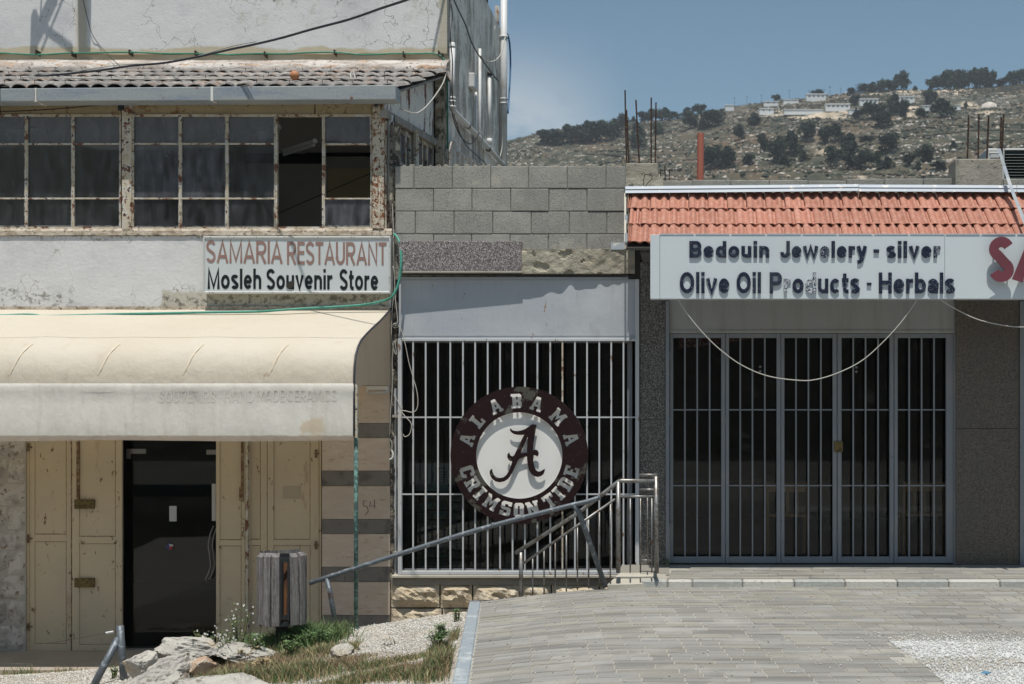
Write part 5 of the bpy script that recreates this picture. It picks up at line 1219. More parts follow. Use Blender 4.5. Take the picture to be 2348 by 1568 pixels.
# sill and rough stone base
m = MB(); m.px(897, 1472, 1319, 1325, -.045, .2); m.build("sill", M['slab'], mid, bevel=.004)
m = MB(); m.px(897, 1472, 1325, 1341, .0, .1); m.build("base_course", M['joint'], mid)
m = MB(); m.px(897, 1500, 1341, 1500, .06, .1); m.build("base_core", M['darkjoint'], mid)
def ashlar(u0, u1, v0, v1, seed):
    nx_, nz_ = 14, 9; V = []; F = []
    for j in range(nz_+1):
        for i in range(nx_+1):
            s, t = i/nx_, j/nz_; e = min(s, 1-s)*nx_/3.0; e2 = min(t, 1-t)*nz_/2.5; k = sstep(min(1, e))*sstep(min(1, e2))
            u = u0 + (u1-u0)*s; v = v0 + (v1-v0)*t
            if s not in (0, 1): v += .9*mnoise.noise(Vector((u*.05, v*.05, seed)))
            y = .02 - .075*k*(1 + .9*mnoise.noise(Vector((u*.045, v*.05, seed))) + .45*mnoise.noise(Vector((u*.13, v*.13, seed+3))))
            V.append(tuple(P(u, v, y)))
    for j in range(nz_):
        for i in range(nx_): q = j*(nx_+1)+i; F.append((q, q+nx_+1, q+nx_+2, q+1))
    b = len(V); V += [tuple(P(u0, v0, .09)), tuple(P(u1, v0, .09)), tuple(P(u1, v1, .09)), tuple(P(u0, v1, .09))]
    tl, tr, bl, br = 0, nx_, nz_*(nx_+1), (nz_+1)*(nx_+1)-1
    F += [tuple([tl, b] + [b+1, tr] + list(range(nx_-1, 0, -1))), tuple([bl] + list(range(bl+1, br+1)) + [b+2, b+3]), (b, b+3, bl) , (b+1, b+2, br)]
    raw("base_stone", V, F, M['basestone'], mid)
for k, (u0, u1, v0, v1) in enumerate(((897, 1007, 1340, 1392), (1010, 1082, 1341, 1393), (1085, 1196, 1341, 1392), (1199, 1262, 1341, 1392), (1265, 1372, 1341, 1392), (1375, 1452, 1341, 1392),
        (897, 1012, 1395, 1446), (1015, 1120, 1395, 1446), (1123, 1240, 1395, 1446), (1243, 1380, 1395, 1446), (897, 960, 1449, 1500), (963, 1080, 1449, 1500))): ashlar(u0, u1, v0, v1, k*7.3)

# inside the middle shop window
t = thing("fish_tile_picture", P(995, 1125, .5), "pale blue patterned tile picture leaning inside the small shop window", "picture")
m = MB(); m.px(953, 977, 1062, 1126, .5, .02); m.build("backing_board", mat("grey board", (.20, .21, .21), .8), t)
m = MB(); m.px(977.5, 1034, 1062, 1126, .48, .02); m.build("tile_panel", mat("pale teal glaze", (.09, .19, .21), .4), t)
m = MB()
for cx, sgn in ((987, 1), (1025, -1)):
    pts = [P(cx + sgn*4*math.sin(k*.35), 1075 + k*3.6, .475) for k in range(12)]; m.tube(pts, [.004 + .012*math.sin(math.pi*min(1, k/9)) if k < 10 else .012 for k in range(12)], 5)
for k in range(5): m.px(1000 - k*.0 + k*.6, 1018-k*.6, 1080+k*6, 1083+k*6, .472, .01)
m.px(997, 1020, 1071, 1075, .472, .01); m.build("tile_drawing", mat("deep teal glaze", (.01, .07, .11), .4), t)
t = thing("souvenir_rack", P(1010, 1305, .6), "wire rack filled with teal souvenir cards inside the small shop window", "rack")
for r in range(8):
    for c, (ua, ub) in enumerate(((958, 974), (977, 992), (994, 1024), (1032, 1056))):
        if r == 0 and c in (0,): continue
        v = 1128 + r*22 + (4 if c in (0, 3) else 0); m = MB(); y = .6 + (.08 if c in (0, 3) else 0)
        m.px(ua+random.uniform(-1, 1), ub+random.uniform(-1, 1), v, v+18, y, .02); m.build("card_stack", M['cards'], t)
m = MB()
for u in (957, 976, 993, 1025, 1058): m.px(u-.5, u+.5, 1120, 1306, .585, .006)
for k in range(9): m.px(957, 1058, 1146+k*20, 1147+k*20, .58, .004)
m.build("wire_frame", M['brass'], t)

# ================================================================== ROUND SIGN
cxS, czS, yS = X_(550.7, 0), 0, 0
sc_ = (1/2.703)/400.0                              # crop pixel to metres
UC, VC = 1780/1.7452 + 803/(2.703*1.7452), 1530/1.7452 + 790/(2.703*1.7452)
yF = -.075; k_ = (D+yF)/D
rs = thing("round_sign", P(UC, VC, yF), "round maroon and white Alabama Crimson Tide sign hung on the window grille", "sign")
Cn = P(UC, VC, yF); sc_ *= k_
def to3(x, y): return (x*sc_, -y*sc_)              # crop offsets from centre to local x, z
LET = {
 'A': ([(0,0),(2.3,0),(2.3,1.2),(1.95,1.2),(2.15,2.1),(3.85,2.1),(4.05,1.2),(3.7,1.2),(3.7,0),(6,0),(6,1.2),(5.5,1.2),(4.1,7),(1.9,7),(.5,1.2),(0,1.2)], [[(2.5,3.2),(3.5,3.2),(3,5.1)]]),
 'L': ([(0,0),(5,0),(5,2.6),(3.7,2.6),(3.7,1.3),(2.7,1.3),(2.7,5.8),(3.3,5.8),(3.3,7),(0,7),(0,5.8),(.7,5.8),(.7,1.3),(0,1.3)], []),
 'B': ([(0,0),(4.4,0),(5.2,.8),(5.2,2.9),(4.6,3.55),(5.2,4.2),(5.2,6.2),(4.4,7),(0,7),(0,5.8),(.7,5.8),(.7,1.2),(0,1.2)], [[(2.5,1.3),(3.4,1.3),(3.4,2.9),(2.5,2.9)],[(2.5,4.2),(3.4,4.2),(3.4,5.7),(2.5,5.7)]]),
 'M': ([(0,0),(2.6,0),(2.6,1.2),(2.2,1.2),(2.2,4.2),(3.5,1.6),(4.8,4.2),(4.8,1.2),(4.4,1.2),(4.4,0),(7,0),(7,1.2),(6.5,1.2),(6.5,5.8),(7,5.8),(7,7),(5.1,7),(3.5,4),(1.9,7),(0,7),(0,5.8),(.5,5.8),(.5,1.2),(0,1.2)], []),
 'C': ([(1,0),(4.2,0),(5.2,1),(5.2,2.6),(3.5,2.6),(3.5,1.5),(2,1.5),(2,5.5),(3.5,5.5),(3.5,4.6),(5.2,4.6),(5.2,6),(4.2,7),(1,7),(0,6),(0,1)], []),
 'R': ([(0,0),(2.9,0),(2.9,1.2),(2.5,1.2),(2.5,2.7),(3.2,2.7),(3.7,0),(5.8,0),(5.8,1.2),(5.3,1.2),(4.9,3.1),(5.4,3.7),(5.4,6.2),(4.6,7),(0,7),(0,5.8),(.7,5.8),(.7,1.2),(0,1.2)], [[(2.5,4),(3.5,4),(3.5,5.7),(2.5,5.7)]]),
 'I': ([(0,0),(3.4,0),(3.4,1.2),(2.7,1.2),(2.7,5.8),(3.4,5.8),(3.4,7),(0,7),(0,5.8),(.7,5.8),(.7,1.2),(0,1.2)], []),
 'S': ([(0,0),(4.3,0),(5.2,.9),(5.2,3.4),(4.4,4.2),(1.9,4.2),(1.9,5.6),(3.4,5.6),(3.4,4.9),(5.1,4.9),(5.1,7),(.9,7),(0,6.1),(0,3.6),(.8,2.8),(3.3,2.8),(3.3,1.4),(1.8,1.4),(1.8,2.2),(0,2.2)], []),
 'O': ([(1,0),(4,0),(5,1),(5,6),(4,7),(1,7),(0,6),(0,1)], [[(2.1,1.5),(2.9,1.5),(2.9,5.5),(2.1,5.5)]]),
 'N': ([(0,0),(2.5,0),(2.5,1.2),(2.1,1.2),(2.1,3.8),(4.1,0),(5.7,0),(5.7,5.8),(6.2,5.8),(6.2,7),(3.7,7),(3.7,5.8),(4.1,5.8),(4.1,3.6),(2.2,7),(0,7),(0,5.8),(.5,5.8),(.5,1.2),(0,1.2)], []),
 'T': ([(1.3,0),(4.1,0),(4.1,1.2),(3.6,1.2),(3.6,5.6),(4.2,5.6),(4.2,4.5),(5.4,4.5),(5.4,7),(0,7),(0,4.5),(1.2,4.5),(1.2,5.6),(1.8,5.6),(1.8,1.2),(1.3,1.2)], []),
 'D': ([(0,0),(4.2,0),(5.2,1),(5.2,6),(4.2,7),(0,7),(0,5.8),(.7,5.8),(.7,1.2),(0,1.2)], [[(2.5,1.4),(3.4,1.4),(3.4,5.6),(2.5,5.6)]]),
 'E': ([(0,0),(5,0),(5,2.4),(3.8,2.4),(3.8,1.3),(2.5,1.3),(2.5,3),(3.7,3),(3.7,4.1),(2.5,4.1),(2.5,5.7),(3.8,5.7),(3.8,4.6),(5,4.6),(5,7),(0,7),(0,5.8),(.7,5.8),(.7,1.2),(0,1.2)], [])}
def curve_plate(name, loops, th, mt, parent, loc):
    """flat plate in the xz plane with holes, th metres thick towards +y"""
    cu = bpy.data.curves.new(name, 'CURVE'); cu.dimensions = '2D'; cu.fill_mode = 'BOTH'; cu.extrude = th/2
    for lp in loops:
        sp_ = cu.splines.new('POLY'); sp_.points.add(len(lp)-1); sp_.use_cyclic_u = True
        for q, (x, z) in zip(sp_.points, lp): q.co = (x, z, 0, 1)
    tmp = bpy.data.objects.new(name, cu); COL.objects.link(tmp); bpy.context.view_layer.update()
    me = bpy.data.meshes.new_from_object(tmp.evaluated_get(bpy.context.evaluated_depsgraph_get())); bpy.data.objects.remove(tmp)
    me.transform(Matrix(((1, 0, 0, loc[0]), (0, 0, -1, loc[1] + th/2), (0, 1, 0, loc[2]), (0, 0, 0, 1))))
    me.materials.clear(); me.materials.append(mt); o = link(bpy.data.objects.new(name, me)); attach(o, parent); return o
loops = [[to3(744*math.cos(a), 744*math.sin(a)) for a in np.linspace(0, 2*math.pi, 120, endpoint=False)], [to3(466*math.cos(a), 466*math.sin(a)) for a in np.linspace(0, 2*math.pi, 100, endpoint=False)]]
glyphs = [('A', 163, 0), ('L', 140.4, 0), ('A', 115.7, 0), ('B', 93.2, 0), ('A', 71.2, 0), ('M', 44.9, 0), ('A', 17.9, 0),
          ('C', 197.3, 1), ('R', 211.2, 1), ('I', 224, 1), ('M', 239, 1), ('S', 255.7, 1), ('O', 269.5, 1), ('N', 284.3, 1), ('T', 303.5, 1), ('I', 316, 1), ('D', 328.5, 1), ('E', 342.8, 1)]
gs = 155/7.0
for ch, deg, low in glyphs:
    poly, holes = LET[ch]; w = max(p[0] for p in poly); a = math.radians(deg); R = 590
    cx, cz = R*math.cos(a), R*math.sin(a); th = a - math.pi/2 if not low else a + math.pi/2
    fx = 1.0 if ch not in 'MA' else .95
    for lp in [poly] + holes:
        loops.append([((cx + ((x-w/2)*gs*fx*math.cos(th) - (z-3.5)*gs*math.sin(th)))*sc_, (cz + ((x-w/2)*gs*fx*math.sin(th) + (z-3.5)*gs*math.cos(th)))*sc_) for x, z in lp])
curve_plate("stencil_ring", loops, .006, M['maroon'], rs, (Cn.x, yF, Cn.z))
rb = curve_plate('bounce_ring', loops, .0015, mat('white bounce plate', (.85, .85, .83), .7), rs, (Cn.x, yF+.0062, Cn.z))  # white reflector added behind the ring to brighten the disc in its holes
GAPS = .041
m = MB(); m.prism([(Cn.x + 738*sc_*math.cos(a), Cn.z + 738*sc_*math.sin(a)) for a in np.linspace(0, 2*math.pi, 96, endpoint=False)], yF+GAPS, yF+GAPS+.006)
m.build("white_disc", M['discwhite'], rs)
m = MB(); n = 96; V = []; F = []
for i in range(n):
    a = 2*math.pi*i/n
    for r, y in ((735, yF+.004), (735, yF+GAPS+.004)): V.append((Cn.x + r*sc_*math.cos(a), y, Cn.z + r*sc_*math.sin(a)))
for i in range(n): j = (i+1) % n; F.append((2*i, 2*i+1, 2*j+1, 2*j))
# outer rim left open at intervals: short spacer studs instead of a closed drum
m = MB()
for a in np.linspace(.2, 2*math.pi+.2, 10, endpoint=False):
    for rr in (690, 505): p = Vector((Cn.x + rr*sc_*math.cos(a), yF-.003, Cn.z + rr*sc_*math.sin(a))); m.tube([p, p + Vector((0, GAPS+.004, 0))], .006, 6)
m.build("spacer_studs", M['darkmetal'], rs)['kind'] = 'stuff'
scriptA = [(990,457),(984,500),(972,560),(960,640),(952,700),(948,737),(972,726),(998,733),(1013,760),(1010,785),(998,804),(985,791),(965,786),(951,791),(953,850),(964,905),(982,945),(1003,963),(1030,962),(1055,948),(1077,932),
 (1079,955),(1066,990),(1040,1012),(1005,1022),(965,1014),(930,985),(907,945),(895,895),(888,840),(886,800),(860,806),(822,820),(800,828),(780,860),(762,900),(740,950),(712,1005),(680,1045),(640,1070),(590,1080),(545,1070),(508,1040),(486,1000),(482,965),(492,942),(510,933),
 (513,965),(528,1000),(555,1024),(592,1034),(632,1026),(664,1000),(692,955),(712,900),(726,858),(722,852),(700,848),(682,830),(673,802),(676,775),(695,755),(699,776),(712,794),(732,799),(748,788),
 (768,745),(790,700),(812,655),(836,605),(857,566),(820,568),(778,566),(740,556),(712,535),(700,510),(712,496),(722,512),(745,523),(785,526),(830,518),(870,502),(905,476),(942,451)]
cntr = [(895,583),(872,635),(850,685),(832,725),(819,768),(845,764),(886,757),(888,700),(891,640)]
off = lambda L_: [to3(x-803, y-790) for x, y in L_]
curve_plate("script_letter", [off(scriptA), off(cntr)], .006, M['maroon'], rs, (Cn.x, yF-.001, Cn.z))
m = MB()
for x, y in ((760, 828), (926, 762), (930, 880)): q = to3(x-803, y-790); p = Vector((Cn.x+q[0], yF-.004, Cn.z+q[1])); m.tube([p, p + Vector((0, GAPS+.004, 0))], .005, 6)
m.build("letter_studs", M['darkmetal'], rs)['kind'] = 'stuff'

# ================================================================== TEXT
def arc(cx, cy, rx, ry, a0, a1, n=14):
    return [(cx + rx*math.cos(math.radians(a0+(a1-a0)*i/n)), cy + ry*math.sin(math.radians(a0+(a1-a0)*i/n))) for i in range(n+1)]
def glyph(c, t):
    """centre lines of one letter for pen width t (cap height 1): (strokes, width); a closed stroke repeats its first point"""
    h = t/2; XH = .70; x1 = XH - h
    def bowl(w): return arc(w/2, XH/2, w/2-h, XH/2-h, 0, 360, 26)
    if c == 'l': return [[(h, 0), (h, 1)]], t
    if c == 'i': return [[(h, 0), (h, XH)], [(h, 1-t*.92), (h, 1)]], t
    if c == 'I': return [[(h, 0), (h, 1)]], t
    if c == 'o': return [bowl(.62)], .62
    if c == 'e': w = .58; return [arc(w/2, XH/2, w/2-h, XH/2-h, 0, 322, 24), [(h*1.6, XH/2), (w-h*.9, XH/2)]], w
    if c == 'c': w = .56; return [arc(w/2, XH/2, w/2-h, XH/2-h, 42, 318, 20)], w
    if c in 'db': w = .60; x = w-h if c == 'd' else h; return [bowl(w), [(x, 0), (x, 1)]], w
    if c == 'a': w = .56; return [[(w-h, 0), (w-h, x1-.17)] + arc(w/2, x1-.17, w/2-h, .17, 0, 160, 9), arc(w/2-.02, .215, w/2-h-.02, .215-h, 60, 300, 14) + [(w-h*1.5, .16)], [(w/2-.02, .42), (w-h, .44)]], w
    if c == 'n' or c == 'h': w = .57; return [[(h, 0), (h, XH if c == 'n' else 1)], [(h, XH-.30)] + arc(w/2, XH-.28, w/2-h, .28-h, 170, 0, 10) + [(w-h, 0)]], w
    if c == 'u': w = .57; return [[(w-h, 0), (w-h, XH)], [(h, XH)] + arc(w/2, .28, w/2-h, .28-h, 180, 350, 10)], w
    if c == 'r': w = .38; return [[(h, 0), (h, XH)], [(h, XH-.26)] + arc(w-.04, XH-.28, w-h-.04, .28-h, 170, 90, 7) + [(w, XH-h*.95)]], w
    if c == 's': w = .53; return [arc(w/2, XH*.74-.0, w/2-h, XH*.26-h+.012, 25, 225, 12) + arc(w/2, XH*.26, w/2-h, XH*.26-h+.012, 50, -158, 13)], w
    if c == 't': w = .36; return [[(w*.42, .94), (w*.42, .22)] + arc(w*.42+.13, .19, .13, .19-h, 190, 275, 6) + [(w, h*1.05)], [(0, XH-h*.8), (w, XH-h*.8)]], w
    if c == 'v': w = .58; return [[(h*.8, XH), (w/2, h*.5), (w-h*.8, XH)]], w
    if c == 'y': w = .58; return [[(h*.8, XH), (w/2+.01, .04)], [(w-h*.8, XH), (w/2-.02, -.14), (w/2-.12, -.24), (.03, -.24)]], w
    if c == 'w': w = .86; return [[(h*.7, XH), (w*.27, h*.6), (w/2, XH-.03), (w*.73, h*.6), (w-h*.7, XH)]], w
    if c == 'J': w = .56; return [[(w-h, 1), (w-h, .28)] + arc(w/2, .28, w/2-h, .28-h, 0, -180, 14) + [(h, .34)]], w
    if c == 'O': w = .80; return [arc(w/2, .5, w/2-h, .5-h, 0, 360, 32)], w
    if c == 'C': w = .74; return [arc(w/2, .5, w/2-h, .5-h, 45, 315, 26)], w
    if c == 'D': w = .70; return [[(h, 0), (h, 1)], [(h, 1-h)] + [(w*.45, 1-h)] + arc(w*.45, .5, w*.55-h, .5-h, 90, -90, 16) + [(h, h)]], w
    if c in 'BPR':
        w = .68; mid_ = .47; top = [[(h, 0), (h, 1)], [(h, 1-h), (w*.55, 1-h)] + arc(w*.58, (1-h+mid_)/2, w*.42-h, (1-h-mid_)/2, 90, -90, 12) + [(h, mid_)]]
        if c == 'B': top.append([(h, h), (w*.55, h)] + arc(w*.58, (h+mid_)/2, w*.44-h, (mid_-h)/2, -90, 90, 12))
        if c == 'R': top.append([(w*.45, mid_), (w-h*.9, 0)])
        return top, w
    if c == 'H': w = .70; return [[(h, 0), (h, 1)], [(w-h, 0), (w-h, 1)], [(h, .52), (w-h, .52)]], w
    if c == 'S': w = .62; return [arc(w/2, .735, w/2-h, .265-h+.012, 22, 240, 14) + arc(w/2, .265, w/2-h, .265-h+.012, 55, -160, 16)], w
    if c == 'A': w = .76; return [[(h*.8, 0), (w/2, 1-h*.7), (w-h*.8, 0)], [(w*.2, .28), (w*.8, .28)]], w
    if c == 'M': w = .86; return [[(h, 0), (h, .99-h*.4), (w/2, .10), (w-h, .99-h*.4), (w-h, 0)]], w
    if c == 'N': w = .70; return [[(h, 0), (h, .99-h*.4), (w-h, .02+h*.4), (w-h, 1)]], w
    if c == 'E': w = .54; return [[(h, 0), (h, 1)], [(h, 1-h), (w, 1-h)], [(h, .52), (w*.93, .52)], [(h, h), (w, h)]], w
    if c == 'T': w = .58; return [[(w/2, 0), (w/2, 1-h)], [(0, 1-h), (w, 1-h)]], w
    if c == 'U': w = .66; return [[(h, 1), (h, .33)] + arc(w/2, .33, w/2-h, .33-h, 180, 360, 14) + [(w-h, 1)]], w
    if c == 'V': w = .70; return [[(h*.8, 1), (w/2, h*.4), (w-h*.8, 1)]], w
    return [[(0, .38), (.3, .38)]], .3
def lettering(body, u0, u1, vtop, vbase, y, th, mt, parent, t=.19, gap=.10, name="letter", worn=(), wornmat=None, slope=0.0, single=False):
    """raised letters of the given stroke weight between u0 and u1, cap line vtop, base line vbase"""
    gl_ = [glyph(c, t) for c in body]; tot = sum(g[1] for g in gl_) + gap*(len(body)-1)
    xa, xb, zt, zb_ = X_(u0, y), X_(u1, y), Z_(vtop, y), Z_(vbase, y); kx = (xb-xa)/tot; kz = zt-zb_; x = 0; acc = MB(); out = []
    # keep the pen as wide across as it is high where the word is squeezed
    for k, (st, w) in enumerate(gl_):
        m = acc if single else MB()
        for si, pl in enumerate(st):
            pts = [(xa + (x+px)*kx, zb_ + pz*kz - slope*(x+px)/tot) for px, pz in pl]; n = len(pts); closed = n > 3 and math.dist(pts[0], pts[-1]) < 1e-4
            if closed: pts = pts[:-1]; n -= 1
            Lp, Rp = [], []
            for i in range(n):
                a = pts[i-1] if (i > 0 or closed) else None; b = pts[(i+1) % n] if (i < n-1 or closed) else None; p = pts[i]
                def nr(q0, q1): dx, dz = q1[0]-q0[0], q1[1]-q0[1]; l = math.hypot(dx, dz) or 1; return (-dz/l, dx/l)
                if a is None: nx_, nz_ = nr(p, b); s = 1
                elif b is None: nx_, nz_ = nr(a, p); s = 1
                else:
                    n1_, n2_ = nr(a, p), nr(p, b); nx_, nz_ = n1_[0]+n2_[0], n1_[1]+n2_[1]; l = math.hypot(nx_, nz_) or 1; nx_, nz_ = nx_/l, nz_/l
                    s = min(1.6, 1/max(.35, nx_*n1_[0]+nz_*n1_[1]))
                hx, hz = t/2*kx*s, t/2*kz*s
                Lp.append((p[0]+nx_*hx, p[1]+nz_*hz)); Rp.append((p[0]-nx_*hx, p[1]-nz_*hz))
            yf = y - th - si*.0003; V = []
            for (lx, lz), (rx_, rz_) in zip(Lp, Rp): V += [(lx, yf, lz), (rx_, yf, rz_), (lx, y-.0002, lz), (rx_, y-.0002, rz_)]
            F = []
            for i in range(n if closed else n-1):
                a, b = 4*i, 4*((i+1) % n); F += [(a, b, b+1, a+1), (a, a+2, b+2, b), (a+1, b+1, b+3, a+3)]
            if not closed: F += [(0, 1, 3, 2), (4*n-4, 4*n-2, 4*n-1, 4*n-3)]
            m._add(V, F)
        x += w + gap
        if not single: out.append(m.build(name, wornmat if k in worn else mt, parent))
    if single: out.append(acc.build(name, mt, parent))
    return out
# restaurant sign
ys_ = -.105
so = thing("restaurant_sign", P(680, 672, ys_), "boxed white sign reading SAMARIA RESTAURANT in brown over Mosleh Souvenir Store", "sign")
m = MB(); m.px(468, 892, 545, 669, ys_, .10); m.build("face", M['signold'], so)
m = MB(); m.px(465, 895, 541, 546, ys_-.012, .115); m.px(465, 895, 668, 673, ys_-.012, .115); m.px(464.5, 469, 546, 668, ys_-.012, .115); m.px(891, 895.5, 546, 668, ys_-.012, .115); m.build("frame", M['aluframe'], so, bevel=.004)
m = MB()
for u in (482, 536, 588, 652, 728, 811, 878): m.px(u-.7, u+.7, 542.8, 544.4, ys_-.016, .01)
for u in (480, 557, 624, 678, 727, 800, 870): m.px(u-.7, u+.7, 670, 671.4, ys_-.016, .01)
m.build("rivets", M['darkmetal'], so)['kind'] = 'stuff'
lettering("SAMARIA", 473, 647.5, 551, 602, ys_, .0035, M['brownletter'], so, t=.145, gap=.085, slope=.010)
lettering("RESTAURANT", 658, 886, 554, 606, ys_, .0035, M['brownletter'], so, t=.145, gap=.085, slope=.008)
lettering("Mosleh", 476, 599, 616, 662.5, ys_, .0035, M['blackletter'], so, t=.175, gap=.10)
lettering("Souvenir", 611, 762, 617, 663.5, ys_, .0035, M['blackletter'], so, t=.175, gap=.10)
lettering("Store", 778.5, 867, 617.5, 665, ys_, .0035, M['blackletter'], so, t=.175, gap=.10)
m = MB(); m.prism([(X_(u, ys_), Z_(v, ys_)) for u, v in ((656, 655), (662, 646), (675, 643), (673, 655), (668, 662), (659, 661))], ys_-.012, ys_-.004); m.build("torn_hole", M['darkjoint'], so)
# faded print on the valance
yv = -1.468
def ghost(txt, u0, u1, v0, v1):
    o = lettering(txt, u0, u1, v0, v1, yv, .0004, M['ghost'], awn, t=.13, gap=.12, name="faded_lettering", single=True)[0]
    zs = [q[1] for q in val][::-1]; yy_ = [q[0] for q in val][::-1]; tt = [k/(len(val)-1) for k in range(len(val))][::-1]
    for vt in o.data.vertices:
        t = float(np.interp(vt.co.z, zs, tt)); vt.co.y = float(np.interp(vt.co.z, zs, yy_)) + wv(vt.co.x, t)[0] - .0016 - (.0002 if vt.co.y < yv - .0003 else 0)
ghost("SOUVENIRS", 363, 494, 898, 923); ghost("-", 499, 508, 910, 913); ghost("HAND", 514, 582, 897, 922); ghost("MADE", 590, 652, 896, 921); ghost("CERAMICS", 658, 772, 896, 920)
# graffiti numbers on the pillar
m = MB()
for st in ([(840, 1148), (832, 1149), (833, 1160), (842, 1162), (844, 1172), (837, 1181)], [(849, 1149), (847, 1160), (860, 1160)], [(858, 1145), (859, 1165)]):
    m.tube([P(u, v, -.004) for u, v in st], .0022, 5)
m.build("scrawled_number", M['ink'], rest)

# ================================================================== JEWELLERY SHOP (right)
shop = thing("jewellery_shop", (2, 1, 0), "long low shop with a red tiled canopy, speckled pillars and barred glass doors", "building")
XE = X_(2620)
m = MB(); m.px(1467, 1525, 600, 960.8, -.0, .3); m.build("pillar_slab", M['terrazzo'], shop, bevel=.002)
m = MB(); m.px(1467, 1525, 961.4, 1305, -.001, .3); m.build("pillar_slab", M['terrazzo'], shop, bevel=.002)
m = MB(); m.px(1525.5, 1534, 690, 1296, -.02, .08); m.build("door_jamb", M['doorbar'], shop)
m = MB(); m.px(1456, 1467, 590, 1300, .06, .2); m.build("recess", M['darkjoint'], shop)
m = MB(); m.px(2191, 2336, 640, 982, -.0, .3); m.build("pillar_slab", M['brownterrazzo'], shop, bevel=.002)
m = MB(); m.px(2191, 2336, 982.6, 1302, -.001, .3); m.build("pillar_slab", M['brownterrazzo'], shop, bevel=.002)
m = MB(); m.px(2338, 2348, 690, 1300, -.02, .08); m.px(2186.5, 2190.5, 690, 1300, .02, .05); m.build("door_jamb", M['doorbar'], shop)
m = MB(); m.px(1534.5, 2186, 600, 764, .03, .06); m.build("transom_panel", M['greypaint'], shop)
m = MB(); m.px(1534.5, 2186, 757, 760, .022, .02); m.build("transom_rib", M['greypaint'], shop)
m = MB(); m.box(X_(1440), XE, .12, .4, Z_(600), Z_(430)); m.build("front_wall", M['concrete'], shop)
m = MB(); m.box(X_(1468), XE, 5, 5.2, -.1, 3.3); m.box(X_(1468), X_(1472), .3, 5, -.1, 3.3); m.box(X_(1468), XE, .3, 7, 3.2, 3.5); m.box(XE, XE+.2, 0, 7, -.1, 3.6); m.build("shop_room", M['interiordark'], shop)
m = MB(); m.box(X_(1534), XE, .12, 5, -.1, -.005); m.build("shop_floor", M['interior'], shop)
# folding barred doors
leaves = [(1535, 1662, 1543, 1653), (1663, 1789.3, 1671, 1780), (1790.3, 1918, 1798, 1908.5), (1919.5, 2048.6, 1929, 2039), (2049.8, 2186, 2057.7, 2168.5)]
lb = [(1569.8, 1598, 1626.5), (1696.7, 1724.7, 1753), (1824.5, 1853, 1881.5), (1955.7, 1984, 2012.7), (2084, 2112.5, 2141)]
words_ = ["leftmost barred glass door leaf", "second barred door leaf from the speckled pillar", "middle barred door leaf", "barred door leaf holding the rusty lock", "rightmost barred door leaf"]
def door_set(leaves, lb, names=True):
    for i, ((a, b, c, d), bs_) in enumerate(zip(leaves, lb)):
        y = .045; m = MB(); m.px(a, c, 765, 1291, y, .04); m.px(d, b, 765, 1291, y, .04); m.px(c, d, 765, 774.5, y+.001, .04); m.px(c, d, 1276, 1291, y+.001, .04)
        f = m.build("barred_door", M['doorbar'], shop, bevel=.003)
        for u in bs_:
            q = MB(); q.px(u-1.7, u+1.7, 774.5, 1276, y+.006, .014); attach(q.build("bar", M['doorbar'], None), f)
        for v in (939.5, 1113):
            q = MB(); q.px(c, d, v-1.5, v+1.5, y+.022, .012); attach(q.build("cross_bar", M['doorbar'], None), f)
        q = MB(); q.px(c-2, d+2, 772, 1279, y+.10, .008); attach(q.build("door_pane", M['shopglass'], None), f)
        q = MB()
        for v in (816, 966, 1234): q.tube([P(a+.5, v-9, y-.006), P(a+.5, v+9, y-.006)], .008, 6)
        attach(q.build("hinges", M['doorbar'], None), f)
door_set(leaves, lb)
door_set([(2349, 2440, 2357, 2432), (2441, 2535, 2449, 2527)], [(2382, 2407), (2475, 2501)])
m = MB(); m.px(1912, 1932, 1011.5, 1036, .02, .03); lk = m.build("door_lock", M['brass'], shop, bevel=.003)
for u, v in ((1742.5, 846), (1963, 847)):
    for dv in (-5, 5): m = MB(); p = P(u, v+dv, .13); m.tube([p, p + Vector((0, .02, 0))], .012, 12); m.build("glass_knob", M['steel'], shop)
# red cloth and chairs inside
t = thing("red_cloth", P(1640, 800, .9), "red patterned cloth hanging just inside the top of the jewellery shop doors", "cloth")
m = MB(); m.hexa([tuple(P(u, v, y)) for u, v, y in ((1556, 800, .8), (1680, 784, .8), (1680, 784, .83), (1556, 800, .83), (1556, 776, .8), (1756, 770, .8), (1756, 770, .83), (1556, 776, .83))]); m.build("cloth", M['redcloth'], t)
def chair(u, y, lab):
    t = thing("wooden_chair", (X_(u, y), y, 0), lab, "chair"); x = X_(u, y); w = .21
    for sx in (-1, 1):
        for sy, h in ((0, .78), (.38, .44)):
            m = MB(); m.box(x+sx*w-.018, x+sx*w+.018, y+sy-.018, y+sy+.018, 0, h); m.build("leg", M['chairwood'], t)
    m = MB(); m.box(x-w-.02, x+w+.02, y-.02, y+.40, .42, .45); m.build("seat", M['chairwood'], t)
    m = MB(); m.box(x-w+.02, x+w-.02, y-.012, y+.012, .68, .77); m.build("top_rail", M['chairwood'], t)
    for k in (-.1, 0, .1): m = MB(); m.box(x+k-.015, x+k+.015, y-.008, y+.008, .45, .68); m.build("back_slat", M['chairwood'], t)
chair(1805, .6, "wooden chair dimly seen behind the third door leaf"); chair(2118, .7, "wooden chair dimly seen behind the rightmost door leaf")
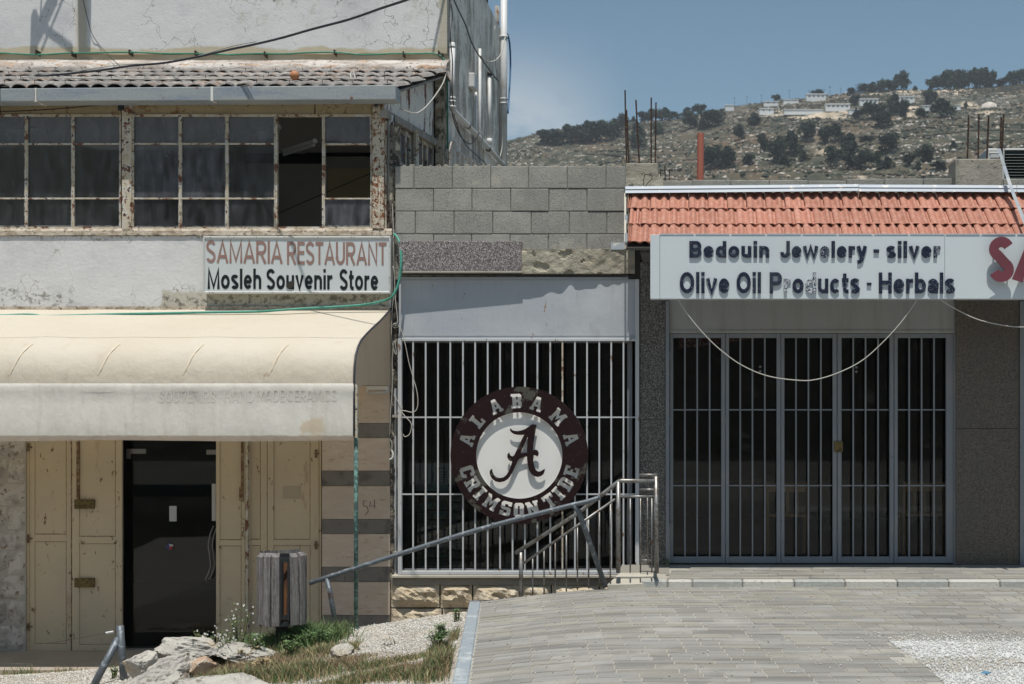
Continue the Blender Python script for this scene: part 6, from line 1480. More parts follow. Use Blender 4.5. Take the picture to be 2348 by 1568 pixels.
# parapet blocks, concrete stubs with rods
x = 1480.0; k = 0; edges_ = [1462, 1499, 1587, 1675, 1763, 1896-44, 1896+44, 2072-44, 2072+44, 2190, 2300, 2388, 2470, 2560]
for i in range(len(edges_)-1):
    m = MB(); m.px(edges_[i]+.5, edges_[i+1]-.5, 412+random.uniform(-1, 1) + (1.5 if i < 6 else -2), 436, .22, .2); m.build("concrete_block", M['block'], shop, bevel=.005)
def stub(u0, u1, v0, v1, y, dep, lab=None):
    V = []; F = []; m = MB(); m.px(u0, u1, v0, v1, y, dep); o = m.build("column_stub", M['concrete'], shop, bevel=.008); return o
s1 = stub(1434, 1508, 374, 436, .06, .35); m = MB(); m.px(1434, 1520, 405, 437, .0, .06); m.build("mortar_fillet", M['mortar'], shop)
s2 = stub(2190, 2298, 364, 428, .05, .35)
for a in ([(1432.7, 207), (1434, 290), (1436.5, 376)], [(1436, 252), (1438.5, 310), (1441.5, 376)], [(1457.5, 229), (1461, 300), (1465.5, 376)], [(1492.7, 224), (1492.5, 300), (1492.7, 376)], [(1503.5, 235), (1503, 300), (1501.5, 376)]):
    m = MB(); m.tube([P(u, v, .2) for u, v in a], .0085, 6); attach(m.build("rebar", M['rebar'], None), s1)
m = MB(); m.tube([P(1514, 388, .4), P(1514, 420, .4)], .006, 5); m.tube([P(1524, 380, .4), P(1525, 420, .4)], .007, 5); m.tube([P(1534, 389, .4), P(1534, 420, .4)], .006, 5); m.build("rebar_stub", M['rebar'], shop)
for a in ([(2220, 265), (2219, 310), (2217, 368)], [(2243.5, 262), (2242, 368)], [(2266, 266), (2262, 368)], [(2295, 269), (2292, 368)], [(2300.5, 262), (2296, 368)]):
    m = MB(); m.tube([P(u, v, .2) for u, v in a], .0095, 6); attach(m.build("rebar", M['rebar'], None), s2)
sp("wire_tie", smooth_path([P(1475, 425, -.02), P(1477, 403, -.04), (P(1484, 400, -.05)), P(1495, 406, -.05), P(1485, 420, -.06), P(1477, 430, -.08)], 5), .004, M['rebar'], "bent rusty tie wire at the left end of the tiled canopy", "wire", n=5)
t = thing("chimney_pipe", P(1605, 413, .8), "terracotta coloured plastic pipe standing up behind the tiled canopy", "pipe")
m = MB(); a, b = P(1605, 425, .8), P(1606, 306, .8); m.tube([a, b], .0375, 18); m.build("pipe", M['orangepipe'], t, smooth=False)
# unit on the roof at the right
t = thing("rooftop_unit", P(2310, 415, 1.2), "white cased unit with dark green louvres behind the right concrete stub", "unit")
m = MB(); y = 1.2; m.px(2262, 2303, 340, 440, y, .6); m.px(2303, 2560, 340, 345.5, y, .6); m.px(2303, 2560, 411, 440, y, .6); m.build("casing", M['acgrey'], t, bevel=.012)
m = MB(); m.px(2303, 2560, 346, 411, y+.03, .2); m.build("back", M['acdark'], t)
for k in range(9):
    m = MB(); v = 350 + k*6.8; a = P(2304, v, y); m.hexa([(X_(2304, y), y+.002, Z_(v+4.5, y)), (X_(2560, y), y+.002, Z_(v+4.5, y)), (X_(2560, y), y+.03, Z_(v, y)), (X_(2304, y), y+.03, Z_(v, y)),
        (X_(2304, y), y+.004, Z_(v+3.8, y)), (X_(2560, y), y+.004, Z_(v+3.8, y)), (X_(2560, y), y+.034, Z_(v-.6, y)), (X_(2304, y), y+.034, Z_(v-.6, y))]); m.build("louvre", M['acdark'], t)
m = MB(); m.px(2268, 2300, 350, 352, y-.01, .02); m.px(2270, 2298, 354, 362, y-.008, .02); m.build("casing_rib", M['acgrey'], t, bevel=.003)
# flashing
def fl(u0, u1, va, vb):
    y = -.17; m = MB(); r = [(.18, -12), (-.02, -11), (-.03, -6), (0, -2), (.01, 0)]; V = []; F = []
    for u, vv_ in ((u0, va), (u1, vb)):
        for dy, dv in ((.18, -15.5), (0, -14.5), (-.012, -9), (-.004, -8), (-.012, -4), (-.02, 0), (.02, .4)): V.append(tuple(P(u, vv_+dv, y+dy)))
    for k in range(6): F.append((k, k+1, 8+k, 7+k))
    o = raw("flashing", V, F, M['flash'], shop); sm = o.modifiers.new("thick", 'SOLIDIFY'); sm.thickness = .004; return o
fl(1433, 1968, 442.5, 437.5); fl(1969, 2330, 438.5, 440); fl(2331, 2560, 440, 442)
m = MB(); q0, q1 = P(1433.5, 447, -.10), P(1433.5, 558, -1.0)
m.hexa([(q1.x-.012, q1.y, q1.z-.05), (q1.x+.008, q1.y, q1.z-.05), (q0.x+.008, q0.y, q0.z-.05), (q0.x-.012, q0.y, q0.z-.05), (q1.x-.012, q1.y, q1.z+.02), (q1.x+.008, q1.y, q1.z+.02), (q0.x+.008, q0.y, q0.z+.02), (q0.x-.012, q0.y, q0.z+.02)])
o = m.build("canopy_verge", M['slab'], shop)
for v, yy in (((493, 512), -.62), ((534, 555), -1.01)): m = MB(); m.px(1432, 1438, *v, yy, .02); m.build("verge_clip", M['flash'], shop)
# tiled canopy
T0 = P(1436, 447, -.13); T1 = P(1436, 560, -.98); tl = (T1 - T0).length
tdir = Vector((0, T1.y-T0.y, T1.z-T0.z)).normalized(); tang = math.atan2(tdir.z, tdir.y)
def tile_mesh(w, seed):
    prof = [(0, .004), (.06, -.006), (.13, -.010), (.24, -.010), (.33, .004), (.42, .016), (.50, .017), (.58, .006), (.66, -.009), (.76, -.009), (.84, .006), (.89, .018), (.985, .019), (.99, .004)]
    V = []; F = []; n = len(prof); Ls = (0, .18, .35, .392, .40); r = random.Random(seed)
    for j, l in enumerate(Ls):
        for s, h in prof:
            hh = h
            if j == 3: hh = h - .004
            if j == 4: hh = -.016 + (h*.25)
            V.append((s*w, l, hh))
    for s, h in prof: V.append((s*w, .385, -.022))
    for j in range(len(Ls)-1):
        for i in range(n-1): F.append((j*n+i, (j+1)*n+i, (j+1)*n+i+1, j*n+i+1))
    me = bpy.data.meshes.new("roof_tile"); me.from_pydata(V, [], F); me.materials.append(M['clay'])
    bm = bmesh.new(); bm.from_mesh(me)
    bm.normal_update(); bm.to_mesh(me); bm.free(); return me
pitch = 44.62*12.45/K; TMs = [tile_mesh(pitch, s) for s in range(2)]
starts = [(-.02, 447.0), (0, 0), (0, 0)]
rowsv = [(444, 479.5), (477, 515), (513.5, 556)]
# each row is placed so its lower edge falls on the observed line
def slope_pt(t): return T0 + (T1-T0)*t
# find t for lower edges
def t_of_v(v):
    lo, hi = 0, 1.2
    for _ in range(40):
        md = (lo+hi)/2; p = slope_pt(md); vv_ = CY + (EYE-p.z)*K/(D+p.y)
        if vv_ < v: lo = md
        else: hi = md
    return lo
for ri, vlow in enumerate((479.5, 515.5, 556)):
    pl = slope_pt(t_of_v(vlow)); dd = D + pl.y
    org = Vector((0, pl.y, pl.z)) - tdir*.40
    ustart = (1445.5, 1468, 1445.5)[ri]
    for k in range(-1, 26):
        u = ustart + (k)*44.62; x = (u - CX)*dd/K
        if k == -1:
            w = (ustart - (1437 if ri != 1 else 1441)) / 44.62
            if w <= 0: continue
            x = ((1437 if ri != 1 else 1441) - CX)*dd/K
        o = piece("roof_tile", TMs[k % 2], (x, org.y + .012, org.z), shop, (math.pi + tang if False else tang, random.uniform(-.006, .006), random.uniform(-.006, .006)), ((w if k == -1 else 1), 1, 1))
        o.location.z += random.uniform(-.002, .002)
m = MB(); a = slope_pt(-.02); b = slope_pt(1.0); x0 = X_(1441, -.4)
m.hexa([(x0, b.y+.03, b.z-.05), (XE, b.y+.03, b.z-.05), (XE, a.y+.03, a.z-.05), (x0, a.y+.03, a.z-.05), (x0, b.y+.03, b.z-.03), (XE, b.y+.03, b.z-.03), (XE, a.y+.03, a.z-.03), (x0, a.y+.03, a.z-.03)])
m.build("tile_board", M['darkjoint'], shop)
m = MB(); m.box(X_(1470, -.5), XE, -.88, .0, 3.02, 3.04); m.build("canopy_soffit", M['interior'], shop)
m = MB(); m.px(1440, 1466, 560, 640, -.0, .1); m.build("end_batten", M['darkjoint'], shop)
# loose rod leaning over the canopy
t_ = smooth_path([P(2290, 343, -.12), P(2318, 432, -.32), P(2347, 505, -.86), P(2378, 590, -1.32)], 4)
m = MB(); V = []; F = []
for i, p in enumerate(t_):
    V += [(p.x-.018, p.y, p.z+.004), (p.x+.016, p.y-.004, p.z), (p.x+.018, p.y+.012, p.z+.012), (p.x-.016, p.y+.014, p.z+.014)]
for i in range(len(t_)-1):
    for k in range(4): q = (k+1) % 4; F.append((i*4+k, i*4+q, i*4+4+q, i*4+4+k))
F.append((3, 2, 1, 0)); F.append(tuple(4*(len(t_)-1)+k for k in range(4)))
tag(raw("metal_strip", V, F, M['galv']), "long grey metal strip slanting across the right end of the tiled canopy", "metal strip")

# jewellery sign
yj = -1.05
js = thing("jewellery_sign", P(1900, 685, yj), "long white sign reading Bedouin Jewelery silver, Olive Oil Products and Herbals", "sign")
m = MB(); m.px(1490.5, 1512, 538, 685, yj, .16); m.px(1512.6, 2165, 537.5, 685, yj-.001, .16); m.px(2165.6, 2600, 537, 685, yj, .16); o = m.build("sign_box", M['signwhite'], js, bevel=.002)
m = MB()
for u in range(1512, 2580, 82): m.px(u, u+78, 535.6+random.uniform(-.3, .3), 538, yj-.006, .17)
m.build("top_edge", M['flash'], js)
kw = dict(t=.205, gap=.115)
lettering("Bedouin", 1580, 1763, 553, 591, yj, .0165, M['navy'], js, **kw)
lettering("Jewelery", 1788.5, 1986, 553, 591.3, yj, .0165, M['navy'], js, worn=(3,), wornmat=M['navyhalf'], **kw)
m = MB(); m.px(2002.5, 2015, 571.5, 579.2, yj-.0165, .016); m.build("dash", M['navy'], js)
lettering("silver", 2031.5, 2154.5, 553, 591.6, yj, .0165, M['navy'], js, worn=(5,), wornmat=M['navyhalf'], **kw)
kw = dict(t=.185, gap=.10)
lettering("Olive", 1558, 1671.5, 624, 672.5, yj, .0165, M['navy'], js, **kw)
lettering("Oil", 1688, 1744, 624, 672.5, yj, .0165, M['navy'], js, **kw)
lettering("Products", 1764, 1970.5, 624.5, 672.7, yj, .0165, M['navy'], js, worn=(1, 3), wornmat=M['navyworn'], **kw)
m = MB(); m.px(1987, 1997.5, 648, 654, yj-.0165, .016); m.build("dash", M['navy'], js)
lettering("Herbals", 2014, 2188, 625, 673, yj, .0165, M['navy'], js, **kw)
lettering("S", 2266.5, 2322.5, 544.5, 645.5, yj-.07, .022, M['redletter'], js, t=.235, name="big_letter")
lettering("A", 2321, 2402, 546, 644, yj-.07, .022, M['redletter'], js, t=.235, name="big_letter")
m = MB()
for u, v in ((2280, 560), (2310, 625), (2340, 630), (2385, 630)): m.tube([P(u, v, yj-.08), P(u, v, yj)], .008, 6)
m.build("letter_spacers", M['darkmetal'], js)['kind'] = 'stuff'
# sagging wires under the sign
sp("sagging_wire", smooth_path([P(1553, 684, yj+.05), P(1574, 718, yj+.05), P(1610, 762, yj+.05), P(1650, 801, yj+.05), P(1700, 837, yj+.05), P(1760, 862, yj+.05), P(1830, 872, yj+.05), P(1870, 870, yj+.05), P(1920, 855, yj+.05), P(1975, 827, yj+.05), P(2024, 784, yj+.05), P(2066, 738, yj+.05), P(2105, 684, yj+.05)], 6), .0048, M['greycable'], "pale wire sagging in a deep curve across the barred doors", "wire", n=6)
sp("sagging_wire", smooth_path([P(2150, 684, yj+.05), P(2188, 707, yj+.05), P(2240, 732, yj+.05), P(2300, 746, yj+.05), P(2347, 750, yj+.05), P(2400, 748, yj+.05), P(2500, 684, yj+.05)], 6), .0048, M['greycable'], "shallow pale wire crossing the brown speckled pillar", "wire", n=6)
# loose wires between restaurant and small shop
for lab, mt, r, pts in [
 ("pale wire dropping beside the restaurant sign to a knot", 'greycable', .0045, [(891, 370, .08), (898, 440, .05), (902, 540, .0), (903, 600, -.02), (906, 680, -.02), (911, 735, -.03), (906, 748, -.04)]),
 ("white knotted wire bunched at the edge of the fascia panel", 'greycable', .006, [(900, 746, -.05), (903, 742, -.06), (911, 742, -.05), (913, 748, -.06), (904, 751, -.05), (900, 747, -.04), (909, 744, -.06)]),
 ("pale wire hanging in a loop before the left grille bars", 'greycable', .0045, [(913, 747, -.05), (921, 760, -.06), (929, 790, -.07), (937, 830, -.07), (946, 862, -.07), (955, 895, -.07), (958, 920, -.07), (955, 938, -.07), (945, 945, -.07), (930, 942, -.07), (919, 941, -.06)]),
 ("curled wire end hanging below the upper crossbar", 'greycable', .0045, [(919, 943, -.06), (930, 956, -.07), (941, 968, -.07), (943, 980, -.07), (938, 996, -.07), (928, 1001, -.07), (924, 995, -.07)]),
 ("thin grey wire along the left grille post", 'greycable', .003, [(903, 905, -.02), (912, 920, -.04), (921, 930, -.05), (921, 945, -.05), (919, 980, -.05), (923, 1010, -.05)]),
 ("tangled pale wires down the edge of the striped pillar", 'greycable', .004, [(901, 610, -.02), (905, 650, -.02), (900, 700, -.02), (897, 760, -.03), (902, 800, -.03), (909, 812, -.04), (903, 780, -.04), (899, 830, -.03), (900, 880, -.03), (896, 930, -.03), (893, 1000, -.03)]),
 ("pale wire looped above the white hook", 'greycable', .004, [(893, 1005, -.02), (898, 1015, -.02), (898, 1030, -.02), (894, 1030, -.02), (893, 1008, -.02)])]:
    sp("wire", smooth_path([P(*q) for q in pts], 5), r, M[mt], lab, "wire", n=5)
sp("hook", smooth_path([P(898, 1033, -.03), P(901, 1042, -.03), (P(899, 1050, -.03)), P(890, 1055, -.03)], 5), .010, M['pvc'], "white plastic hook sticking out beside the striped pillar", "hook", n=8)

# ================================================================== RAILS
pr = thing("pipe_handrail", P(770, 1440, -1.3), "slanting dark grey pipe handrail on two leaning posts", "handrail")
def q3(u, v, y): return P(u, v, y)
A = [q3(709, 1337, -1.45), q3(900, 1275, -1.40), q3(1100, 1213, -1.36), q3(1290, 1163, -1.33), q3(1345, 1150, -1.32), q3(1375, 1140, -1.30)]
m = MB(); m.tube(smooth_path(A, 3), .0225, 12); m.build("rail", M['dullsteel'], pr, smooth=True)
m = MB(); m.tube([q3(749, 1326, -1.44), q3(757, 1360, -1.46), q3(772, 1452, -1.5)], .0225, 12); m.build("post", M['dullsteel'], pr, smooth=True)
m = MB(); m.tube([q3(1314, 1158, -1.33), q3(1326, 1172, -1.30), q3(1388, 1345, -1.10)], .0235, 12); m.build("post", M['dullsteel'], pr, smooth=True)
m = MB(); p = q3(1183, 1186+7, -1.34); m.tube([q3(1128, 1204.5, -1.355), q3(1133, 1203, -1.355)], .026, 12); m.tube([q3(1372, 1141, -1.30), q3(1376, 1139.5, -1.30)], .026, 12); m.build("collar", M['dullsteel'], pr, smooth=True)
sr = thing("stair_railing", P(1417, 1312, -1.12), "stained stainless stair railing with thin balusters beside the round sign", "railing")
y = -1.12
m = MB(); m.tube([q3(1181, 1268, y), q3(1321, 1179, y), q3(1419, 1103, y), q3(1424, 1102, y), q3(1506, 1103, y)], .019, 12); m.build("top_rail", M['railsteel'], sr, smooth=True)
m = MB(); m.tube([q3(1196, 1294, y), q3(1410, 1144, y)], .0115, 10); m.build("lower_rail", M['railsteel'], sr, smooth=True)
m = MB(); m.tube([q3(1420, 1138.5, y), q3(1500, 1138, y)], .0115, 10); m.build("lower_rail", M['railsteel'], sr, smooth=True)
for u, v0, v1, r in ((1194, 1266, 1372, .019), (1417, 1104, 1313, .021), (1503.5, 1092, 1314, .021)):
    m = MB(); m.tube([q3(u, v0, y), q3(u+ (1.5 if u > 1500 else 0), v1, y)], r, 12); m.build("post", M['railsteel'], sr, smooth=True)
for u, v0, v1 in ((1221, 1277, 1366), (1247, 1258, 1362), (1272.5, 1240, 1359), (1298, 1223, 1356), (1323.5, 1205, 1352), (1349, 1187, 1349), (1374, 1169, 1345), (1399, 1152, 1330), (1444.5, 1139, 1313), (1468, 1139, 1313), (1494, 1139, 1313)):
    m = MB(); m.tube([q3(u, v0, y), q3(u, v1, y)], .0072, 8); m.build("baluster", M['railsteel'], sr, smooth=True)
for v in (1089.5, 1122.5): m = MB(); m.tube([q3(1466, v, -.75), q3(1503, v, -.78)], .012 if v > 1100 else .017, 10); m.build("return_rail", M['railsteel'], sr, smooth=True)
m = MB(); m.tube([q3(1503, 1088, -.75), Vector((X_(1503, y), y, Z_(1102, y)))], .018, 10); m.tube([q3(1467, 1284, -.7), q3(1495, 1285, -.7)], .010, 8); m.build("return_rail", M['railsteel'], sr, smooth=True)
m = MB(); m.tube([q3(1484, 1122, -.75), q3(1484, 1286, -.75)], .006, 8); m.build("baluster", M['railsteel'], sr, smooth=True)

# ================================================================== BIN
yb = -2.3; bc = P(630.5, 1355, yb); bz0, bz1 = Z_(1438, yb), Z_(1270, yb)
bn = thing("litter_bin", (bc.x, yb+.2, bz0-.3), "weathered wooden slatted litter bin on a short dark post among weeds", "bin")
Rb = .182; cy = yb + Rb
for a in (-88, -64, -41, -20, 2, 50, 76, 100, 124, 148, 172, 196, 220, 244):
    r = math.radians(a); cx_, cyy = bc.x + Rb*math.sin(r), cy - Rb*math.cos(r)
    m = MB(); w, t_h = .031, .017; zz0 = -(bz1-bz0)/2 + random.uniform(-.008, .008); zz1 = (bz1-bz0)/2 + random.uniform(-.008, .006)
    m.hexa([(-w, -t_h, zz0+.01), (w, -t_h, zz0+.01), (w, t_h, zz0), (-w, t_h, zz0), (-w, -t_h, zz1-.03), (w, -t_h, zz1-.03), (w, t_h, zz1), (-w, t_h, zz1)])
    o = piece("slat", m.mesh("slat", M['woodgrey']), (cx_, cyy, (bz0+bz1)/2), bn, (random.uniform(-.01, .01), random.uniform(-.012, .012), r))
for z, h in ((bz0+.06, .035), (bz1-.075, .04)):
    m = MB(); n = 28; V = []; F = []
    for i in range(n):
        a = 2*math.pi*i/n
        for rr, zz in ((Rb-.02, z), (Rb-.02, z+h), (Rb-.028, z+h), (Rb-.028, z)): V.append((bc.x+rr*math.sin(a), cy-rr*math.cos(a), zz))
    for i in range(n):
        j = (i+1) % n
        for k in range(4): F.append((i*4+k, j*4+k, j*4+(k+1) % 4, i*4+(k+1) % 4))
    raw("hoop", V, F, M['darkmetal'], bn)
m = MB()
for a in (15, 36):
    r = math.radians(a); m.box(bc.x+(Rb-.02)*math.sin(r)-.008, bc.x+(Rb-.02)*math.sin(r)+.008, cy-(Rb-.02)*math.cos(r)-.008, cy-(Rb-.02)*math.cos(r)+.008, bz0+.05, bz1-.05)
m.build("door_frame", M['darkmetal'], bn)
m = MB(); m.box(bc.x+.045, bc.x+.085, cy-.10, cy-.085, bz0+.05, bz1-.06); m.build("inner_board", M['woodbrown'], bn)
m = MB(); m.box(bc.x-.12, bc.x+.02, cy+.05, cy+.07, bz0+.05, bz1-.06); m.build("liner", M['darkmetal'], bn)
m = MB(); m.tube([(bc.x, cy, bz0), (bc.x, cy, bz0+.03)], Rb-.02, 20); m.build("base_plate", M['darkmetal'], bn)
m = MB(); m.box(bc.x-.045, bc.x+.045, cy-.03, cy+.03, bz0-.45, bz0+.02); m.build("post", M['darkmetal'], bn)

# ================================================================== FENCE POST, ROCKS, PLANTS
yp = -2.2
fp = thing("fence_post", P(280, 1545, yp), "blue grey steel fence post with a leaning strut and a bit of wire", "post")
m = MB(); m.tube([P(275, 1434, yp), P(285, 1575, yp)], .030, 12); m.build("post", M['dullsteel'], fp, smooth=True)
m = MB(); m.tube([P(272, 1462, yp), P(205, 1590, yp-.15)], .030, 12); m.build("strut", M['dullsteel'], fp, smooth=True)
m = MB(); m.tube(smooth_path([P(105, 1475, yp), P(180, 1463, yp), P(243, 1451, yp), P(268, 1449, yp), P(283, 1449, yp-.03)], 4), .0011, 5); m.build("wire", M['rebar'], fp)
m = MB(); m.tube([P(243, 1451, yp), P(260, 1448, yp)], .010, 6); m.build("knot", M['pvc'], fp)
def rock(u, v, y, w, h, dp, seed, lab, name="boulder", tilt=0.0, mt=None, ang=0.0, cut=.0):
    d = D + y; s = d/K; c = P(u, v, y); bm = bmesh.new(); bmesh.ops.create_icosphere(bm, subdivisions=5, radius=1)
    r = random.Random(seed); pl = [(Vector((r.gauss(0, 1), r.gauss(0, 1), r.gauss(0, 1)*.8)).normalized(), r.uniform(.45, .82)) for _ in range(12)]
    for vt in bm.verts:
        n = vt.co.normalized(); p = n.copy()
        for a, q in pl:
            e = p.dot(a)
            if e > q: p -= a*(e-q)*.98
        p *= 1 + .11*mnoise.fractal(n*2.4 + Vector((seed, 0, 0)), .8, 2, 6) + .05*abs(mnoise.noise(n*5 + Vector((0, seed, 0)))) - .03*abs(mnoise.noise(n*13 + Vector((0, 0, seed))))
        vt.co = Vector((p.x*w*s/2/.8, p.y*dp/.8, p.z*h*s/2/.8))
    bmesh.ops.rotate(bm, verts=bm.verts, matrix=Matrix.Rotation(tilt, 3, 'Y') @ Matrix.Rotation(ang, 3, 'Z'))
    me = bpy.data.meshes.new(name); bm.to_mesh(me); bm.free(); me.materials.append(mt or M['rock'])
    o = link(bpy.data.objects.new(name, me)); o.location = c; tag(o, lab, "rock"); return o
rock(448, 1490, -2.3, 140, 56, .26, 3, "largest grey boulder with a rounded top below the glass door", tilt=.05)
rock(560, 1500, -2.5, 150, 50, .25, 8, "low pale rock behind the weeds left of the bin", tilt=.10)
rock(322, 1522, -2.7, 56, 72, .16, 21, "pointed grey rock nearest the fence post", tilt=.35)
rock(392, 1546, -3.1, 118, 62, .2, 33, "angular pale block lying in front of the other rocks", tilt=-.42)
rock(466, 1522, -3.0, 54, 34, .12, 5, "small orange tinted rock in the dry grass", tilt=-.1, mt=mat("orange limestone", (.42, .29, .20), .95, layers=[dict(s=6, lo=.45, hi=.6, col=(.46, .38, .30))], bumps=[(12, .03)]))
rock(480, 1590, -4.2, 230, 72, .30, 41, "blurred white rock at the very bottom edge", tilt=.06)
rock(330, 1578, -3.4, 150, 60, .25, 47, "pale rock at the bottom edge below the angular block", tilt=-.1)
rock(424, 1524, -2.8, 30, 16, .07, 61, "small grey stone wedged between the boulder and the angular block")
rock(350, 1562, -3.0, 34, 20, .08, 63, "small pale stone just right of the leaning strut")
rock(520, 1548, -3.2, 26, 14, .06, 67, "small pale stone lying in the dry grass")
rock(622, 1518, -2.6, 34, 15, .08, 71, "small white stone among the weeds below the bin")
rock(862, 1484, -2.6, 92, 50, .22, 52, "smooth half buried grey boulder on the gravel slope", tilt=.12, mt=M['gravel'])
rock(786, 1494, -2.8, 48, 26, .12, 57, "small flat pale stone beside the half buried boulder", mt=M['gravel'])
# ground cover: blades as thin faces
def blades(name, n, sampler, h, w, mats, label, lean=.5):
    P0 = np.array([sampler() for _ in range(n)]); a = RNG.uniform(0, 6.283, n); H_ = h*RNG.uniform(.35, 1.15, n)*P0[:, 3]; W_ = w*RNG.uniform(.6, 1.3, n)
    dx, dy = np.cos(a), np.sin(a); ln = RNG.uniform(.1, lean, n)*H_; b = RNG.uniform(0, 6.283, n)
    lx, ly = np.cos(b)*ln, np.sin(b)*ln
    base = P0[:, :3]; z0 = np.zeros(n)
    v0 = base + np.stack([dx*W_/2, dy*W_/2, z0-.01], 1); v1 = base - np.stack([dx*W_/2, dy*W_/2, z0+.01], 1)
    mid_ = base + np.stack([lx*.4, ly*.4, H_*.6], 1); v2 = mid_ - np.stack([dx*W_/3, dy*W_/3, z0], 1); v3 = mid_ + np.stack([dx*W_/3, dy*W_/3, z0], 1)
    tip = base + np.stack([lx, ly, H_], 1); tip2 = tip + np.stack([dx*.0006, dy*.0006, z0], 1)
    V = np.stack([v0, v1, v2, v3, tip, tip2], 1).reshape(-1, 3)
    F = (np.array([(0, 1, 2, 3), (3, 2, 4, 5)])[None] + 6*np.arange(n)[:, None, None]).reshape(-1, 4)
    mi = np.repeat(RNG.integers(0, len(mats), n), 2) if isinstance(mats, list) else None
    o = link(bpy.data.objects.new(name, npmesh(name, V, F, mats, mi))); return tag(o, label, kind='stuff')
def gpt(u, v):                                     # ground point of the gravel slope under a sight line
    y = -8.0
    last = None
    while y < -1.0:
        d = D + y; z = EYE - (v-CY)*d/K; x = (u-CX)*d/K
        if z <= zG(x, y): break
        y += .1
    return x, y
ZONES_G = [(600, 1562, 170, 18, 1.0), (690, 1485, 75, 22, 1.2), (620, 1500, 70, 20, 1.2), (560, 1520, 60, 18, .8), (760, 1470, 22, 20, 1.2), (700, 1510, 130, 10, .8), (830, 1562, 120, 10, .7), (900, 1525, 120, 9, .5), (800, 1490, 16, 12, .8),
           (1000, 1540, 34, 26, 1.0), (1010, 1502, 24, 16, 1.0), (1046, 1462, 10, 14, .8), (480, 1540, 60, 16, .6), (350, 1555, 30, 16, .6), (950, 1562, 70, 8, .6)]
ZONES_D = [(590, 1535, 130, 16, 1.0), (500, 1525, 60, 22, 1.0), (720, 1540, 160, 10, .6), (880, 1545, 120, 8, .5), (640, 1510, 60, 10, .7), (560, 1500, 80, 14, .8), (800, 1515, 80, 6, .4), (1005, 1530, 30, 16, .6)]
def zsam(Z):
    wts = [z[2]*z[3] for z in Z]
    G = [(gpt(z[0], z[1]), z) for z in Z]
    def f():
        (x0, y0), z = random.choices(G, wts)[0]; d = D + y0; s = d/K
        x = x0 + random.gauss(0, .5)*z[2]*s; y = y0 + random.gauss(0, .5)*z[3]*s*4.2
        if x > plaza_left(y) - .10: x = plaza_left(y) - .10 - random.random()*.2
        n = mnoise.noise(Vector((x*5, y*5, 1))); return (x, y, zG(x, y), z[4]*(1 + .6*n))
    return f
blades("green_grass", 30000, zsam(ZONES_G), .085, .007, [M['grassg'], M['leaf'], M['grassd'], M['grassd']], "green grass and low weeds growing along the gravel slope", .9)
ZONES_T = [(690, 1478, 80, 16, 1.0), (640, 1490, 80, 18, 1.0), (740, 1480, 34, 20, 1.0), (600, 1500, 70, 18, .8)]
blades("tall_grass", 9000, zsam(ZONES_T), .15, .009, [M['leaf'], M['grassg'], M['leaf']], "denser taller green growth round the foot of the bin", 1.0)
blades("dry_grass", 22000, zsam(ZONES_D), .07, .005, [M['grassd'], M['grassd'], M['soil']], "dry brown grass between the rocks and the paving", 1.1)
def s_por(): x = random.uniform(-7.3, -4.3); y = -.92 + random.gauss(0, .045); return (x, y, zG(x, y), random.choice((.3, .5, 1.0))*(1 if mnoise.noise(Vector((x*3, 0, 0))) > 0 else .4))
blades("porch_weeds", 1500, s_por, .085, .008, [M['grassg'], M['grassd']], "line of small weeds along the front of the porch", .8)
# taller leafy clumps
def clump(u, v, y, w, h, n, seed, lab, mt='leaf', flowers=0, stems=9):
    base = P(u, v, y); t = thing("weed", base, lab, "plant"); r = random.Random(seed); s = (D+y)/K; V = []; F = []; mS = MB(); tips = []
    for k in range(stems):
        a = r.uniform(0, 6.28); q = r.uniform(.1, .5)*w*s; top = base + Vector((math.cos(a)*q + r.uniform(-.2, .2)*w*s, math.sin(a)*q*.6, h*s*r.uniform(.55, 1.0)))
        midp = base.lerp(top, .5) + Vector((r.gauss(0, .01), 0, .03)); pts = smooth_path([base + Vector((r.gauss(0, .02), r.gauss(0, .02), -.08)), midp, top], 3)
        mS.tube(pts, [.0035]*(len(pts)-1) + [.0012], 4); tips.append((pts, top))
    mS.build("stems", M['stem'], t)
    for i in range(n):
        pts, top = r.choice(tips); p = r.choice(pts[1:]) + Vector((r.gauss(0, .014), r.gauss(0, .014), r.gauss(0, .01))); a = r.uniform(0, 6.28); L1 = r.uniform(.010, .030)
        d1 = Vector((math.cos(a), math.sin(a), r.uniform(-.5, .7))).normalized()*L1; d2 = Vector((-math.sin(a), math.cos(a), r.uniform(-.3, .3)))*L1*.33; b = len(V)
        V += [p, p + d1*.5 + d2, p + d1, p + d1*.5 - d2]; F.append((b, b+1, b+2, b+3))
    if F: raw("foliage", V, F, M[mt], t)
    V = []; F = []
    for i in range(flowers):
        pts, top = r.choice(tips); c = top + Vector((r.gauss(0, .03), r.gauss(0, .02), r.gauss(0, .025)))
        for k in range(4):
            a = k*1.57 + r.uniform(-.3, .3); e = Vector((math.cos(a), r.uniform(-.6, .1), math.sin(a)))*r.uniform(.006, .011); g = Vector((-math.sin(a), 0, math.cos(a)))*.005; b = len(V)
            V += [c, c+e*.6+g, c+e, c+e*.6-g]; F.append((b, b+1, b+2, b+3))
    if F: raw("blossom", V, F, M['petal'], t)
    return t
def gv(u, y): x = X_(u, y); return CY + (EYE - zG(x, y))*K/(D+y)
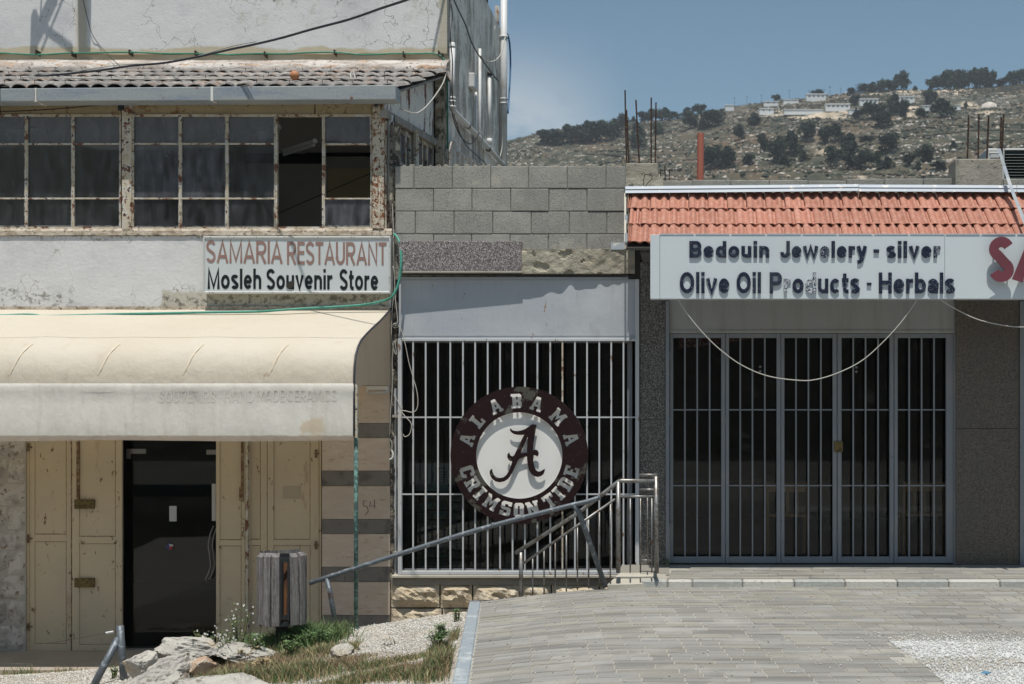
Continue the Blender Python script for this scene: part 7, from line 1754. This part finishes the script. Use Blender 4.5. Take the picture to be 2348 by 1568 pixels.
for u, y, w, h, n, fl_, lab in ((545, -2.2, 60, 130, 260, 26, "tall wispy weed with white blossoms left of the bin"), (500, -2.3, 70, 90, 120, 14, "thin weed with pale flowers before the dark doorway"),
     (585, -2.5, 50, 75, 380, 10, "leafy weed against the left foot of the bin"), (425, -2.4, 50, 70, 110, 8, "sparse weed rising behind the largest boulder"), (648, -2.2, 34, 54, 300, 0, "green leafy weed at the right foot of the bin"),
     (700, -2.3, 44, 40, 620, 0, "bushy green weed on the crest right of the bin"), (745, -2.35, 44, 42, 640, 0, "bushy green weed farthest right along the crest"), (670, -2.6, 60, 40, 560, 0, "low green weed before the bin post"),
     (1003, -3.3, 40, 52, 520, 0, "olive green weed close to the painted edging"), (1012, -2.6, 30, 34, 260, 0, "small weed below the kink of the painted edging"), (1048, -1.9, 16, 30, 130, 0, "tiny weed against the painted edging"),
     (318, -2.4, 34, 44, 150, 0, "spiky weed between the pointed rock and the boulder"), (520, -2.5, 40, 100, 90, 22, "slender weed with many white blossoms against the narrow door leaf"), (470, -2.2, 50, 80, 80, 12, "faint flowering weed over the middle of the doorway"), (600, -3.1, 80, 30, 420, 0, "dry brown weed in the middle of the grass"), (560, -2.7, 60, 48, 240, 0, "reddish weed leaning over the low pale rock"),
     (262, -2.0, 20, 26, 80, 0, "small weed by the foot of the fence post")):
    v = gv(u, y); clump(u, v, y, w, h, n, int(u*7), lab, flowers=fl_, mt='grassd' if 'brown' in lab or 'reddish' in lab else 'leaf', stems=14 if fl_ else 10)
clump(1533, 1303, -.12, 18, 24, 60, 9, "tuft of weed at the foot of the door jamb", stems=5)
m = MB(); c = P(2258, 1548, -4.2); q = pxg(2258, 1546)
V = [(q[0]-.03, q[1], -.055), (q[0]+.01, q[1]-.03, -.052), (q[0]+.04, q[1]+.01, -.05), (q[0], q[1]+.03, -.048)]; m.hexa([Vector(v) - Vector((0, 0, .004)) for v in V] + [Vector(v) for v in V])
tag(m.build("litter_scrap", mat("blue plastic scrap", (.08, .22, .35), .6)), "scrap of blue plastic lying on the white chippings", "litter")

# ================================================================== AIR
hz_ = MB(); hz_.box(-420, 620, -95, 930, -8, 260); hm_ = bpy.data.materials.new("thin pale haze"); hm_.use_nodes = True; N = hm_.node_tree.nodes; N.remove(N['Principled BSDF'])
pv = N.new("ShaderNodeVolumePrincipled"); pv.inputs['Color'].default_value = (.86, .92, 1, 1); pv.inputs['Density'].default_value = .00027; pv.inputs['Anisotropy'].default_value = .2
hm_.node_tree.links.new(pv.outputs[0], N['Material Output'].inputs['Volume']); tag(hz_.build("haze", hm_), "thin pale air haze over the whole scene", kind='stuff')
